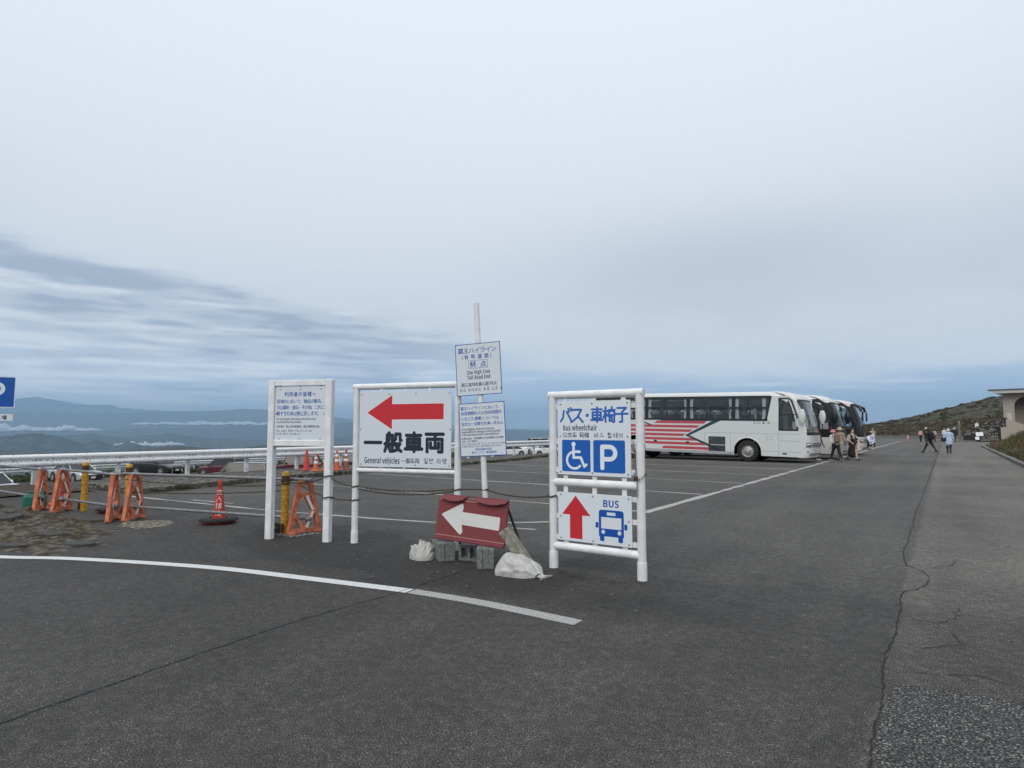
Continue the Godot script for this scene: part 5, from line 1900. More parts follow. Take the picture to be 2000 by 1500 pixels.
	var c3 := cone("red cone hidden behind the leftmost pair of stands", Vector3(-15.5, 0, -5.25), 0.74, 0, 0.2, "red cones along the barrier")
	cone_lettering(c3, 0.74, 0.9)

	# spare cones on the raised strip
	cone("plain red cone tallest of the row on the raised strip", Vector3(-18.6, 0.147, -13.78), 0.74, 1, 0.1, "spare cones on the raised strip")
	cone("slim red cone with two pale bands on the raised strip", Vector3(-17.95, 0.147, -13.68), 0.62, 2, 0.3, "spare cones on the raised strip")
	cone("orange cone with pale bands left of the notice sign post", Vector3(-17.9, 0.147, -14.05), 0.66, 2, 0.0, "spare cones on the raised strip")
	cone("orange cone with pale bands right of the notice sign post", Vector3(-17.85, 0.147, -14.5), 0.7, 2, 0.2, "spare cones on the raised strip")
	cone("faded pinkish white cone at the end of the row on the raised strip", Vector3(-17.83, 0.147, -14.9), 0.7, 3, 0.5, "spare cones on the raised strip")
	var far := cone("single orange cone far down the road near the hill", Vector3(-4.2, 0, -100.0), 0.85, 2, 0.0)
	far.set_meta("group", "")
	far.remove_meta("group")

	# green water weight
	var g := thing("water_weight", "green plastic water weight behind the leftmost barricade stand", "weight", Vector3(-14.78, 0, -4.62), 1.2)
	part(g, "tank", box_mesh(Vector3(0.38, 0.3, 0.17), 0.05, Vector3(0, 0.17, 0)), M.green_tank)
	part(g, "handle", tube_mesh([Vector3(-0.1, 0.3, 0), Vector3(-0.08, 0.36, 0), Vector3(0.08, 0.36, 0), Vector3(0.1, 0.3, 0)], 0.018, 8), M.green_tank)
	var cap := Build.new()
	cap.lathe([[0.0, 0.36], [0.035, 0.355], [0.038, 0.31]], 12, Transform3D(Basis(), Vector3(0.15, 0, 0)), false)
	part(g, "cap", cap.done(), M.black)

	# twisted ropes strung from stand to sign
	var rp := thing("barrier_rope", "twisted dark rope strung from the stands past the sign posts", "rope", Vector3.ZERO)
	var ya := Vector3(-8.33, 0.8, -5.8)
	var yb := Vector3(-8.33, 0.66, -5.8)
	var al := Vector3(-8.16, 0.86, -5.43)
	var ar := Vector3(-7.27, 0.93, -5.76)
	var bl := Vector3(-6.89, 0.79, -5.93)
	var br := Vector3(-5.34, 0.8, -6.34)
	var po := Vector3(-4.95, 0.81, -6.44)
	var cl := Vector3(-3.79, 0.82, -6.23)
	var spans := [[Vector3(-11.8, 0.72, -5.0), ya + Vector3(0, -0.06, 0), 0.05], [Vector3(-11.8, 0.5, -5.05), yb, 0.04], [ya, ar, 0.06], [ar, bl, 0.04], [bl, br, 0.045], [br, po, 0.0], [po, cl, 0.05], [yb + Vector3(0.2, 0.1, -0.1), Vector3(-7.27, 0.63, -5.76), 0.03], [Vector3(-7.27, 0.63, -5.76), Vector3(-6.89, 0.6, -5.93), 0.02], [bl + Vector3(0, -0.03, 0), br + Vector3(0, -0.02, 0), 0.07]]
	for s in spans:
		var sb := Build.new()
		rope_span(sb, s[0], s[1], s[2])
		part(rp, "span", sb.done(), M.rope)
	for l in [[ar, 0.075], [Vector3(-7.27, 0.63, -5.76), 0.075], [bl, 0.055], [Vector3(-6.89, 0.6, -5.93), 0.056], [br, 0.055], [po, 0.046], [cl, 0.057], [ya, 0.068]]:
		var lb := Build.new()
		loop_round(lb, l[0], l[1])
		part(rp, "loop", lb.done(), M.rope)


# ------------------------------------------------------------------ the red board and what props it

func hollow_block(called: String, label: String, at: Vector3, basis: Basis) -> void:
	# 390 x 190 x 150 mm block lying with its three holes to the front
	var t := thing(called, label, "concrete block", at, 0.0, "concrete blocks under the red board")
	var b := Build.new()
	for s in [-1, 1]:
		b.box(Vector3(0, s * 0.079, 0), Vector3(0.39, 0.032, 0.15), 0.004)
	for x in [-0.178, -0.062, 0.062, 0.178]:
		b.box(Vector3(x, 0, 0), Vector3(0.034, 0.1262, 0.149), 0.003)
	part(t, "shell", b.done(), M.block, Transform3D(basis, Vector3.ZERO))


func sack(label: String, at: Vector3, turn: float, size: Vector3, seed_: int) -> void:
	# a woven sack half full of sand: slumped, flat underneath, drawn together and tied at one end
	var t := thing("sandbag", label, "sandbag", at, turn, "white sandbags")
	var b := Build.new()
	var rings := []
	var nr := 90
	var ns := 90
	var cr := RandomNumberGenerator.new()
	cr.seed = 70 + seed_
	var creases := []
	for i in 22:
		creases.append([cr.randf_range(0.08, 0.8), cr.randf_range(0.0, 1.0), cr.randf_range(0.7, 2.4), cr.randf_range(-0.26, 0.2), cr.randf_range(0.12, 0.35)])
	for i in nr + 1:
		var u := float(i) / nr
		var body := pow(sin(PI * pow(clampf(u, 0.0, 1.0), 0.78) * 0.985 + 0.015), 0.55)
		var neck := smoothstep(0.7, 0.92, u)
		var wz := size.z * 0.5 * lerpf(body, 0.2 + 0.35 * smoothstep(0.92, 1.0, u), neck)
		var hy := size.y * lerpf(pow(body, 1.2), 0.16, neck) * (1.0 - 0.4 * u)
		var ring := PackedVector3Array()
		for k in ns:
			var a := TAU * k / ns
			var z := cos(a) * wz
			var up := maxf(0.0, sin(a))
			var y := pow(up, 0.7) * hy
			# slumped sand, and creases pressed into the cloth
			var lump := noise_b.get_noise_3d(u * 1.3 + seed_ * 9.0, z * 2.2, 1.0) * 0.3
			var fold := 0.0
			for c in creases:
				var away: float = (u - c[0]) * cos(c[2]) + (a / PI - c[1]) * sin(c[2])
				var along: float = -(u - c[0]) * sin(c[2]) + (a / PI - c[1]) * cos(c[2])
				fold += c[3] * (exp(-pow(away / 0.035, 2.0)) - 0.7 * exp(-pow((away - 0.06) / 0.045, 2.0))) * exp(-pow(along / c[4], 2.0))
			var pleat := sin(a * 7.0 + u * 3.0) * 0.08 * smoothstep(0.5, 0.85, u)
			y *= maxf(0.3, 1.0 + lump + fold + pleat)
			z *= 1.0 + lump * 0.3 + fold * 0.5 + pleat * 0.6 + 0.08 * noise_b.get_noise_2d(u * 4.0, seed_)
			ring.append(Vector3((u - 0.5) * size.x, maxf(y, 0.0) + 0.003, z + 0.03 * sin(u * 3.0 + seed_)))
		rings.append(ring)
	b.skin(rings)
	part(t, "bag", b.done(), M.sack)
	var e := Build.new()
	var x := size.x * 0.36
	var pts := []
	for k in 13:
		var a := TAU * k / 12.0
		pts.append(Vector3(x, maxf(0.006, size.y * 0.07 + sin(a) * size.y * 0.09), cos(a) * size.z * 0.14))
	e.tube(pts, 0.006, 5, false)
	part(t, "tie", e.done(), M.rope)


func solid_block(label: String, at: Vector3, basis: Basis, size: Vector3) -> void:
	var t := thing("concrete_block", label, "concrete block", at, 0.0, "concrete blocks under the red board")
	var b := Build.new()
	# end with its mortar groove
	b.box(Vector3(-size.x * 0.34, 0, 0), Vector3(size.x * 0.32, size.y, size.z), 0.006)
	b.box(Vector3(size.x * 0.34, 0, 0), Vector3(size.x * 0.32, size.y, size.z), 0.006)
	b.box(Vector3(0, 0, 0), Vector3(size.x * 0.37, size.y * 0.998, size.z - 0.03), 0.003)
	part(t, "shell", b.done(), M.block, Transform3D(basis, Vector3.ZERO))


func build_board_pile() -> void:
	var o := Vector3(-4.72, 0, -5.92)
	var t := thing("arrow_board", "faded red plastic board with worn white arrow, propped on blocks", "sign", o, 0.0)
	var p := Print.new(840, 460, Color8(120, 52, 54))
	var r := RandomNumberGenerator.new()
	r.seed = 5
	p.strokes([PackedVector2Array([Vector2(0, 22), Vector2(840, 22)])], 4, Color8(214, 170, 165))
	p.strokes([PackedVector2Array([Vector2(0, 428), Vector2(840, 428)])], 4, Color8(214, 170, 165))
	var ar := PackedVector2Array()
	for q in [Vector2(0.085, 0.43), Vector2(0.36, 0.14), Vector2(0.37, 0.2), Vector2(0.36, 0.345), Vector2(0.9, 0.375), Vector2(0.9, 0.63), Vector2(0.365, 0.6), Vector2(0.39, 0.8), Vector2(0.37, 0.84)]:
		ar.append(q * Vector2(840, 460))
	p.strokes([ar + PackedVector2Array([ar[0]])], 24, Color8(206, 206, 202))
	p.fill([ar], Color8(206, 206, 202))
	# chipped paint and the ghost of rubbed out lettering
	for i in 420:
		var q := Vector2(r.randf_range(60, 770), r.randf_range(60, 400))
		if Geometry2D.is_point_in_polygon(q, ar):
			var s := r.randf_range(0.6, 2.4)
			p.fill([PackedVector2Array([q, q + Vector2(s * 1.6, s * 0.4), q + Vector2(s, s * 1.4)])], Color8(90, 74, 72))
	for i in 34:
		var q := Vector2(306 + (i % 17) * 13 + r.randf_range(-3, 3), 222 + (i / 17) * 26 + r.randf_range(-3, 3) + (i % 17) * 0.7)
		p.strokes([PackedVector2Array([q, q + Vector2(r.randf_range(-4, 5), r.randf_range(3, 11))])], 2.2, Color8(150, 148, 146))
	for i in 160:
		var q := Vector2(r.randf_range(0, 840), r.randf_range(0, 460))
		if not Geometry2D.is_point_in_polygon(q, ar):
			p.strokes([PackedVector2Array([q, q + Vector2(r.randf_range(-7, 7), r.randf_range(-2, 2))])], r.randf_range(0.6, 1.5), Color8(168, 92, 92) if i % 3 else Color8(92, 34, 38))
	var tilt := Transform3D(Basis(Vector3.RIGHT, -0.16) * Basis(Vector3(0, 0, 1), -0.012), Vector3(0, 0.25, 0.11))
	part(t, "panel", board_mesh(1.06, 0.49, 0.028), p.material(0.62), tilt * Transform3D(Basis(), Vector3(0, 0.255, 0)))
	# folded top edge with its hand slot, torn into two flaps
	var b := Build.new()
	for s in [[-0.47, -0.1, 0.0], [0.075, 0.53, 0.012]]:
		var rows := []
		for j in 5:
			var row := PackedVector3Array()
			for i in 15:
				var x := lerpf(s[0], s[1], i / 14.0)
				var droop := 0.03 * sin(PI * i / 14.0) + 0.012 * noise_a.get_noise_1d(x * 9.0)
				row.append(Vector3(x, 0.52 - 0.012 * j + droop * (j / 4.0) * -1.0 + 0.02, 0.0 + 0.017 * j))
			rows.append(row)
		b.sheet(rows)
		var under := []
		for row in rows:
			var rr := PackedVector3Array()
			for q in row:
				rr.append(q + Vector3(0, -0.006, -0.002))
			rr.reverse()
			under.append(rr)
		b.sheet(under)
	part(t, "top_flap", b.done(), M.red_board, tilt)
	b = Build.new()
	b.box(Vector3(-0.285, 0.515, -0.005), Vector3(0.39, 0.05, 0.03), 0.004)
	b.box(Vector3(0.295, 0.515, -0.005), Vector3(0.46, 0.05, 0.03), 0.004)
	b.box(Vector3(0.0, 0.534, -0.006), Vector3(0.2, 0.014, 0.024), 0.004)
	b.box(Vector3(0.0, 0.003, 0.012), Vector3(1.06, 0.03, 0.045), 0.006)
	part(t, "rim", b.done(), M.red_board, tilt)
	b = Build.new()
	for s in [-1, 1]:
		b.tube([tilt * Vector3(s * 0.47, 0.5, -0.03), Vector3(s * 0.5, 0.02, -0.38)], 0.016, 8)
	b.tube([Vector3(-0.5, 0.25, -0.22), Vector3(0.5, 0.25, -0.22)], 0.012, 8)
	part(t, "rear_frame", b.done(), M.steel_dark)

	solid_block("concrete block standing under the left end of the red board", Vector3(-5.13, 0.112, -5.83), Basis(Vector3.UP, 1.0), Vector3(0.2, 0.22, 0.34))
	hollow_block("concrete_block", "concrete block lying with three dark holes under the red board", Vector3(-4.76, 0.096, -6.0), Basis(Vector3.UP, 0.3))
	solid_block("weathered concrete block standing under the right end of the red board", Vector3(-4.41, 0.118, -5.74), Basis(Vector3.UP, 0.65), Vector3(0.2, 0.235, 0.15))
	var sl := thing("kerb_slab", "weathered concrete slab leaning behind the right end of the board", "slab", Vector3(-4.1, 0.0, -5.98), 0.0)
	part(sl, "slab", box_mesh(Vector3(0.13, 0.5, 0.16), 0.012, Vector3(0, 0.25, 0)), M.block_pale, Transform3D(Basis(Vector3.UP, 0.35) * Basis(Vector3(0, 0, 1), 0.62), Vector3(0.13, 0.03, 0)))
	var ty := thing("rubber_scrap", "black rubber scrap tucked behind the left end of the red board", "scrap", Vector3(-5.32, 0.0, -6.12), 0.4)
	b = Build.new()
	b.tube([Vector3(-0.16, 0.02, 0), Vector3(-0.05, 0.14, 0), Vector3(0.06, 0.24, 0), Vector3(0.15, 0.3, -0.02)], [0.03, 0.045, 0.045, 0.03], 8)
	part(ty, "strip", b.done(), M.rubber)
	sack("small crumpled white sandbag left of the red board", Vector3(-5.42, 0.0, -5.72), 2.5, Vector3(0.44, 0.22, 0.3), 1)
	sack("large white sandbag spread out right of the red board", Vector3(-3.88, 0.0, -5.72), -0.05, Vector3(0.62, 0.21, 0.44), 2)


# ------------------------------------------------------------------ coaches: front bumper at x = 0, tail at x = -12, near side towards +z

const BUS_L := 12.0


func lookup(table: Array, y: float) -> float:
	if y <= table[0].x:
		return table[0].y
	for i in table.size() - 1:
		if y <= table[i + 1].x:
			return lerpf(table[i].y, table[i + 1].y, (y - table[i].x) / (table[i + 1].x - table[i].x))
	return table[-1].y


func nose_x(y: float) -> float:
	return lookup([Vector2(0.3, -0.09), Vector2(0.42, -0.01), Vector2(0.9, 0.0), Vector2(1.3, -0.02), Vector2(1.7, -0.06), Vector2(2.5, -0.24), Vector2(3.0, -0.43), Vector2(3.2, -0.58), Vector2(3.35, -0.84), Vector2(3.45, -1.35)], y)


func bus_half(y: float) -> float:
	if y <= 2.0:
		return 1.25
	if y <= 3.2:
		return lerpf(1.25, 1.195, (y - 2.0) / 1.2)
	return 1.195 - 0.3 * (1.0 - sqrt(maxf(0.0, 1.0 - pow((y - 3.2) / 0.255, 2.0))))


func cap_point(y: float, phi: float, out := 0.0) -> Vector3:
	var s := sin(phi)
	var c := cos(phi)
	return Vector3(nose_x(y) - 0.5 * (1.0 - pow(maxf(c, 0.0), 0.55)) + out * c, y, (bus_half(y) + out * absf(s)) * signf(s) * pow(absf(s), 0.55))


func cap_sheet(b: Build, y0: float, y1: float, p0: float, p1: float, ny: int, np_: int, out := 0.0) -> void:
	var rows := []
	for j in ny + 1:
		var row := PackedVector3Array()
		for i in np_ + 1:
			row.append(cap_point(lerpf(y0, y1, float(j) / ny), lerpf(p1, p0, float(i) / np_), out))
		rows.append(row)
	b.sheet(rows)


func side_poly(b: Build, pts: PackedVector2Array, s: float, inset := 0.0) -> void:
	var t := Geometry2D.triangulate_polygon(pts)
	for k in range(0, t.size(), 3):
		var q := []
		for e in 3:
			var p := pts[t[k + e]]
			q.append(p)
		if ((q[1] - q[0]).cross(q[2] - q[0]) < 0) == (s > 0):
			var w: Vector2 = q[1]
			q[1] = q[2]
			q[2] = w
		var vv := []
		var uu := []
		for p in q:
			vv.append(Vector3(p.x, p.y, s * (bus_half(p.y) - inset)))
			uu.append(Vector2((p.x + BUS_L) / BUS_L, 1.0 - (p.y - 0.3) / 1.75))
		b.tri(vv[0], vv[1], vv[2], uu[0], uu[1], uu[2])


func side_bar(b: Build, x0: float, x1: float, y0: float, y1: float, s: float, out := 0.004, deep := 0.04) -> void:
	var z0 := bus_half(y0)
	var z1 := bus_half(y1)
	var a := Vector3(x0, y0, s * (z0 + out))
	var c := Vector3(x1, y0, s * (z0 + out))
	var d := Vector3(x1, y1, s * (z1 + out))
	var e := Vector3(x0, y1, s * (z1 + out))
	var k := Vector3(0, 0, -s * deep)
	if s > 0:
		b.quad(a, c, d, e)
		b.quad(c, c + k, d + k, d)
		b.quad(a + k, a, e, e + k)
		b.quad(e, d, d + k, e + k)
		b.quad(a + k, c + k, c, a)
	else:
		b.quad(c, a, e, d)
		b.quad(c + k, c, d, d + k)
		b.quad(a, a + k, e + k, e)
		b.quad(d, e, e + k, d + k)
		b.quad(c + k, a + k, a, c)


func wheel_parts(t: Node3D, at: Vector3, s: float, r: float, width: float, rim: Material) -> void:
	var flip := Basis(Vector3.RIGHT, PI / 2 if s > 0 else -PI / 2)
	var xf := Transform3D(flip, at)
	var b := Build.new()
	var h := width * 0.5
	b.lathe([[r * 0.56, h * 0.9], [r * 0.6, h], [r * 0.8, h * 1.02], [r * 0.95, h * 0.9], [r, h * 0.7], [r, -h * 0.7], [r * 0.95, -h * 0.9], [r * 0.6, -h], [r * 0.56, -h * 0.9]], 36, Transform3D(), false)
	var w := part(t, "wheel", b.done(), M.tyre, xf)
	b = Build.new()
	b.lathe([[r * 0.57, h * 0.92], [r * 0.55, h * 0.55], [r * 0.5, h * 0.35], [r * 0.32, h * 0.62], [r * 0.26, h * 0.66], [r * 0.24, h * 0.95], [r * 0.16, h * 1.05], [0.0, h * 1.06]], 28, Transform3D(), false)
	part(w, "rim", b.done(), rim)
	b = Build.new()
	for k in 10:
		var a := TAU * k / 10.0
		b.lathe([[0.0, 0.0], [r * 0.04, 0.0], [r * 0.036, r * 0.07], [0.0, r * 0.08]], 6, Transform3D(Basis(), Vector3(cos(a) * r * 0.3, h * 0.62, sin(a) * r * 0.3)), false)
	part(w, "nut_ring", b.done(), M.bolt)
	b = Build.new()
	for k in 10:
		var a := TAU * (k + 0.5) / 10.0
		b.lathe([[r * 0.045, 0.0], [r * 0.045, r * 0.012], [0.0, r * 0.012]], 8, Transform3D(Basis(), Vector3(cos(a) * r * 0.43, h * 0.46, sin(a) * r * 0.43)), false)
	part(w, "vent_ring", b.done(), M.black)


func make_bus(called: String, label: String, at: Vector3, turn: float, o: Dictionary) -> Node3D:
	var t := thing(called, label, "bus", at, turn, "coaches parked in the bays")
	var pitch: float = o.get("pitch", 0.0)
	var rear := -9.0
	var front := -2.92
	# body shell leans a little on its springs; wheels stay on the ground
	var body := Transform3D(Basis(Vector3(0, 0, 1), -pitch), Vector3.ZERO)
	body.origin = Vector3(front, 0.5, 0) - body.basis * Vector3(front, 0.5, 0) + Vector3(0, 0.0, 0)
	var paint: Material = o.paint
	var b := Build.new()
	var xs := func(y: float) -> float: return nose_x(y) - 0.5
	for s in [1.0, -1.0]:
		var poly := PackedVector2Array()
		poly.append(Vector2(-BUS_L, 0.32))
		for w in [rear, front]:
			for k in 19:
				var a := PI - PI * k / 18.0
				poly.append(Vector2(w + 0.66 * cos(a), 0.32 if k in [0, 18] else maxf(0.32, 0.5 + 0.66 * sin(a))))
		poly.append(Vector2(xs.call(0.32), 0.32))
		for y in [0.42, 0.9, 1.3, 1.57]:
			poly.append(Vector2(xs.call(y), y))
		poly.append_array(PackedVector2Array([Vector2(-1.46, 1.57), Vector2(-1.46, 2.0), Vector2(-BUS_L, 2.0)]))
		side_poly(b, poly, s)
	var shell := part(t, "side_panel", b.done(), o.livery, body)
	b = Build.new()
	for s in [1.0, -1.0]:
		# slanting pillar behind the driver, A pillar, headers, tail corner
		var rear_pillar := PackedVector2Array([Vector2(-1.46, 2.0), Vector2(-1.46, 3.22), Vector2(-1.76, 3.22), Vector2(-2.0, 2.0)])
		side_poly(b, rear_pillar, s, -0.001)
		var ap := PackedVector2Array()
		for y in [1.57, 1.9, 2.3, 2.7, 3.0]:
			ap.append(Vector2(xs.call(y), y))
		ap.append_array(PackedVector2Array([Vector2(xs.call(3.22), 3.22), Vector2(-1.46, 3.22), Vector2(-1.46, 3.1)]))
		for y in [3.0, 2.7, 2.3, 1.9, 1.57]:
			ap.append(Vector2(minf(xs.call(y) - 0.07, -0.62 - maxf(0.0, y - 2.3) * 0.34), y))
		if not o.get("black_front", false):
			side_poly(b, ap, s, -0.001)
		side_poly(b, PackedVector2Array([Vector2(-BUS_L, 2.0), Vector2(-BUS_L + 0.55, 2.0), Vector2(-BUS_L + 0.45, 3.22), Vector2(-BUS_L, 3.22)]), s)
	# roof: flat crown with round shoulders
	var rings := []
	for x in [-BUS_L, -BUS_L + 0.05, -9.0, -6.0, -3.0, -1.95, -1.6, -1.3, -1.05]:
		var ring := PackedVector3Array()
		var low := 0.06 if x == -BUS_L else 0.34 * maxf(0.0, x + 1.95) * maxf(0.0, x + 1.95)
		for k in 15:
			var y := lerpf(3.18, 3.45, sin(PI / 2 * minf(k, 14 - k) / 7.0))
			var z := bus_half(y) if k < 7 else -bus_half(y)
			if k == 7:
				z = 0.0
				y = 3.475
			ring.append(Vector3(x, y - low, z))
		rings.append(ring)
	b.skin(rings, false, false)
	if o.has("roof_box"):
		b.box(Vector3(-7.0, 3.52, 0), Vector3(2.8, 0.16, 1.7), 0.06)
	part(t, "roof", b.done(), o.roof, body)
	# tail
	b = Build.new()
	var tail := []
	for y in [0.32, 1.0, 2.0, 3.2, 3.4]:
		tail.append(PackedVector3Array([Vector3(-BUS_L, y, bus_half(y)), Vector3(-BUS_L - 0.04, y, 0.8), Vector3(-BUS_L - 0.05, y, 0), Vector3(-BUS_L - 0.04, y, -0.8), Vector3(-BUS_L, y, -bus_half(y))]))
	b.sheet(tail)
	part(t, "tail_panel", b.done(), paint, body)
	part(t, "rear_window", box_mesh(Vector3(0.02, 0.8, 1.9), 0.0, Vector3(-BUS_L - 0.055, 2.5, 0)), M.glass_dark, body)
	# front cap
	var edge := PI / 2
	b = Build.new()
	cap_sheet(b, 0.3, 1.42, -edge, edge, 10, 40)
	part(t, "front_panel", b.done(), o.get("front", paint), body)
	b = Build.new()
	cap_sheet(b, 3.02, 3.45, -edge, edge, 8, 40)
	part(t, "roof_dome", b.done(), o.roof, body)
	for s in [-1.0, 1.0]:
		b = Build.new()
		cap_sheet(b, 1.42, 3.02, s * edge if s < 0 else edge * 0.72, -edge * 0.72 if s < 0 else edge, 12, 8)
		part(t, "corner_pillar", b.done(), o.get("pillar", paint), body)
	b = Build.new()
	cap_sheet(b, 1.42, 3.02, -edge * 0.72, edge * 0.72, 14, 28, -0.008)
	var ws := part(t, "windscreen", b.done(), M.bus_glass, body)
	b = Build.new()
	cap_sheet(b, 1.36, 1.5, -edge * 0.74, edge * 0.74, 2, 24, 0.004)
	cap_sheet(b, 2.98, 3.05, -edge * 0.74, edge * 0.74, 2, 24, 0.004)
	part(ws, "seal", b.done(), M.black)
	b = Build.new()
	for s in [-0.42, 0.3]:
		b = Build.new()
		b.tube([cap_point(1.46, s, 0.03), cap_point(1.9, s + 0.25, 0.035), cap_point(2.35, s + 0.3, 0.035)], 0.012, 6)
		part(ws, "wiper", b.done(), M.black)
	for s in [1.0, -1.0]:
		b = Build.new()
		cap_sheet(b, 0.78, 1.02, s * 1.0 - 0.28, s * 1.0 + 0.3, 3, 8, 0.006)
		var lamp := part(t, "headlight", b.done(), M.lamp_glass, body)
		for q in 3:
			b = Build.new()
			var c := cap_point(0.9, s * (0.86 + q * 0.14), 0.012)
			b.lathe([[0.0, 0.0], [0.06, 0.0], [0.065, 0.012], [0.05, 0.02], [0.0, 0.022]], 12, Transform3D(Basis(Quaternion(Vector3.UP, Vector3(0.8, 0.0, s * 0.6).normalized())), c), false)
			part(lamp, "reflector_bowl", b.done(), M.chrome)
	b = Build.new()
	cap_sheet(b, 0.8, 1.0, -0.62, 0.62, 2, 14, 0.006)
	cap_sheet(b, 0.42, 0.52, -0.95, 0.95, 2, 16, 0.006)
	part(t, "front_grille", b.done(), o.get("grille", M.trim_grey), body)
	for s in [1.0, -1.0]:
		b = Build.new()
		cap_sheet(b, 0.54, 0.62, s * 1.12 - 0.12, s * 1.12 + 0.12, 1, 4, 0.008)
		part(t, "fog_lamp", b.done(), M.lamp_glass, body)
	part(t, "number_plate", box_mesh(Vector3(0.015, 0.2, 0.4), 0.004, Vector3(0.012, 0.62, 0.0)), o.get("plate", M.plate_white), body)

	# passenger windows
	var n := 4
	var edges := [-2.0, -3.6, -5.95, -8.3, -11.35]
	for s in [1.0, -1.0]:
		b = Build.new()
		for k in n:
			var x1: float = edges[k] + (0.05 if k == 0 else -0.07)
			var x0: float = edges[k + 1] + 0.07
			if k == 0:
				# slanted front edge of the first window
				side_bar(b, -2.06, -1.96, 2.03, 2.12, s)
				var pts := PackedVector2Array([Vector2(-2.0, 2.0), Vector2(-1.76, 3.22), Vector2(-1.86, 3.22), Vector2(-2.1, 2.0)])
				side_poly(b, pts, s, -0.003)
				x1 = -2.06
			side_bar(b, x0 - 0.001, x1 + 0.001, 2.62, 2.69, s, 0.002)
			side_bar(b, (x0 + x1) * 0.5 - 0.02, (x0 + x1) * 0.5 + 0.02, 2.101, 2.619, s, 0.001)
			if k < n - 1:
				side_bar(b, edges[k + 1] - 0.09, edges[k + 1] + 0.09, 2.101, 3.139, s)
		side_bar(b, -11.5, -1.98, 2.0, 2.1, s)
		side_bar(b, -11.5, -1.84, 3.14, 3.24, s)
		side_bar(b, -11.5, -11.28, 2.101, 3.139, s)
		part(t, "window_frame", b.done(), M.window_black, body)
		for k in n:
			b = Build.new()
			var xa: float = edges[k + 1] - 0.02
			var xb: float = edges[k] + (0.2 if k == 0 else 0.02)
			var pts := PackedVector2Array([Vector2(xa, 2.05), Vector2(xb if k > 0 else -2.04, 2.05), Vector2(xb if k > 0 else -1.82, 3.2), Vector2(xa, 3.2)])
			side_poly(b, pts, s, 0.02)
			part(t, "window", b.done(), o.get("glass", M.bus_glass), body)
		# driver's window
		b = Build.new()
		var dw := PackedVector2Array([Vector2(-1.46, 1.57), Vector2(-0.6, 1.57), Vector2(-0.62, 2.3), Vector2(-0.86, 3.0), Vector2(-1.0, 3.1), Vector2(-1.46, 3.1)])
		side_poly(b, dw, s, 0.02)
		var d := part(t, "driver_window", b.done(), M.bus_glass, body)
		b = Build.new()
		side_bar(b, -1.46, -0.58, 1.55, 1.62, s, 0.003)
		side_bar(b, -1.47, -1.42, 1.62, 3.1, s, 0.003)
		side_bar(b, -1.42, -0.66, 2.3, 2.35, s, 0.001)
		side_bar(b, -1.0, -0.96, 1.62, 2.3, s, 0.0005)
		var fr := PackedVector2Array([Vector2(-0.66, 1.6), Vector2(-0.58, 1.6), Vector2(-0.6, 2.3), Vector2(-0.84, 3.02), Vector2(-1.0, 3.13), Vector2(-1.46, 3.13), Vector2(-1.46, 3.06), Vector2(-1.02, 3.06), Vector2(-0.92, 2.98), Vector2(-0.68, 2.3)])
		side_poly(b, fr, s, -0.004)
		part(d, "frame", b.done(), M.window_black)
	if o.get("black_front", false):
		b = Build.new()
		for s in [1.0, -1.0]:
			var pts := PackedVector2Array([Vector2(-1.46, 1.2), Vector2(xs.call(1.2), 1.2), Vector2(xs.call(1.57), 1.57), Vector2(-0.56, 1.57), Vector2(-1.46, 1.57)])
			side_poly(b, pts, s, -0.004)
			var ap := PackedVector2Array()
			for y in [1.57, 1.9, 2.3, 2.7, 3.0]:
				ap.append(Vector2(xs.call(y), y))
			ap.append_array(PackedVector2Array([Vector2(xs.call(3.22), 3.22), Vector2(-1.46, 3.22), Vector2(-1.46, 3.1)]))
			for y in [3.0, 2.7, 2.3, 1.9, 1.57]:
				ap.append(Vector2(minf(xs.call(y) - 0.07, -0.62 - maxf(0.0, y - 2.3) * 0.34), y))
			side_poly(b, ap, s, -0.002)
		cap_sheet(b, 1.15, 1.42, -edge, edge, 3, 40, 0.004)
		part(t, "black_trim", b.done(), M.window_black, body)

	# wheels, arches, underbody, cabin
	for w in [front, rear]:
		for s in [1.0, -1.0]:
			wheel_parts(t, Vector3(w, 0.525, s * 1.08), s, 0.525, 0.3, M.rim_steel)
			b = Build.new()
			var rows := []
			for q in 2:
				var row := PackedVector3Array()
				for k in 21:
					var a := PI * k / 20.0
					row.append(Vector3(w + 0.655 * cos(a), 0.5 + 0.655 * sin(a), s * (1.245 - q * 0.55)))
				rows.append(row)
			b.sheet(rows)
			part(t, "arch_liner", b.done(), M.black, body)
			if w == front or s > 0:
				b = Build.new()
				var pts := []
				for k in 21:
					var a := PI * k / 20.0 * 1.08 - 0.04 * PI
					pts.append(Vector3(w + 0.675 * cos(a), 0.5 + 0.675 * sin(a), s * 1.248))
				b.tube(pts, 0.028, 6)
				part(t, "arch_trim", b.done(), paint, body)
	b = Build.new()
	b.box(Vector3(-6.0, 0.62, 0), Vector3(11.2, 0.5, 1.25))
	b.box(Vector3(-0.95, 0.58, 0), Vector3(1.0, 0.45, 2.2))
	b.box(Vector3(-5.95, 0.58, 0), Vector3(4.6, 0.48, 2.4))
	b.box(Vector3(-10.9, 0.6, 0), Vector3(2.0, 0.48, 2.4))
	part(t, "underbody", b.done(), M.black, body)
	b = Build.new()
	b.box(Vector3(-6.9, 1.2, 0), Vector3(10.0, 0.1, 2.4))
	b.box(Vector3(-1.1, 0.95, 0), Vector3(1.5, 0.1, 2.3))
	b.box(Vector3(-0.55, 1.3, 0), Vector3(0.45, 0.3, 2.1), 0.08)
	part(t, "cabin_floor", b.done(), M.cabin, body)
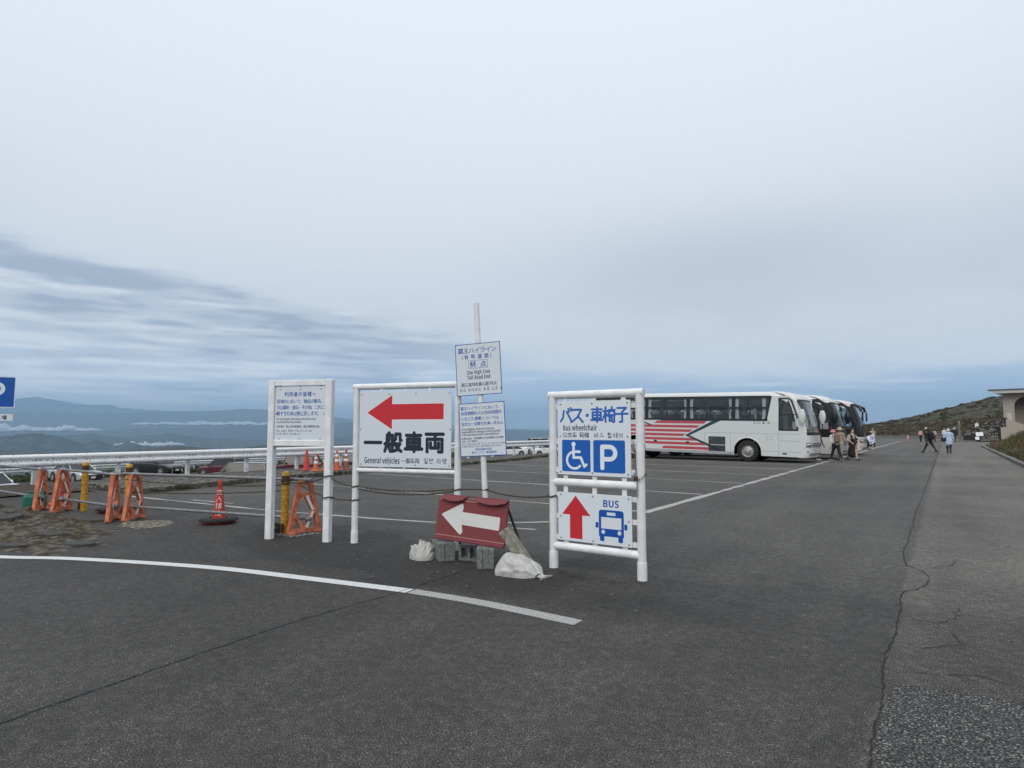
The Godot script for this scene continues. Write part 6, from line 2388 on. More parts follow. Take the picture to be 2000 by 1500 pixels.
	if o.get("seats", false):
		var back := box_mesh(Vector3(0.16, 0.85, 0.95), 0.05, Vector3(0, 0.42, 0))
		var cover := box_mesh(Vector3(0.19, 0.26, 0.9), 0.05, Vector3(0, 0.76, 0))
		for k in 10:
			for s in [1.0, -1.0]:
				var seat := part(t, "seat", back, M.seat_cloth, body * Transform3D(Basis(Vector3(0, 0, 1), 0.2), Vector3(-2.7 - k * 0.87, 1.65, s * 0.68)))
				part(seat, "head_cover", cover, M.curtain)
		for s in [1.0, -1.0]:
			for e in [-2.15, -3.45, -3.75, -5.8, -6.1, -8.15, -8.45, -11.1]:
				b = Build.new()
				var rows := []
				for j in 6:
					var row := PackedVector3Array()
					for i in 13:
						row.append(Vector3(e + (i - 6) * 0.018 * (1.0 - 0.3 * sin(j * 0.6)), lerpf(2.08, 3.15, j / 5.0), s * (1.13 + 0.018 * sin(i * 1.9))))
					rows.append(row)
				b.sheet(rows)
				part(t, "curtain", b.done(), M.curtain, body)
		part(t, "driver_seat", box_mesh(Vector3(0.2, 1.0, 0.55), 0.08, Vector3(-1.55, 1.75, 0.6)), M.seat_cloth, body)
	# mirrors
	if o.get("ears", false):
		for s in [1.0, -1.0]:
			b = Build.new()
			b.tube([cap_point(3.1, s * 1.15, 0.0), cap_point(3.1, s * 1.15, 0.2) + Vector3(0.15, 0.02, 0), cap_point(3.0, s * 1.15, 0.35) + Vector3(0.3, -0.05, 0), cap_point(2.7, s * 1.15, 0.35) + Vector3(0.25, 0, 0)], [0.06, 0.07, 0.09, 0.08], 8)
			var arm := part(t, "mirror_arm", b.done(), M.window_black, body)
			part(arm, "mirror", box_mesh(Vector3(0.09, 0.6, 0.26), 0.04, cap_point(2.4, s * 1.15, 0.3) + Vector3(0.24, 0, 0)), M.window_black)
	else:
		for s in [1.0, -1.0]:
			b = Build.new()
			var root := cap_point(2.62, s * 1.2, 0.0)
			var tip := root + Vector3(0.1 if s > 0 else 0.42, -0.02, s * 0.24)
			b.tube([cap_point(2.98, s * 1.2, 0.01), cap_point(2.9, s * 1.2, 0.06), tip + Vector3(0, 0.02, 0), tip + Vector3(0, -0.06, 0)], 0.025, 7)
			var arm := part(t, "mirror_arm", b.done(), M.window_black, body)
			b = Build.new()
			var rings2 := []
			for k in 9:
				var q := k / 8.0
				var wdt := sin(PI * clampf(q * 0.92 + 0.06, 0.0, 1.0))
				rings2.append(b.ring(tip + Vector3(0.02, -0.02 - q * 0.66, 0), Vector3.DOWN, 0.045 + 0.05 * wdt, 12, 0.06 + 0.1 * wdt, Vector3.RIGHT))
			b.skin(rings2)
			part(arm, "mirror", b.done(), o.get("mirror", paint))
	return t


func build_buses() -> void:
	M.bus_white = plain(0.62, 0.63, 0.62, 0.28, 0.0, 0.5)
	M.bus_white.clearcoat_enabled = true
	M.bus_white.clearcoat = 0.5
	M.bus_white.clearcoat_roughness = 0.08
	M.bus_pink = M.bus_white.duplicate()
	M.bus_pink.albedo_color = lin(0.66, 0.56, 0.58)
	M.window_black = plain(0.016, 0.018, 0.02, 0.2, 0.0, 0.5)
	M.bus_glass = plain(0.05, 0.06, 0.06, 0.03, 0.0, 0.5)
	M.bus_glass.albedo_color.a = 0.3
	M.bus_glass.transparency = BaseMaterial3D.TRANSPARENCY_ALPHA
	M.bus_glass_dark = plain(0.02, 0.022, 0.024, 0.03, 0.0, 0.5)
	M.bus_glass_dark.albedo_color.a = 0.75
	M.bus_glass_dark.transparency = BaseMaterial3D.TRANSPARENCY_ALPHA
	M.tyre = tinted(M.mottle, 0.022, 0.022, 0.023, 0.85, 2.0, null, 1.0, false)
	M.rim_steel = plain(0.42, 0.42, 0.42, 0.4, 0.5)
	M.lamp_glass = plain(0.3, 0.32, 0.34, 0.08, 0.2, 0.6)
	M.chrome = plain(0.8, 0.8, 0.8, 0.12, 1.0)
	M.trim_grey = plain(0.16, 0.165, 0.17, 0.5)
	M.plate_white = plain(0.6, 0.6, 0.58, 0.5)
	M.cabin = plain(0.06, 0.06, 0.065, 0.9)
	M.seat_cloth = plain(0.06, 0.075, 0.1, 0.95)
	M.curtain = plain(0.66, 0.7, 0.74, 0.95)

	# livery of the nearest coach: red bars, green chevron, grille, panel joints
	var k := 2048.0 / BUS_L
	var p := Print.new(2048, int(1.75 * k), Color8(206, 209, 208))
	var at := func(x: float, y: float) -> Vector2: return Vector2((x + BUS_L) * k, (2.05 - y) * k)
	var bar := func(pts: Array, c: Color) -> void:
		var l := PackedVector2Array()
		for q in pts:
			l.append(at.call(q.x, q.y))
		p.fill([l], c)
	var red := Color8(182, 74, 82)
	var green := Color8(44, 66, 66)
	for i in 7:
		var y := 1.9 - 0.222 * i
		var right := -6.1 + absf(y - 1.22) * 1.72
		if i >= 4:
			right = -6.15 + absf(y - 1.22) * 2.2
		var left := -9.4 - absf(y - 1.22) * 1.3 if i > 0 and i < 6 else (-7.75 if i == 0 else -7.4)
		var sl := 0.16 if i < 4 else -0.2
		bar.call([Vector2(left - (0.12 if i == 0 else 0.0), y - 0.07), Vector2(right - sl, y - 0.07), Vector2(right, y + 0.07), Vector2(left + 0.1, y + 0.07)], red)
	bar.call([Vector2(-6.12, 1.22), Vector2(-5.86, 1.22), Vector2(-4.15, 2.04), Vector2(-4.55, 2.04)], green)
	bar.call([Vector2(-6.12, 1.22), Vector2(-3.95, 0.3), Vector2(-3.6, 0.3), Vector2(-5.86, 1.22)], green)
	bar.call([Vector2(-7.35, 2.05), Vector2(-7.45, 1.97), Vector2(-4.6, 1.97), Vector2(-4.3, 2.05)], green)
	bar.call([Vector2(-8.95, 2.0), Vector2(-8.7, 2.0), Vector2(-7.9, 1.72), Vector2(-8.05, 1.7)], green)
	p.rect((-4.86 + BUS_L) * k, (2.05 - 1.2) * k, 0.86 * k, 0.4 * k, Color8(66, 70, 74))
	p.rect((-4.86 + BUS_L) * k, (2.05 - 0.76) * k, 0.86 * k, 0.4 * k, Color8(60, 64, 68))
	for i in 22:
		p.rect((-4.85 + BUS_L) * k, (2.05 - 1.19) * k + i * 6.6, 0.84 * k, 1.6, Color8(46, 49, 52))
	bar.call([Vector2(-4.86, 0.69), Vector2(-4.0, 0.3), Vector2(-3.75, 0.3), Vector2(-4.86, 0.8)], Color8(34, 40, 42))
	bar.call([Vector2(-12.0, 0.32), Vector2(-3.62, 0.32), Vector2(-3.62, 0.46), Vector2(-12.0, 0.46)], Color8(160, 162, 163))
	var joint := Color8(120, 122, 122)
	for x in [-1.46, -3.75, -5.05, -6.95, -8.9]:
		p.rect((x + BUS_L) * k - 1.0, (2.05 - (1.4 if x < -1.5 else 2.0)) * k, 2.2, (1.08 if x < -1.5 else 1.7) * k, joint)
	p.rect((-5.05 + BUS_L) * k, (2.05 - 1.4) * k, 4.6 * k, 2.0, joint)
	p.rect((-1.46 + BUS_L) * k, (2.05 - 1.08) * k, 1.0 * k, 2.0, joint)
	p.rect((-2.2 + BUS_L) * k, (2.05 - 0.56) * k, 1.7 * k, 2.0, joint)
	p.frame((-2.02 + BUS_L) * k, (2.05 - 1.3) * k, 0.26 * k, 0.2 * k, 1.8, joint)
	for q in [Vector2(-6.05, 0.9), Vector2(-7.85, 0.93)]:
		p.rect((q.x + BUS_L) * k, (2.05 - q.y) * k, 0.17 * k, 0.1 * k, Color8(50, 34, 36))
	p.rect((-1.3 + BUS_L) * k, (2.05 - 0.5) * k, 0.2 * k, 0.07 * k, Color8(40, 42, 44))
	p.latin("K-33", (-2.62 + BUS_L) * k, (2.05 - 1.86) * k, 26, Color8(80, 84, 90), 1.15)
	p.row("城", (-2.2 + BUS_L) * k, (2.05 - 1.97) * k, 17, 20, 2.2, Color8(80, 84, 90))
	p.row("社", (-1.96 + BUS_L) * k, (2.05 - 1.97) * k, 17, 20, 2.2, Color8(80, 84, 90))
	var livery := p.material(0.26)
	livery.clearcoat_enabled = true
	livery.clearcoat = 0.5
	livery.clearcoat_roughness = 0.08
	var bus := make_bus("coach", "white coach with red stripes and green chevron, nearest of the three", Vector3(-5.02, 0, -32.62), -0.045, {"paint": M.bus_white, "roof": M.bus_white, "livery": livery, "pitch": 0.02, "seats": true})
	# things left in the windscreen
	part(bus, "dashboard_card", box_mesh(Vector3(0.02, 0.3, 0.42), 0.0, Vector3(-0.62, 1.68, 0.9)), plain(0.5, 0.55, 0.2, 0.8))
	var plain_livery: StandardMaterial3D = M.bus_white.duplicate()
	make_bus("coach", "white coach with black nose trim, middle of the three", Vector3(-4.35, 0, -37.35), 0.02, {"paint": M.bus_white, "roof": M.bus_white, "livery": plain_livery, "black_front": true, "glass": M.bus_glass_dark, "pillar": M.window_black, "mirror": M.window_black, "pitch": 0.012})
	# lilac coach with printed corner
	p = Print.new(1024, 149, Color8(202, 194, 204))
	k = 1024.0 / BUS_L
	var r := RandomNumberGenerator.new()
	r.seed = 9
	for i in 60:
		var q := Vector2(1024.0 - r.randf_range(30, 170), r.randf_range(50, 140))
		var c: Color = [Color8(112, 92, 168), Color8(150, 134, 190), Color8(236, 234, 240), Color8(60, 56, 92)][i % 4]
		p.fill([circle(q.x, q.y, r.randf_range(2, 8))], c)
	var lilac := p.material(0.26)
	lilac.clearcoat_enabled = true
	lilac.clearcoat = 0.5
	lilac.clearcoat_roughness = 0.08
	make_bus("coach", "pale lilac coach with big black hanging mirrors, farthest of the three", Vector3(-4.05, 0, -44.1), 0.02, {"paint": M.bus_pink, "roof": M.bus_pink, "livery": lilac, "black_front": true, "glass": M.bus_glass_dark, "pillar": M.window_black, "ears": true, "pitch": 0.012})


# ------------------------------------------------------------------ cars on the lower level: nose at +x, centre at the origin

func car_section(x: float, y0: float, y1: float, hw: float, r: float) -> PackedVector3Array:
	var out := PackedVector3Array()
	for c in [[-1, -1], [1, -1], [1, 1], [-1, 1]]:
		var cy := (y1 - r) if c[1] > 0 else (y0 + r * 0.6)
		var cz: float = (hw - r) * c[0]
		var base := {[-1, -1]: PI, [1, -1]: PI * 1.5, [1, 1]: 0.0, [-1, 1]: PI * 0.5}[c] as float
		for k in 4:
			var a := base + PI / 2 * k / 3.0
			out.append(Vector3(x, cy + r * sin(a) * (0.6 if c[1] < 0 else 1.0), cz + r * cos(a)))
	return out


func make_car(label: String, at: Vector3, turn: float, paint: Material, o: Dictionary) -> Node3D:
	var t := thing("parked_car", label, "car", at, turn, "cars parked on the lower level")
	var L: float = o.get("length", 4.4)
	var hw: float = o.get("width", 1.76) * 0.5
	var H: float = o.get("height", 1.5)
	var belt: float = o.get("belt", 0.62) * H
	var hood: float = o.get("hood", 0.56) * H
	var f := L * 0.5
	var low := 0.2
	var b := Build.new()
	var rings := []
	var hatch: bool = o.get("hatch", true)
	var wagon: float = o.get("wagon", 0.0)
	for q in [[f, 0.42, hood * 0.72, 0.8], [f - 0.06, 0.3, hood * 0.84, 0.9], [f - 0.25, low, hood * 0.93, 0.97], [f - 0.7, low, hood, 1.0], [f * 0.42, low, hood * 1.06, 1.0], [f * 0.3, low, belt, 1.0], [-f * 0.5, low, belt * 1.04, 1.0], [-f + 0.35, low, belt * (1.05 if hatch else 0.98), 0.98], [-f + 0.06, 0.3, belt * (1.02 if hatch else 0.92), 0.92], [-f, 0.42, belt * 0.86, 0.84]]:
		rings.append(car_section(q[0], q[1], q[2], hw * q[3], 0.12))
	b.skin(rings, true, true, true)
	part(t, "body", b.done(), paint)
	# cabin: glass with body coloured roof and pillars
	var a0 := f * 0.46
	var a1: float = f * o.get("screen", 0.1)
	var r1 := -f * (0.62 + wagon * 0.24 if hatch else 0.36)
	var r0 := -f * (0.94 if hatch else 0.74)
	var gw := hw * 0.93
	var rw := hw * 0.74
	var lo := belt - 0.03
	var hi := H - 0.05
	var fl := Vector3(a0, lo, gw)
	var ft := Vector3(a1, hi, rw)
	var rt := Vector3(r1, hi, rw)
	var rl := Vector3(r0, lo, gw)
	var m := Vector3(1, 1, -1)
	var panes := [["side_window", [rl, fl, ft, rt]], ["side_window", [fl * m, rl * m, rt * m, ft * m]], ["windscreen", [fl, fl * m, ft * m, ft]], ["rear_window", [rl * m, rl, rt, rt * m]]]
	for q in panes:
		b = Build.new()
		b.quad(q[1][0], q[1][1], q[1][2], q[1][3])
		part(t, q[0], b.done(), M.car_glass)
	b = Build.new()
	var top := []
	for k in 7:
		var q := k / 6.0
		var x := lerpf(a1 + 0.06, r1 - 0.06, q)
		var y := hi + 0.05 * sin(PI * clampf(q * 0.9 + 0.06, 0.0, 1.0))
		var ww := rw + 0.02
		top.append(PackedVector3Array([Vector3(x, y - 0.05, ww), Vector3(x, y - 0.015, ww * 0.92), Vector3(x, y, ww * 0.5), Vector3(x, y, -ww * 0.5), Vector3(x, y - 0.015, -ww * 0.92), Vector3(x, y - 0.05, -ww)]))
	b.sheet(top)
	for s in [1.0, -1.0]:
		var k := Vector3(1, 1, s)
		b.tube([fl * k, ft * k], 0.035, 6)
		b.tube([rl * k, rt * k], 0.05, 6)
		b.tube([ft * k, rt * k], 0.03, 6)
		var mx := lerpf(a0, r0, 0.52)
		b.tube([Vector3(mx, lo, gw * s), Vector3(lerpf(a1, r1, 0.5), hi, rw * s)], 0.03, 6)
	part(t, "roof", b.done(), paint)
	for s in [1.0, -1.0]:
		var mir := Build.new()
		mir.box(Vector3(a0 - 0.25, belt + 0.06, s * (hw + 0.08)), Vector3(0.12, 0.13, 0.18), 0.04)
		part(t, "mirror", mir.done(), paint)
		for x in [f * 0.62, -f * 0.6]:
			b = Build.new()
			b.lathe([[0.0, -0.1], [0.385, -0.1], [0.385, 0.0], [0.0, 0.0]], 22, Transform3D(Basis(Vector3.RIGHT, PI / 2 * s), Vector3(x, 0.36, s * (hw + 0.004))), false)
			part(t, "wheel_arch", b.done(), M.black)
			var r: float = o.get("wheel", 0.33)
			b = Build.new()
			b.lathe([[r * 0.64, 0.06], [r * 0.7, 0.09], [r * 0.95, 0.08], [r, 0.04], [r, -0.12], [0.0, -0.12]], 22, Transform3D(), false)
			var w := part(t, "wheel", b.done(), M.tyre, Transform3D(Basis(Vector3.RIGHT, PI / 2 * s), Vector3(x, r, s * (hw - 0.06))))
			b = Build.new()
			for k in 5:
				var a := TAU * k / 5.0
				b.box(Vector3.ZERO, Vector3(r * 0.62, 0.03, r * 0.2), 0.01, Transform3D(Basis(Vector3.UP, a), Vector3(cos(a) * r * 0.33, 0.075, -sin(a) * r * 0.33)))
			b.lathe([[r * 0.62, 0.07], [r * 0.66, 0.085], [r * 0.68, 0.07]], 22, Transform3D(), false)
			part(w, "rim", b.done(), M.rim_steel)
		b = Build.new()
		b.box(Vector3(f - 0.16, hood * 0.76, s * hw * 0.68), Vector3(0.3, 0.12, 0.36), 0.05)
		part(t, "headlight", b.done(), M.lamp_glass)
		b = Build.new()
		b.box(Vector3(-f + 0.1, belt * 0.88, s * hw * 0.7), Vector3(0.2, 0.14, 0.3), 0.05)
		part(t, "tail_light", b.done(), M.tail_red)
	b = Build.new()
	b.box(Vector3(f - 0.005, hood * 0.55, 0), Vector3(0.06, hood * 0.36, hw * o.get("grille", 1.1)), 0.03)
	part(t, "grille", b.done(), M.black)
	part(t, "number_plate", box_mesh(Vector3(0.02, 0.165, 0.33), 0.0, Vector3(f + 0.035, hood * 0.5, 0)), M.plate_white)
	if o.get("chrome", false):
		b = Build.new()
		for s in [1.0, -1.0]:
			b.tube([Vector3(f - 0.1, hood * 0.72, s * hw * 0.72), Vector3(f + 0.03, hood * 0.5, s * hw * 0.5), Vector3(f + 0.03, hood * 0.28, s * hw * 0.62)], 0.03, 6)
		part(t, "chrome_trim", b.done(), M.chrome)
	return t


func car_paint(r: float, g: float, bl: float, metal := 0.2) -> StandardMaterial3D:
	var m := plain(r, g, bl, 0.3, metal, 0.5)
	m.clearcoat_enabled = true
	m.clearcoat = 0.6
	m.clearcoat_roughness = 0.05
	return m


func build_cars() -> void:
	M.car_glass = plain(0.02, 0.024, 0.026, 0.05, 0.0, 0.5)
	M.tail_red = plain(0.25, 0.01, 0.012, 0.2)
	var white := car_paint(0.72, 0.73, 0.74, 0.0)
	var silver := car_paint(0.5, 0.51, 0.52, 0.3)
	var black := car_paint(0.02, 0.021, 0.023, 0.2)
	var maroon := car_paint(0.09, 0.018, 0.022, 0.2)
	var grey := car_paint(0.2, 0.21, 0.22, 0.4)
	var y := -2.3
	make_car("white hatchback at the left edge of the picture, below the rail", Vector3(-43.3, y, -11.2), 0.5, white, {"length": 4.0, "height": 1.5, "wagon": 1.0, "screen": 0.2})
	make_car("silver white sedan with black grille behind the first yellow bollard", Vector3(-53.2, y, -19.1), 0.12, silver, {"length": 4.6, "height": 1.42, "hatch": false, "grille": 1.5})
	make_car("black crossover with chrome nose trim parked below the guard rail", Vector3(-55.4, y, -25.9), 0.3, black, {"length": 4.4, "height": 1.66, "chrome": true, "wheel": 0.35, "wagon": 0.4})
	make_car("maroon crossover parked between the black crossover and the grey wagon", Vector3(-47.8, y, -27.6), 3.35, maroon, {"length": 4.3, "height": 1.6, "wheel": 0.36, "wagon": 0.7})
	make_car("grey wagon of which only windows and roof show over the edge", Vector3(-40.2, y, -24.4), 3.7, grey, {"length": 4.5, "height": 1.62, "wagon": 1.0, "screen": 0.25})
	make_car("maroon van with tall dark windows left of the red cones", Vector3(-44.2, y, -31.8), 3.7, maroon, {"length": 3.6, "height": 1.75, "wagon": 1.0, "screen": 0.35})
	make_car("dark car behind the row of spare cones", Vector3(-45.5, y, -38.5), 3.6, black, {"length": 4.2, "height": 1.55})
	make_car("white sedan seen right of the leaning sign pole", Vector3(-46.5, y + 0.4, -65.6), -2.3, white, {"length": 4.6, "height": 1.45, "hatch": false})
	make_car("white wagon right beside the white sedan", Vector3(-42.6, y + 0.4, -68.6), -2.3, white, {"length": 4.2, "height": 1.75, "wagon": 1.0, "screen": 0.3})
	make_car("tall white van whose roof shows above the guard rail", Vector3(-54.5, y, -84.0), -2.0, white, {"length": 4.9, "height": 2.45, "wagon": 1.0, "screen": 0.42, "belt": 0.5, "hood": 0.42})


# ------------------------------------------------------------------ people: one smooth skin per person from tapered bones

class Flesh:
	var lo: Vector3
	var n: Vector3i
	var cell: float
	var d := PackedFloat32Array()
	var owner_ := PackedByteArray()
	var best := PackedFloat32Array()

	func _init(low: Vector3, high: Vector3, c: float) -> void:
		lo = low
		cell = c
		n = Vector3i(((high - low) / c).ceil()) + Vector3i.ONE
		d.resize(n.x * n.y * n.z)
		d.fill(1.0)
		best.resize(d.size())
		best.fill(1.0)
		owner_.resize(d.size())

	# tapered capsule, flattened by `flat` in z; tint index k
	func bone(a: Vector3, b: Vector3, ra: float, rb: float, k: int, flat := 1.0, soft := 0.045) -> void:
		var m := maxf(ra, rb) + soft + cell * 2.0
		var l := ((a.min(b) - Vector3.ONE * m - lo) / cell).floor()
		var h := ((a.max(b) + Vector3.ONE * m - lo) / cell).ceil()
		var ab := b - a
		var q := maxf(ab.length_squared(), 1e-8)
		for z in range(maxi(0, int(l.z)), mini(n.z, int(h.z) + 1)):
			for y in range(maxi(0, int(l.y)), mini(n.y, int(h.y) + 1)):
				for x in range(maxi(0, int(l.x)), mini(n.x, int(h.x) + 1)):
					var p := lo + Vector3(x, y, z) * cell - a
					var t := clampf(p.dot(ab) / q, 0.0, 1.0)
					var e := p - ab * t
					e.z /= flat
					var v := e.length() - lerpf(ra, rb, t)
					var i := (z * n.y + y) * n.x + x
					if v < best[i]:
						best[i] = v
						owner_[i] = k
					var w := d[i]
					var g := maxf(soft - absf(v - w), 0.0) / soft
					d[i] = minf(v, w) - g * g * soft * 0.25

	func into(b: Build, tints: Array) -> void:
		var at := PackedInt32Array()
		at.resize(d.size())
		at.fill(-1)
		var sx := 1
		var sy := n.x
		var sz := n.x * n.y
		var off := [0, sx, sy, sx + sy, sz, sz + sx, sz + sy, sz + sx + sy]
		for z in n.z - 1:
			for y in n.y - 1:
				for x in n.x - 1:
					var i := z * sz + y * sy + x
					var neg := 0
					for o in off:
						if d[i + o] < 0.0:
							neg += 1
					if neg == 0 or neg == 8:
						continue
					var s := Vector3.ZERO
					var c := 0
					for e in [[0, 1], [2, 3], [4, 5], [6, 7], [0, 2], [1, 3], [4, 6], [5, 7], [0, 4], [1, 5], [2, 6], [3, 7]]:
						var u: float = d[i + off[e[0]]]
						var w: float = d[i + off[e[1]]]
						if (u < 0.0) != (w < 0.0):
							var t := u / (u - w)
							s += corner(e[0]).lerp(corner(e[1]), t)
							c += 1
					s /= c
					var gx := d[i + 1] - d[i] + d[i + 1 + sy] - d[i + sy] + d[i + 1 + sz] - d[i + sz]
					var gy := d[i + sy] - d[i] + d[i + sy + 1] - d[i + 1] + d[i + sy + sz] - d[i + sz]
					var gz := d[i + sz] - d[i] + d[i + sz + 1] - d[i + 1] + d[i + sz + sy] - d[i + sy]
					b.tint = tints[owner_[i]]
					at[i] = b.vert(lo + (Vector3(x, y, z) + s) * cell, Vector3(gx, gy, gz).normalized())
		for z in range(1, n.z - 1):
			for y in range(1, n.y - 1):
				for x in range(1, n.x - 1):
					var i := z * sz + y * sy + x
					var inside := d[i] < 0.0
					for ax in 3:
						var st: int = [sx, sy, sz][ax]
						if (d[i + st] < 0.0) == inside:
							continue
						var u: int = [sy, sz, sx][ax]
						var w: int = [sz, sx, sy][ax]
						var q := [at[i - u - w], at[i - w], at[i], at[i - u]]
						if q.min() < 0:
							continue
						if inside:
							b.idx.append_array(PackedInt32Array([q[0], q[2], q[1], q[0], q[3], q[2]]))
						else:
							b.idx.append_array(PackedInt32Array([q[0], q[1], q[2], q[0], q[2], q[3]]))

	func corner(k: int) -> Vector3:
		return Vector3(k & 1, (k >> 1) & 1, (k >> 2) & 1)


func hand_into(b: Build, wrist: Vector3, dir: Vector3, side: float, curl: float, skin: Color) -> void:
	b.tint = skin
	var across := dir.cross(Vector3(0, 0, 1)).normalized() if absf(dir.z) < 0.9 else Vector3.RIGHT
	var palm_n := across.cross(dir).normalized()
	b.tube([wrist, wrist + dir * 0.045, wrist + dir * 0.085], [0.026, 0.036, 0.03], 8)
	for k in 4:
		var root := wrist + dir * 0.08 + palm_n * (k - 1.5) * 0.017
		var len: float = [0.065, 0.075, 0.07, 0.055][k]
		var bend := (dir + across * -side * curl).normalized()
		b.tube([root, root + dir * len * 0.5, root + dir * len * 0.5 + bend * len * 0.5], [0.0095, 0.009, 0.007], 5)
	var th := wrist + dir * 0.03 + palm_n * 0.03
	b.tube([th, th + (dir + palm_n).normalized() * 0.035, th + (dir + palm_n * 0.5).normalized() * 0.065], [0.011, 0.0105, 0.008], 5)


# o: h height, top/legs/skin/shoe/sleeve colours, lean, stride, arms (left and right swing in radians), bend, dress, coat
func person(label: String, at: Vector3, turn: float, o: Dictionary) -> Node3D:
	var t := thing("person", label, "person", at, turn)
	var h: float = o.get("h", 1.64)
	var u := h / 7.5
	var skin: Color = o.get("skin", Color(0.42, 0.27, 0.2))
	var top: Color = o.get("top", Color(0.4, 0.4, 0.4))
	var legs: Color = o.get("legs", Color(0.03, 0.03, 0.035))
	var tints := [skin, top, legs, o.get("shoe", Color(0.03, 0.03, 0.03)), o.get("sleeve", top), o.get("scarf", top), o.get("calf", legs)]
	var lean: float = o.get("lean", 0.04)
	var stride: float = o.get("stride", 0.12)
	var hip := Vector3(0, h * 0.515 - absf(stride) * 0.06, 0)
	var chest := hip + Vector3(0, cos(lean), sin(lean)) * h * 0.24
	var neck := hip + Vector3(0, cos(lean), sin(lean)) * h * 0.315
	var head := neck + Vector3(0, 0.07 * h, 0.012 + sin(lean) * 0.03)
	var f := Flesh.new(Vector3(-0.55, -0.04, -0.75), Vector3(0.55, h + 0.08, 0.75), 0.026)
	var bulk: float = o.get("bulk", 1.0)
	# trunk
	f.bone(hip + Vector3(0, 0.02, 0), chest, 0.135 * bulk, 0.15 * bulk, 1 if o.get("long", false) or o.get("dress", 0.0) > 0 else 1, 0.72)
	f.bone(hip + Vector3(-0.07, -0.02, 0), hip + Vector3(0.07, -0.02, 0), 0.115 * bulk, 0.115 * bulk, 2 if o.get("dress", 0.0) == 0.0 and not o.get("long", false) else 1, 0.8)
	f.bone(chest + Vector3(-0.1, 0.045, 0), chest + Vector3(0.1, 0.045, 0), 0.09 * bulk, 0.09 * bulk, 1, 0.85)
	f.bone(neck + Vector3(0, -0.02, 0), head, 0.05, 0.048, 0, 1.0, 0.02)
	if o.has("scarf"):
		f.bone(neck + Vector3(-0.05, -0.03, 0.03), neck + Vector3(0.05, -0.03, 0.03), 0.065, 0.065, 5)
		f.bone(neck + Vector3(0, -0.04, 0.08), neck + Vector3(0.02, -0.22, 0.13), 0.05, 0.04, 5)
	# head: skull, jaw, nose, ears
	f.bone(head + Vector3(0, 0.045, -0.012), head + Vector3(0, 0.055, 0.018), 0.086, 0.082, 0, 1.0, 0.03)
	f.bone(head + Vector3(0, 0.0, 0.03), head + Vector3(0, -0.03, 0.045), 0.06, 0.045, 0, 1.0, 0.03)
	f.bone(head + Vector3(0, 0.03, 0.095), head + Vector3(0, 0.01, 0.112), 0.014, 0.018, 0, 1.0, 0.02)
	for s in [-1.0, 1.0]:
		f.bone(head + Vector3(s * 0.082, 0.04, 0), head + Vector3(s * 0.084, 0.01, 0), 0.017, 0.014, 0, 1.0, 0.015)
	# legs
	var dress: float = o.get("dress", 0.0)
	if dress > 0.0:
		f.bone(hip, Vector3(0, hip.y - dress, 0.0), 0.15 * bulk, 0.2 * bulk, 1, 0.85)
	if o.get("long", false):
		f.bone(hip + Vector3(0, 0.05, 0), hip + Vector3(0, -0.16, 0), 0.16 * bulk, 0.175 * bulk, 1, 0.8)
	for s in [-1.0, 1.0]:
		var sw: float = stride * s
		var hj: Vector3 = hip + Vector3(s * 0.085, -0.03, 0)
		var back: float = maxf(0.0, -sw)
		var knee: Vector3 = hj + Vector3(s * 0.01, -cos(sw) * h * 0.245, sin(sw) * h * 0.245 + back * 0.02)
		var foot := Vector3(hj.x + s * 0.01, 0.075 + back * 0.1, hj.z + sin(sw) * h * 0.47 - back * 0.06)
		f.bone(hj, knee, 0.088 * bulk, 0.062, 2 if dress == 0.0 else 6)
		f.bone(knee, foot, 0.06, 0.043, 2 if dress == 0.0 and not o.has("calf") else 6)
		f.bone(foot + Vector3(0, -0.035, -0.03), foot + Vector3(s * 0.015, -0.038, 0.15), 0.04, 0.036, 3, 1.0, 0.02)
	# arms
	var b := Build.new()
	var arms: Array = o.get("arms", [0.15, -0.15])
	var bends: Array = o.get("bends", [0.25, 0.25])
	var outs: Array = o.get("outs", [0.12, 0.12])
	for k in 2:
		var s := -1.0 if k == 0 else 1.0
		var sh := chest + Vector3(s * 0.175 * bulk, 0.05, 0)
		var a: float = arms[k]
		var el := sh + Vector3(s * sin(outs[k]), -cos(a) * cos(outs[k]), sin(a)).normalized() * h * 0.172
		var a2: float = a + bends[k]
		var dir := Vector3(s * sin(outs[k]) * 0.4, -cos(a2), sin(a2)).normalized()
		var wr := el + dir * h * 0.148
		f.bone(sh, el, 0.056 * bulk, 0.045 * bulk, 4)
		f.bone(el, wr, 0.044 * bulk if not o.get("bare", false) else 0.038, 0.032, 4 if not o.get("bare", false) else 0)
		hand_into(b, wr, dir, s, 0.7, skin)
	f.into(b, tints)
	part(t, "body", b.done(), M.cloth)
	# hair or hat
	var hb := Build.new()
	hb.tint = o.get("hair", Color(0.02, 0.018, 0.016))
	var cap_c := head + Vector3(0, 0.05, -0.008)
	var rings := []
	for i in 9:
		var v := lerpf(-0.25 if not o.has("hat") else 0.15, 1.0, i / 8.0) * PI / 2
		var r := cos(v) * 0.098
		var ring := PackedVector3Array()
		for k in 14:
			var a := -TAU * k / 14.0
			var drop := 0.03 * maxf(0.0, -sin(a)) if v < 0.3 else 0.0
			ring.append(cap_c + Vector3(cos(a) * r, sin(v) * 0.098 - drop + (0.035 * maxf(0.0, sin(a)) if v < 0.3 else 0.0), sin(a) * r))
		rings.append(ring)
	hb.skin(rings)
	part(t, "hair", hb.done(), M.cloth)
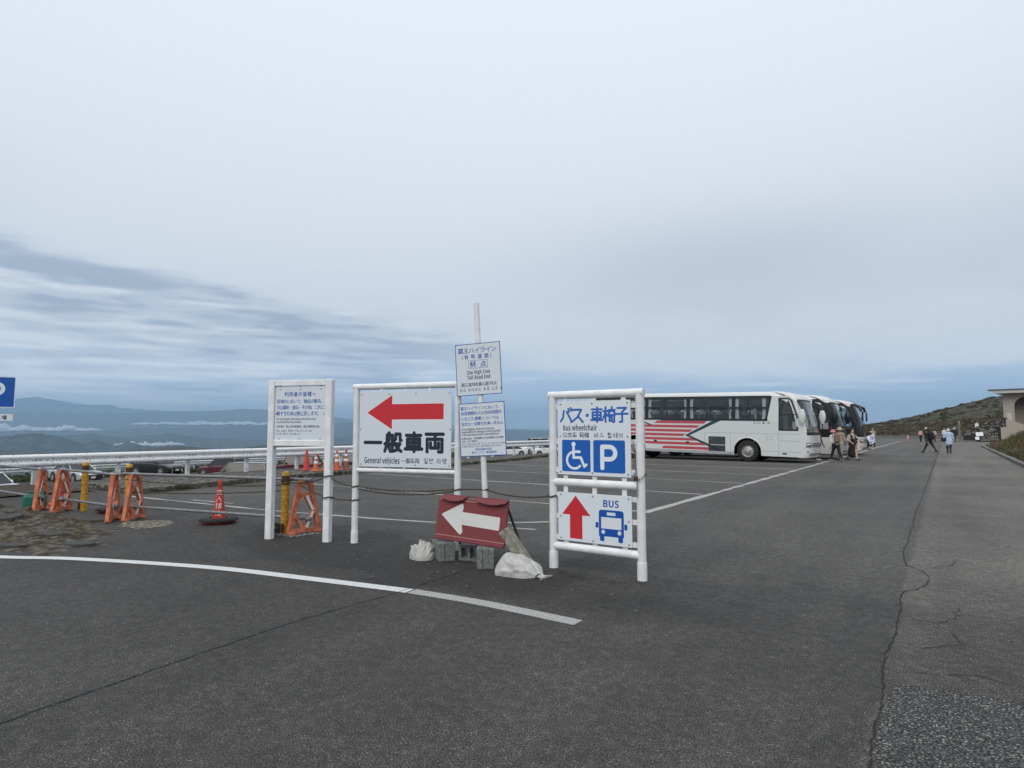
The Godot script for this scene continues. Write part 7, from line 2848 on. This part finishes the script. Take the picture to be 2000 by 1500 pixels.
	if o.has("hat"):
		var ht := Build.new()
		ht.tint = o.hat
		var brim: float = o.get("brim", 0.05)
		ht.lathe([[0.0, 0.165], [0.06, 0.163], [0.092, 0.14], [0.105, 0.07], [0.105 + brim, 0.045], [0.105 + brim, 0.04], [0.1, 0.06]], 16, Transform3D(Basis(Vector3.RIGHT, -0.1), head), false)
		part(t, "hat", ht.done(), M.cloth)
	# eyes and mouth
	var fb := Build.new()
	for s in [-1.0, 1.0]:
		fb.tint = Color(0.02, 0.015, 0.012)
		fb.box(head + Vector3(s * 0.032, 0.042, 0.096), Vector3(0.026, 0.009, 0.008), 0.002)
	fb.tint = Color(0.3, 0.12, 0.1)
	fb.box(head + Vector3(0, -0.022, 0.094), Vector3(0.042, 0.009, 0.008), 0.002)
	part(t, "face_features", fb.done(), M.cloth)
	return t


func bag(called: String, label: String, at: Vector3, turn: float, size: Vector3, c: Color) -> void:
	var t := thing(called, label, "bag", at, turn)
	var m := plain(c.r, c.g, c.b, 0.85)
	part(t, "sack", box_mesh(size, minf(size.x, size.z) * 0.35), m)
	part(t, "pocket", box_mesh(Vector3(size.x * 0.7, size.y * 0.4, size.z * 0.4), 0.02, Vector3(0, -size.y * 0.2, -size.z * 0.42)), m)
	for s in [-1.0, 1.0]:
		part(t, "strap", tube_mesh([Vector3(s * size.x * 0.3, size.y * 0.45, size.z * 0.3), Vector3(s * size.x * 0.34, size.y * 0.62, size.z * 0.75), Vector3(s * size.x * 0.36, size.y * 0.2, size.z * 1.0)], 0.014, 6), m)


func build_people() -> void:
	M.cloth = StandardMaterial3D.new()
	M.cloth.vertex_color_use_as_albedo = true
	M.cloth.roughness = 0.9
	var blk := Color(0.016, 0.016, 0.018)
	var wht := Color(0.62, 0.61, 0.58)
	var tan := Color(0.34, 0.27, 0.19)
	var pale := Color(0.48, 0.33, 0.26)
	person("person in white jacket and pink cap, bending forward with a brown backpack", Vector3(-4.5, 0, -34.6), -2.3, {"h": 1.62, "top": wht, "legs": blk, "hat": Color(0.66, 0.2, 0.24), "brim": 0.05, "lean": 0.3, "stride": 0.36, "arms": [0.4, -0.2], "bends": [0.5, 0.3], "bulk": 1.1, "shoe": Color(0.3, 0.3, 0.3)})
	bag("backpack", "brown backpack on the back of the person with the pink cap", Vector3(-4.42, 1.14, -34.45), -2.3, Vector3(0.32, 0.46, 0.18), Color(0.19, 0.13, 0.11))
	person("person in tan jacket, tan trousers and beige bucket hat seen from behind", Vector3(-4.44, 0, -35.5), 2.8, {"h": 1.72, "top": tan, "legs": Color(0.36, 0.3, 0.23), "hat": Color(0.42, 0.33, 0.22), "brim": 0.075, "lean": 0.06, "stride": 0.16, "bulk": 1.08})
	person("person in black sleeveless dress with pale scarf holding a stick with flag", Vector3(-3.98, 0, -36.3), 0.75, {"h": 1.62, "top": blk, "legs": blk, "dress": 0.5, "calf": pale, "skin": pale, "sleeve": Color(0.4, 0.36, 0.32), "scarf": Color(0.42, 0.37, 0.3), "stride": 0.32, "arms": [0.25, 0.9], "bends": [0.9, 0.3], "bare": true})
	person("person in black with black cap standing by the lilac coach", Vector3(-4.45, 0, -41.2), 0.5, {"h": 1.74, "top": blk, "legs": blk, "hat": blk, "brim": 0.04})
	person("person in pale jacket half hidden behind the one in the black dress", Vector3(-5.25, 0, -56.6), 0.4, {"h": 1.6, "top": Color(0.45, 0.43, 0.4), "legs": blk})
	person("person with short dark hair in a black dress seen from behind", Vector3(-4.85, 0, -54.6), 2.9, {"h": 1.62, "top": blk, "dress": 0.42, "calf": pale, "skin": pale, "bulk": 1.12, "outs": [0.35, 0.35], "bends": [1.0, 1.0]})
	person("person in beige sweater and dark trousers facing the camera", Vector3(-5.0, 0, -59.8), 0.55, {"h": 1.72, "top": Color(0.36, 0.31, 0.25), "legs": Color(0.02, 0.022, 0.035), "shoe": Color(0.5, 0.5, 0.5), "bulk": 1.1, "hair": Color(0.16, 0.12, 0.09)})
	person("person in black striding left across the road with a black backpack", Vector3(-0.9, 0, -50.4), -2.2, {"h": 1.66, "top": blk, "legs": blk, "stride": 0.5, "lean": 0.16, "arms": [0.4, -0.4], "bulk": 1.12})
	bag("backpack", "black backpack carried by the person striding across the road", Vector3(-0.74, 1.14, -50.23), -2.2, Vector3(0.34, 0.5, 0.2), Color(0.012, 0.012, 0.013))
	person("person in long pale blue coat walking away with white hair", Vector3(0.16, 0, -49.3), 3.0, {"h": 1.66, "top": Color(0.42, 0.5, 0.66), "legs": Color(0.02, 0.02, 0.03), "long": true, "stride": 0.2, "bulk": 1.2, "hair": Color(0.55, 0.54, 0.52)})
	bag("shoulder_bag", "dark shoulder bag beside the pale blue coat", Vector3(-0.1, 0.92, -49.2), 0.3, Vector3(0.3, 0.24, 0.12), Color(0.02, 0.02, 0.025))
	person("person in pink top farthest left of the group at the end of the road", Vector3(-2.55, 0, -93.0), 2.6, {"h": 1.6, "top": Color(0.6, 0.36, 0.34), "legs": Color(0.02, 0.02, 0.03)})
	person("person in dark jacket and white cap behind the striding one", Vector3(-1.9, 0, -90.0), 2.9, {"h": 1.82, "top": Color(0.04, 0.04, 0.045), "legs": blk, "hat": wht, "bulk": 1.1})
	person("person in pink top with red trousers right of the striding one", Vector3(-1.1, 0, -93.5), 2.5, {"h": 1.56, "top": Color(0.58, 0.34, 0.34), "legs": Color(0.2, 0.03, 0.035)})
	person("person in white shirt just left of the pale blue coat", Vector3(-0.1, 0, -94.0), 3.0, {"h": 1.78, "top": wht, "legs": Color(0.05, 0.07, 0.12), "hair": Color(0.2, 0.18, 0.16)})
	person("person in black shirt and white cap just right of the pale blue coat", Vector3(0.9, 0, -92.0), 2.9, {"h": 1.78, "top": Color(0.02, 0.022, 0.03), "legs": Color(0.03, 0.035, 0.05), "hat": wht, "bulk": 1.1})
	person("person standing in front of the nearest coach, legs showing below its nose", Vector3(-5.36, 0, -34.75), 2.4, {"h": 1.68, "top": Color(0.1, 0.1, 0.11), "legs": Color(0.018, 0.02, 0.03), "shoe": wht})
	person("person in white top on the ramp beside the building", Vector3(3.5, 1.0, -103.0), 0.4, {"h": 1.62, "top": Color(0.72, 0.72, 0.72), "legs": blk})
	person("person in yellow top on the ramp beside the building", Vector3(4.5, 1.0, -103.4), 0.8, {"h": 1.6, "top": Color(0.5, 0.36, 0.12), "legs": blk, "arms": [1.2, 0.2], "outs": [0.9, 0.2]})
	person("person in white shirt standing inside the nearest coach behind the driver", Vector3(-7.8, 1.26, -32.3), 1.5, {"h": 1.6, "top": wht, "legs": blk})
	# guide's flag
	var fl := thing("guide_flag", "white and blue flag hanging from a slim stick held by the guide", "flag", Vector3(-3.7, 1.02, -36.1), 0.0)
	part(fl, "stick", tube_mesh([Vector3(-0.12, -0.05, 0.06), Vector3(0.75, 0.36, -0.1)], 0.008, 6), M.bolt)
	var b := Build.new()
	var rows := []
	for j in 7:
		var row := PackedVector3Array()
		for i in 9:
			row.append(Vector3(0.73 - 0.34 * i / 8.0 * (1.0 - j * 0.05) + 0.01 * j, 0.36 - 0.16 * i / 8.0 - j * 0.07, -0.09 + 0.03 * sin(i * 0.9 + j * 0.7)))
		rows.append(row)
	b.sheet(rows)
	var p := Print.new(64, 64, Color8(222, 226, 236))
	p.fill([circle(30, 30, 13)], Color8(86, 110, 176))
	p.strokes([PackedVector2Array([Vector2(8, 54), Vector2(56, 50)])], 6, Color8(96, 120, 186))
	p.fill([circle(30, 30, 6)], Color8(222, 226, 236))
	part(fl, "cloth", b.done(), p.material(0.9))


# ------------------------------------------------------------------ grit, weeds

func build_small_things() -> void:
	var b := Build.new()
	b.tint = Color(0.2, 0.195, 0.185)
	b.lathe([[0.0, 0.0], [0.012, 0.002], [0.014, 0.007], [0.008, 0.012], [0.0, 0.013]], 6, Transform3D(Basis().scaled(Vector3(1.3, 0.8, 0.9)), Vector3.ZERO), false)
	var spots := []
	for i in 60:
		spots.append(Vector3(rng.randf_range(-9.0, -2.2), 0.0, rng.randfn(-5.4, 0.55)))
	for i in 40:
		spots.append(Vector3(rng.randf_range(-12.5, -4.0), 0.0, rng.randf_range(-6.0, -4.3)))
	scatter("loose_grit", "loose pale grit scattered on the asphalt round the signs", b.done(), spots, 0.25, 0.9)
	spots = []
	for c in [Vector3(-5.34, 0, -6.28), Vector3(-5.0, 0, -6.1), Vector3(-3.5, 0, -6.05), Vector3(-3.25, 0, -5.95), Vector3(-2.9, 0, -6.0), Vector3(-8.2, 0, -5.5)]:
		for i in 16:
			spots.append(c + Vector3(rng.randfn(0.0, 0.13), 0.0, rng.randfn(0.0, 0.045)))
	scatter("joint_weeds", "tiny weeds and moss at the feet of the sign posts", tuft_mesh(8, 0.025, 0.04, Color(0.03, 0.035, 0.012), Color(0.1, 0.1, 0.035)), spots, 0.5, 1.3)
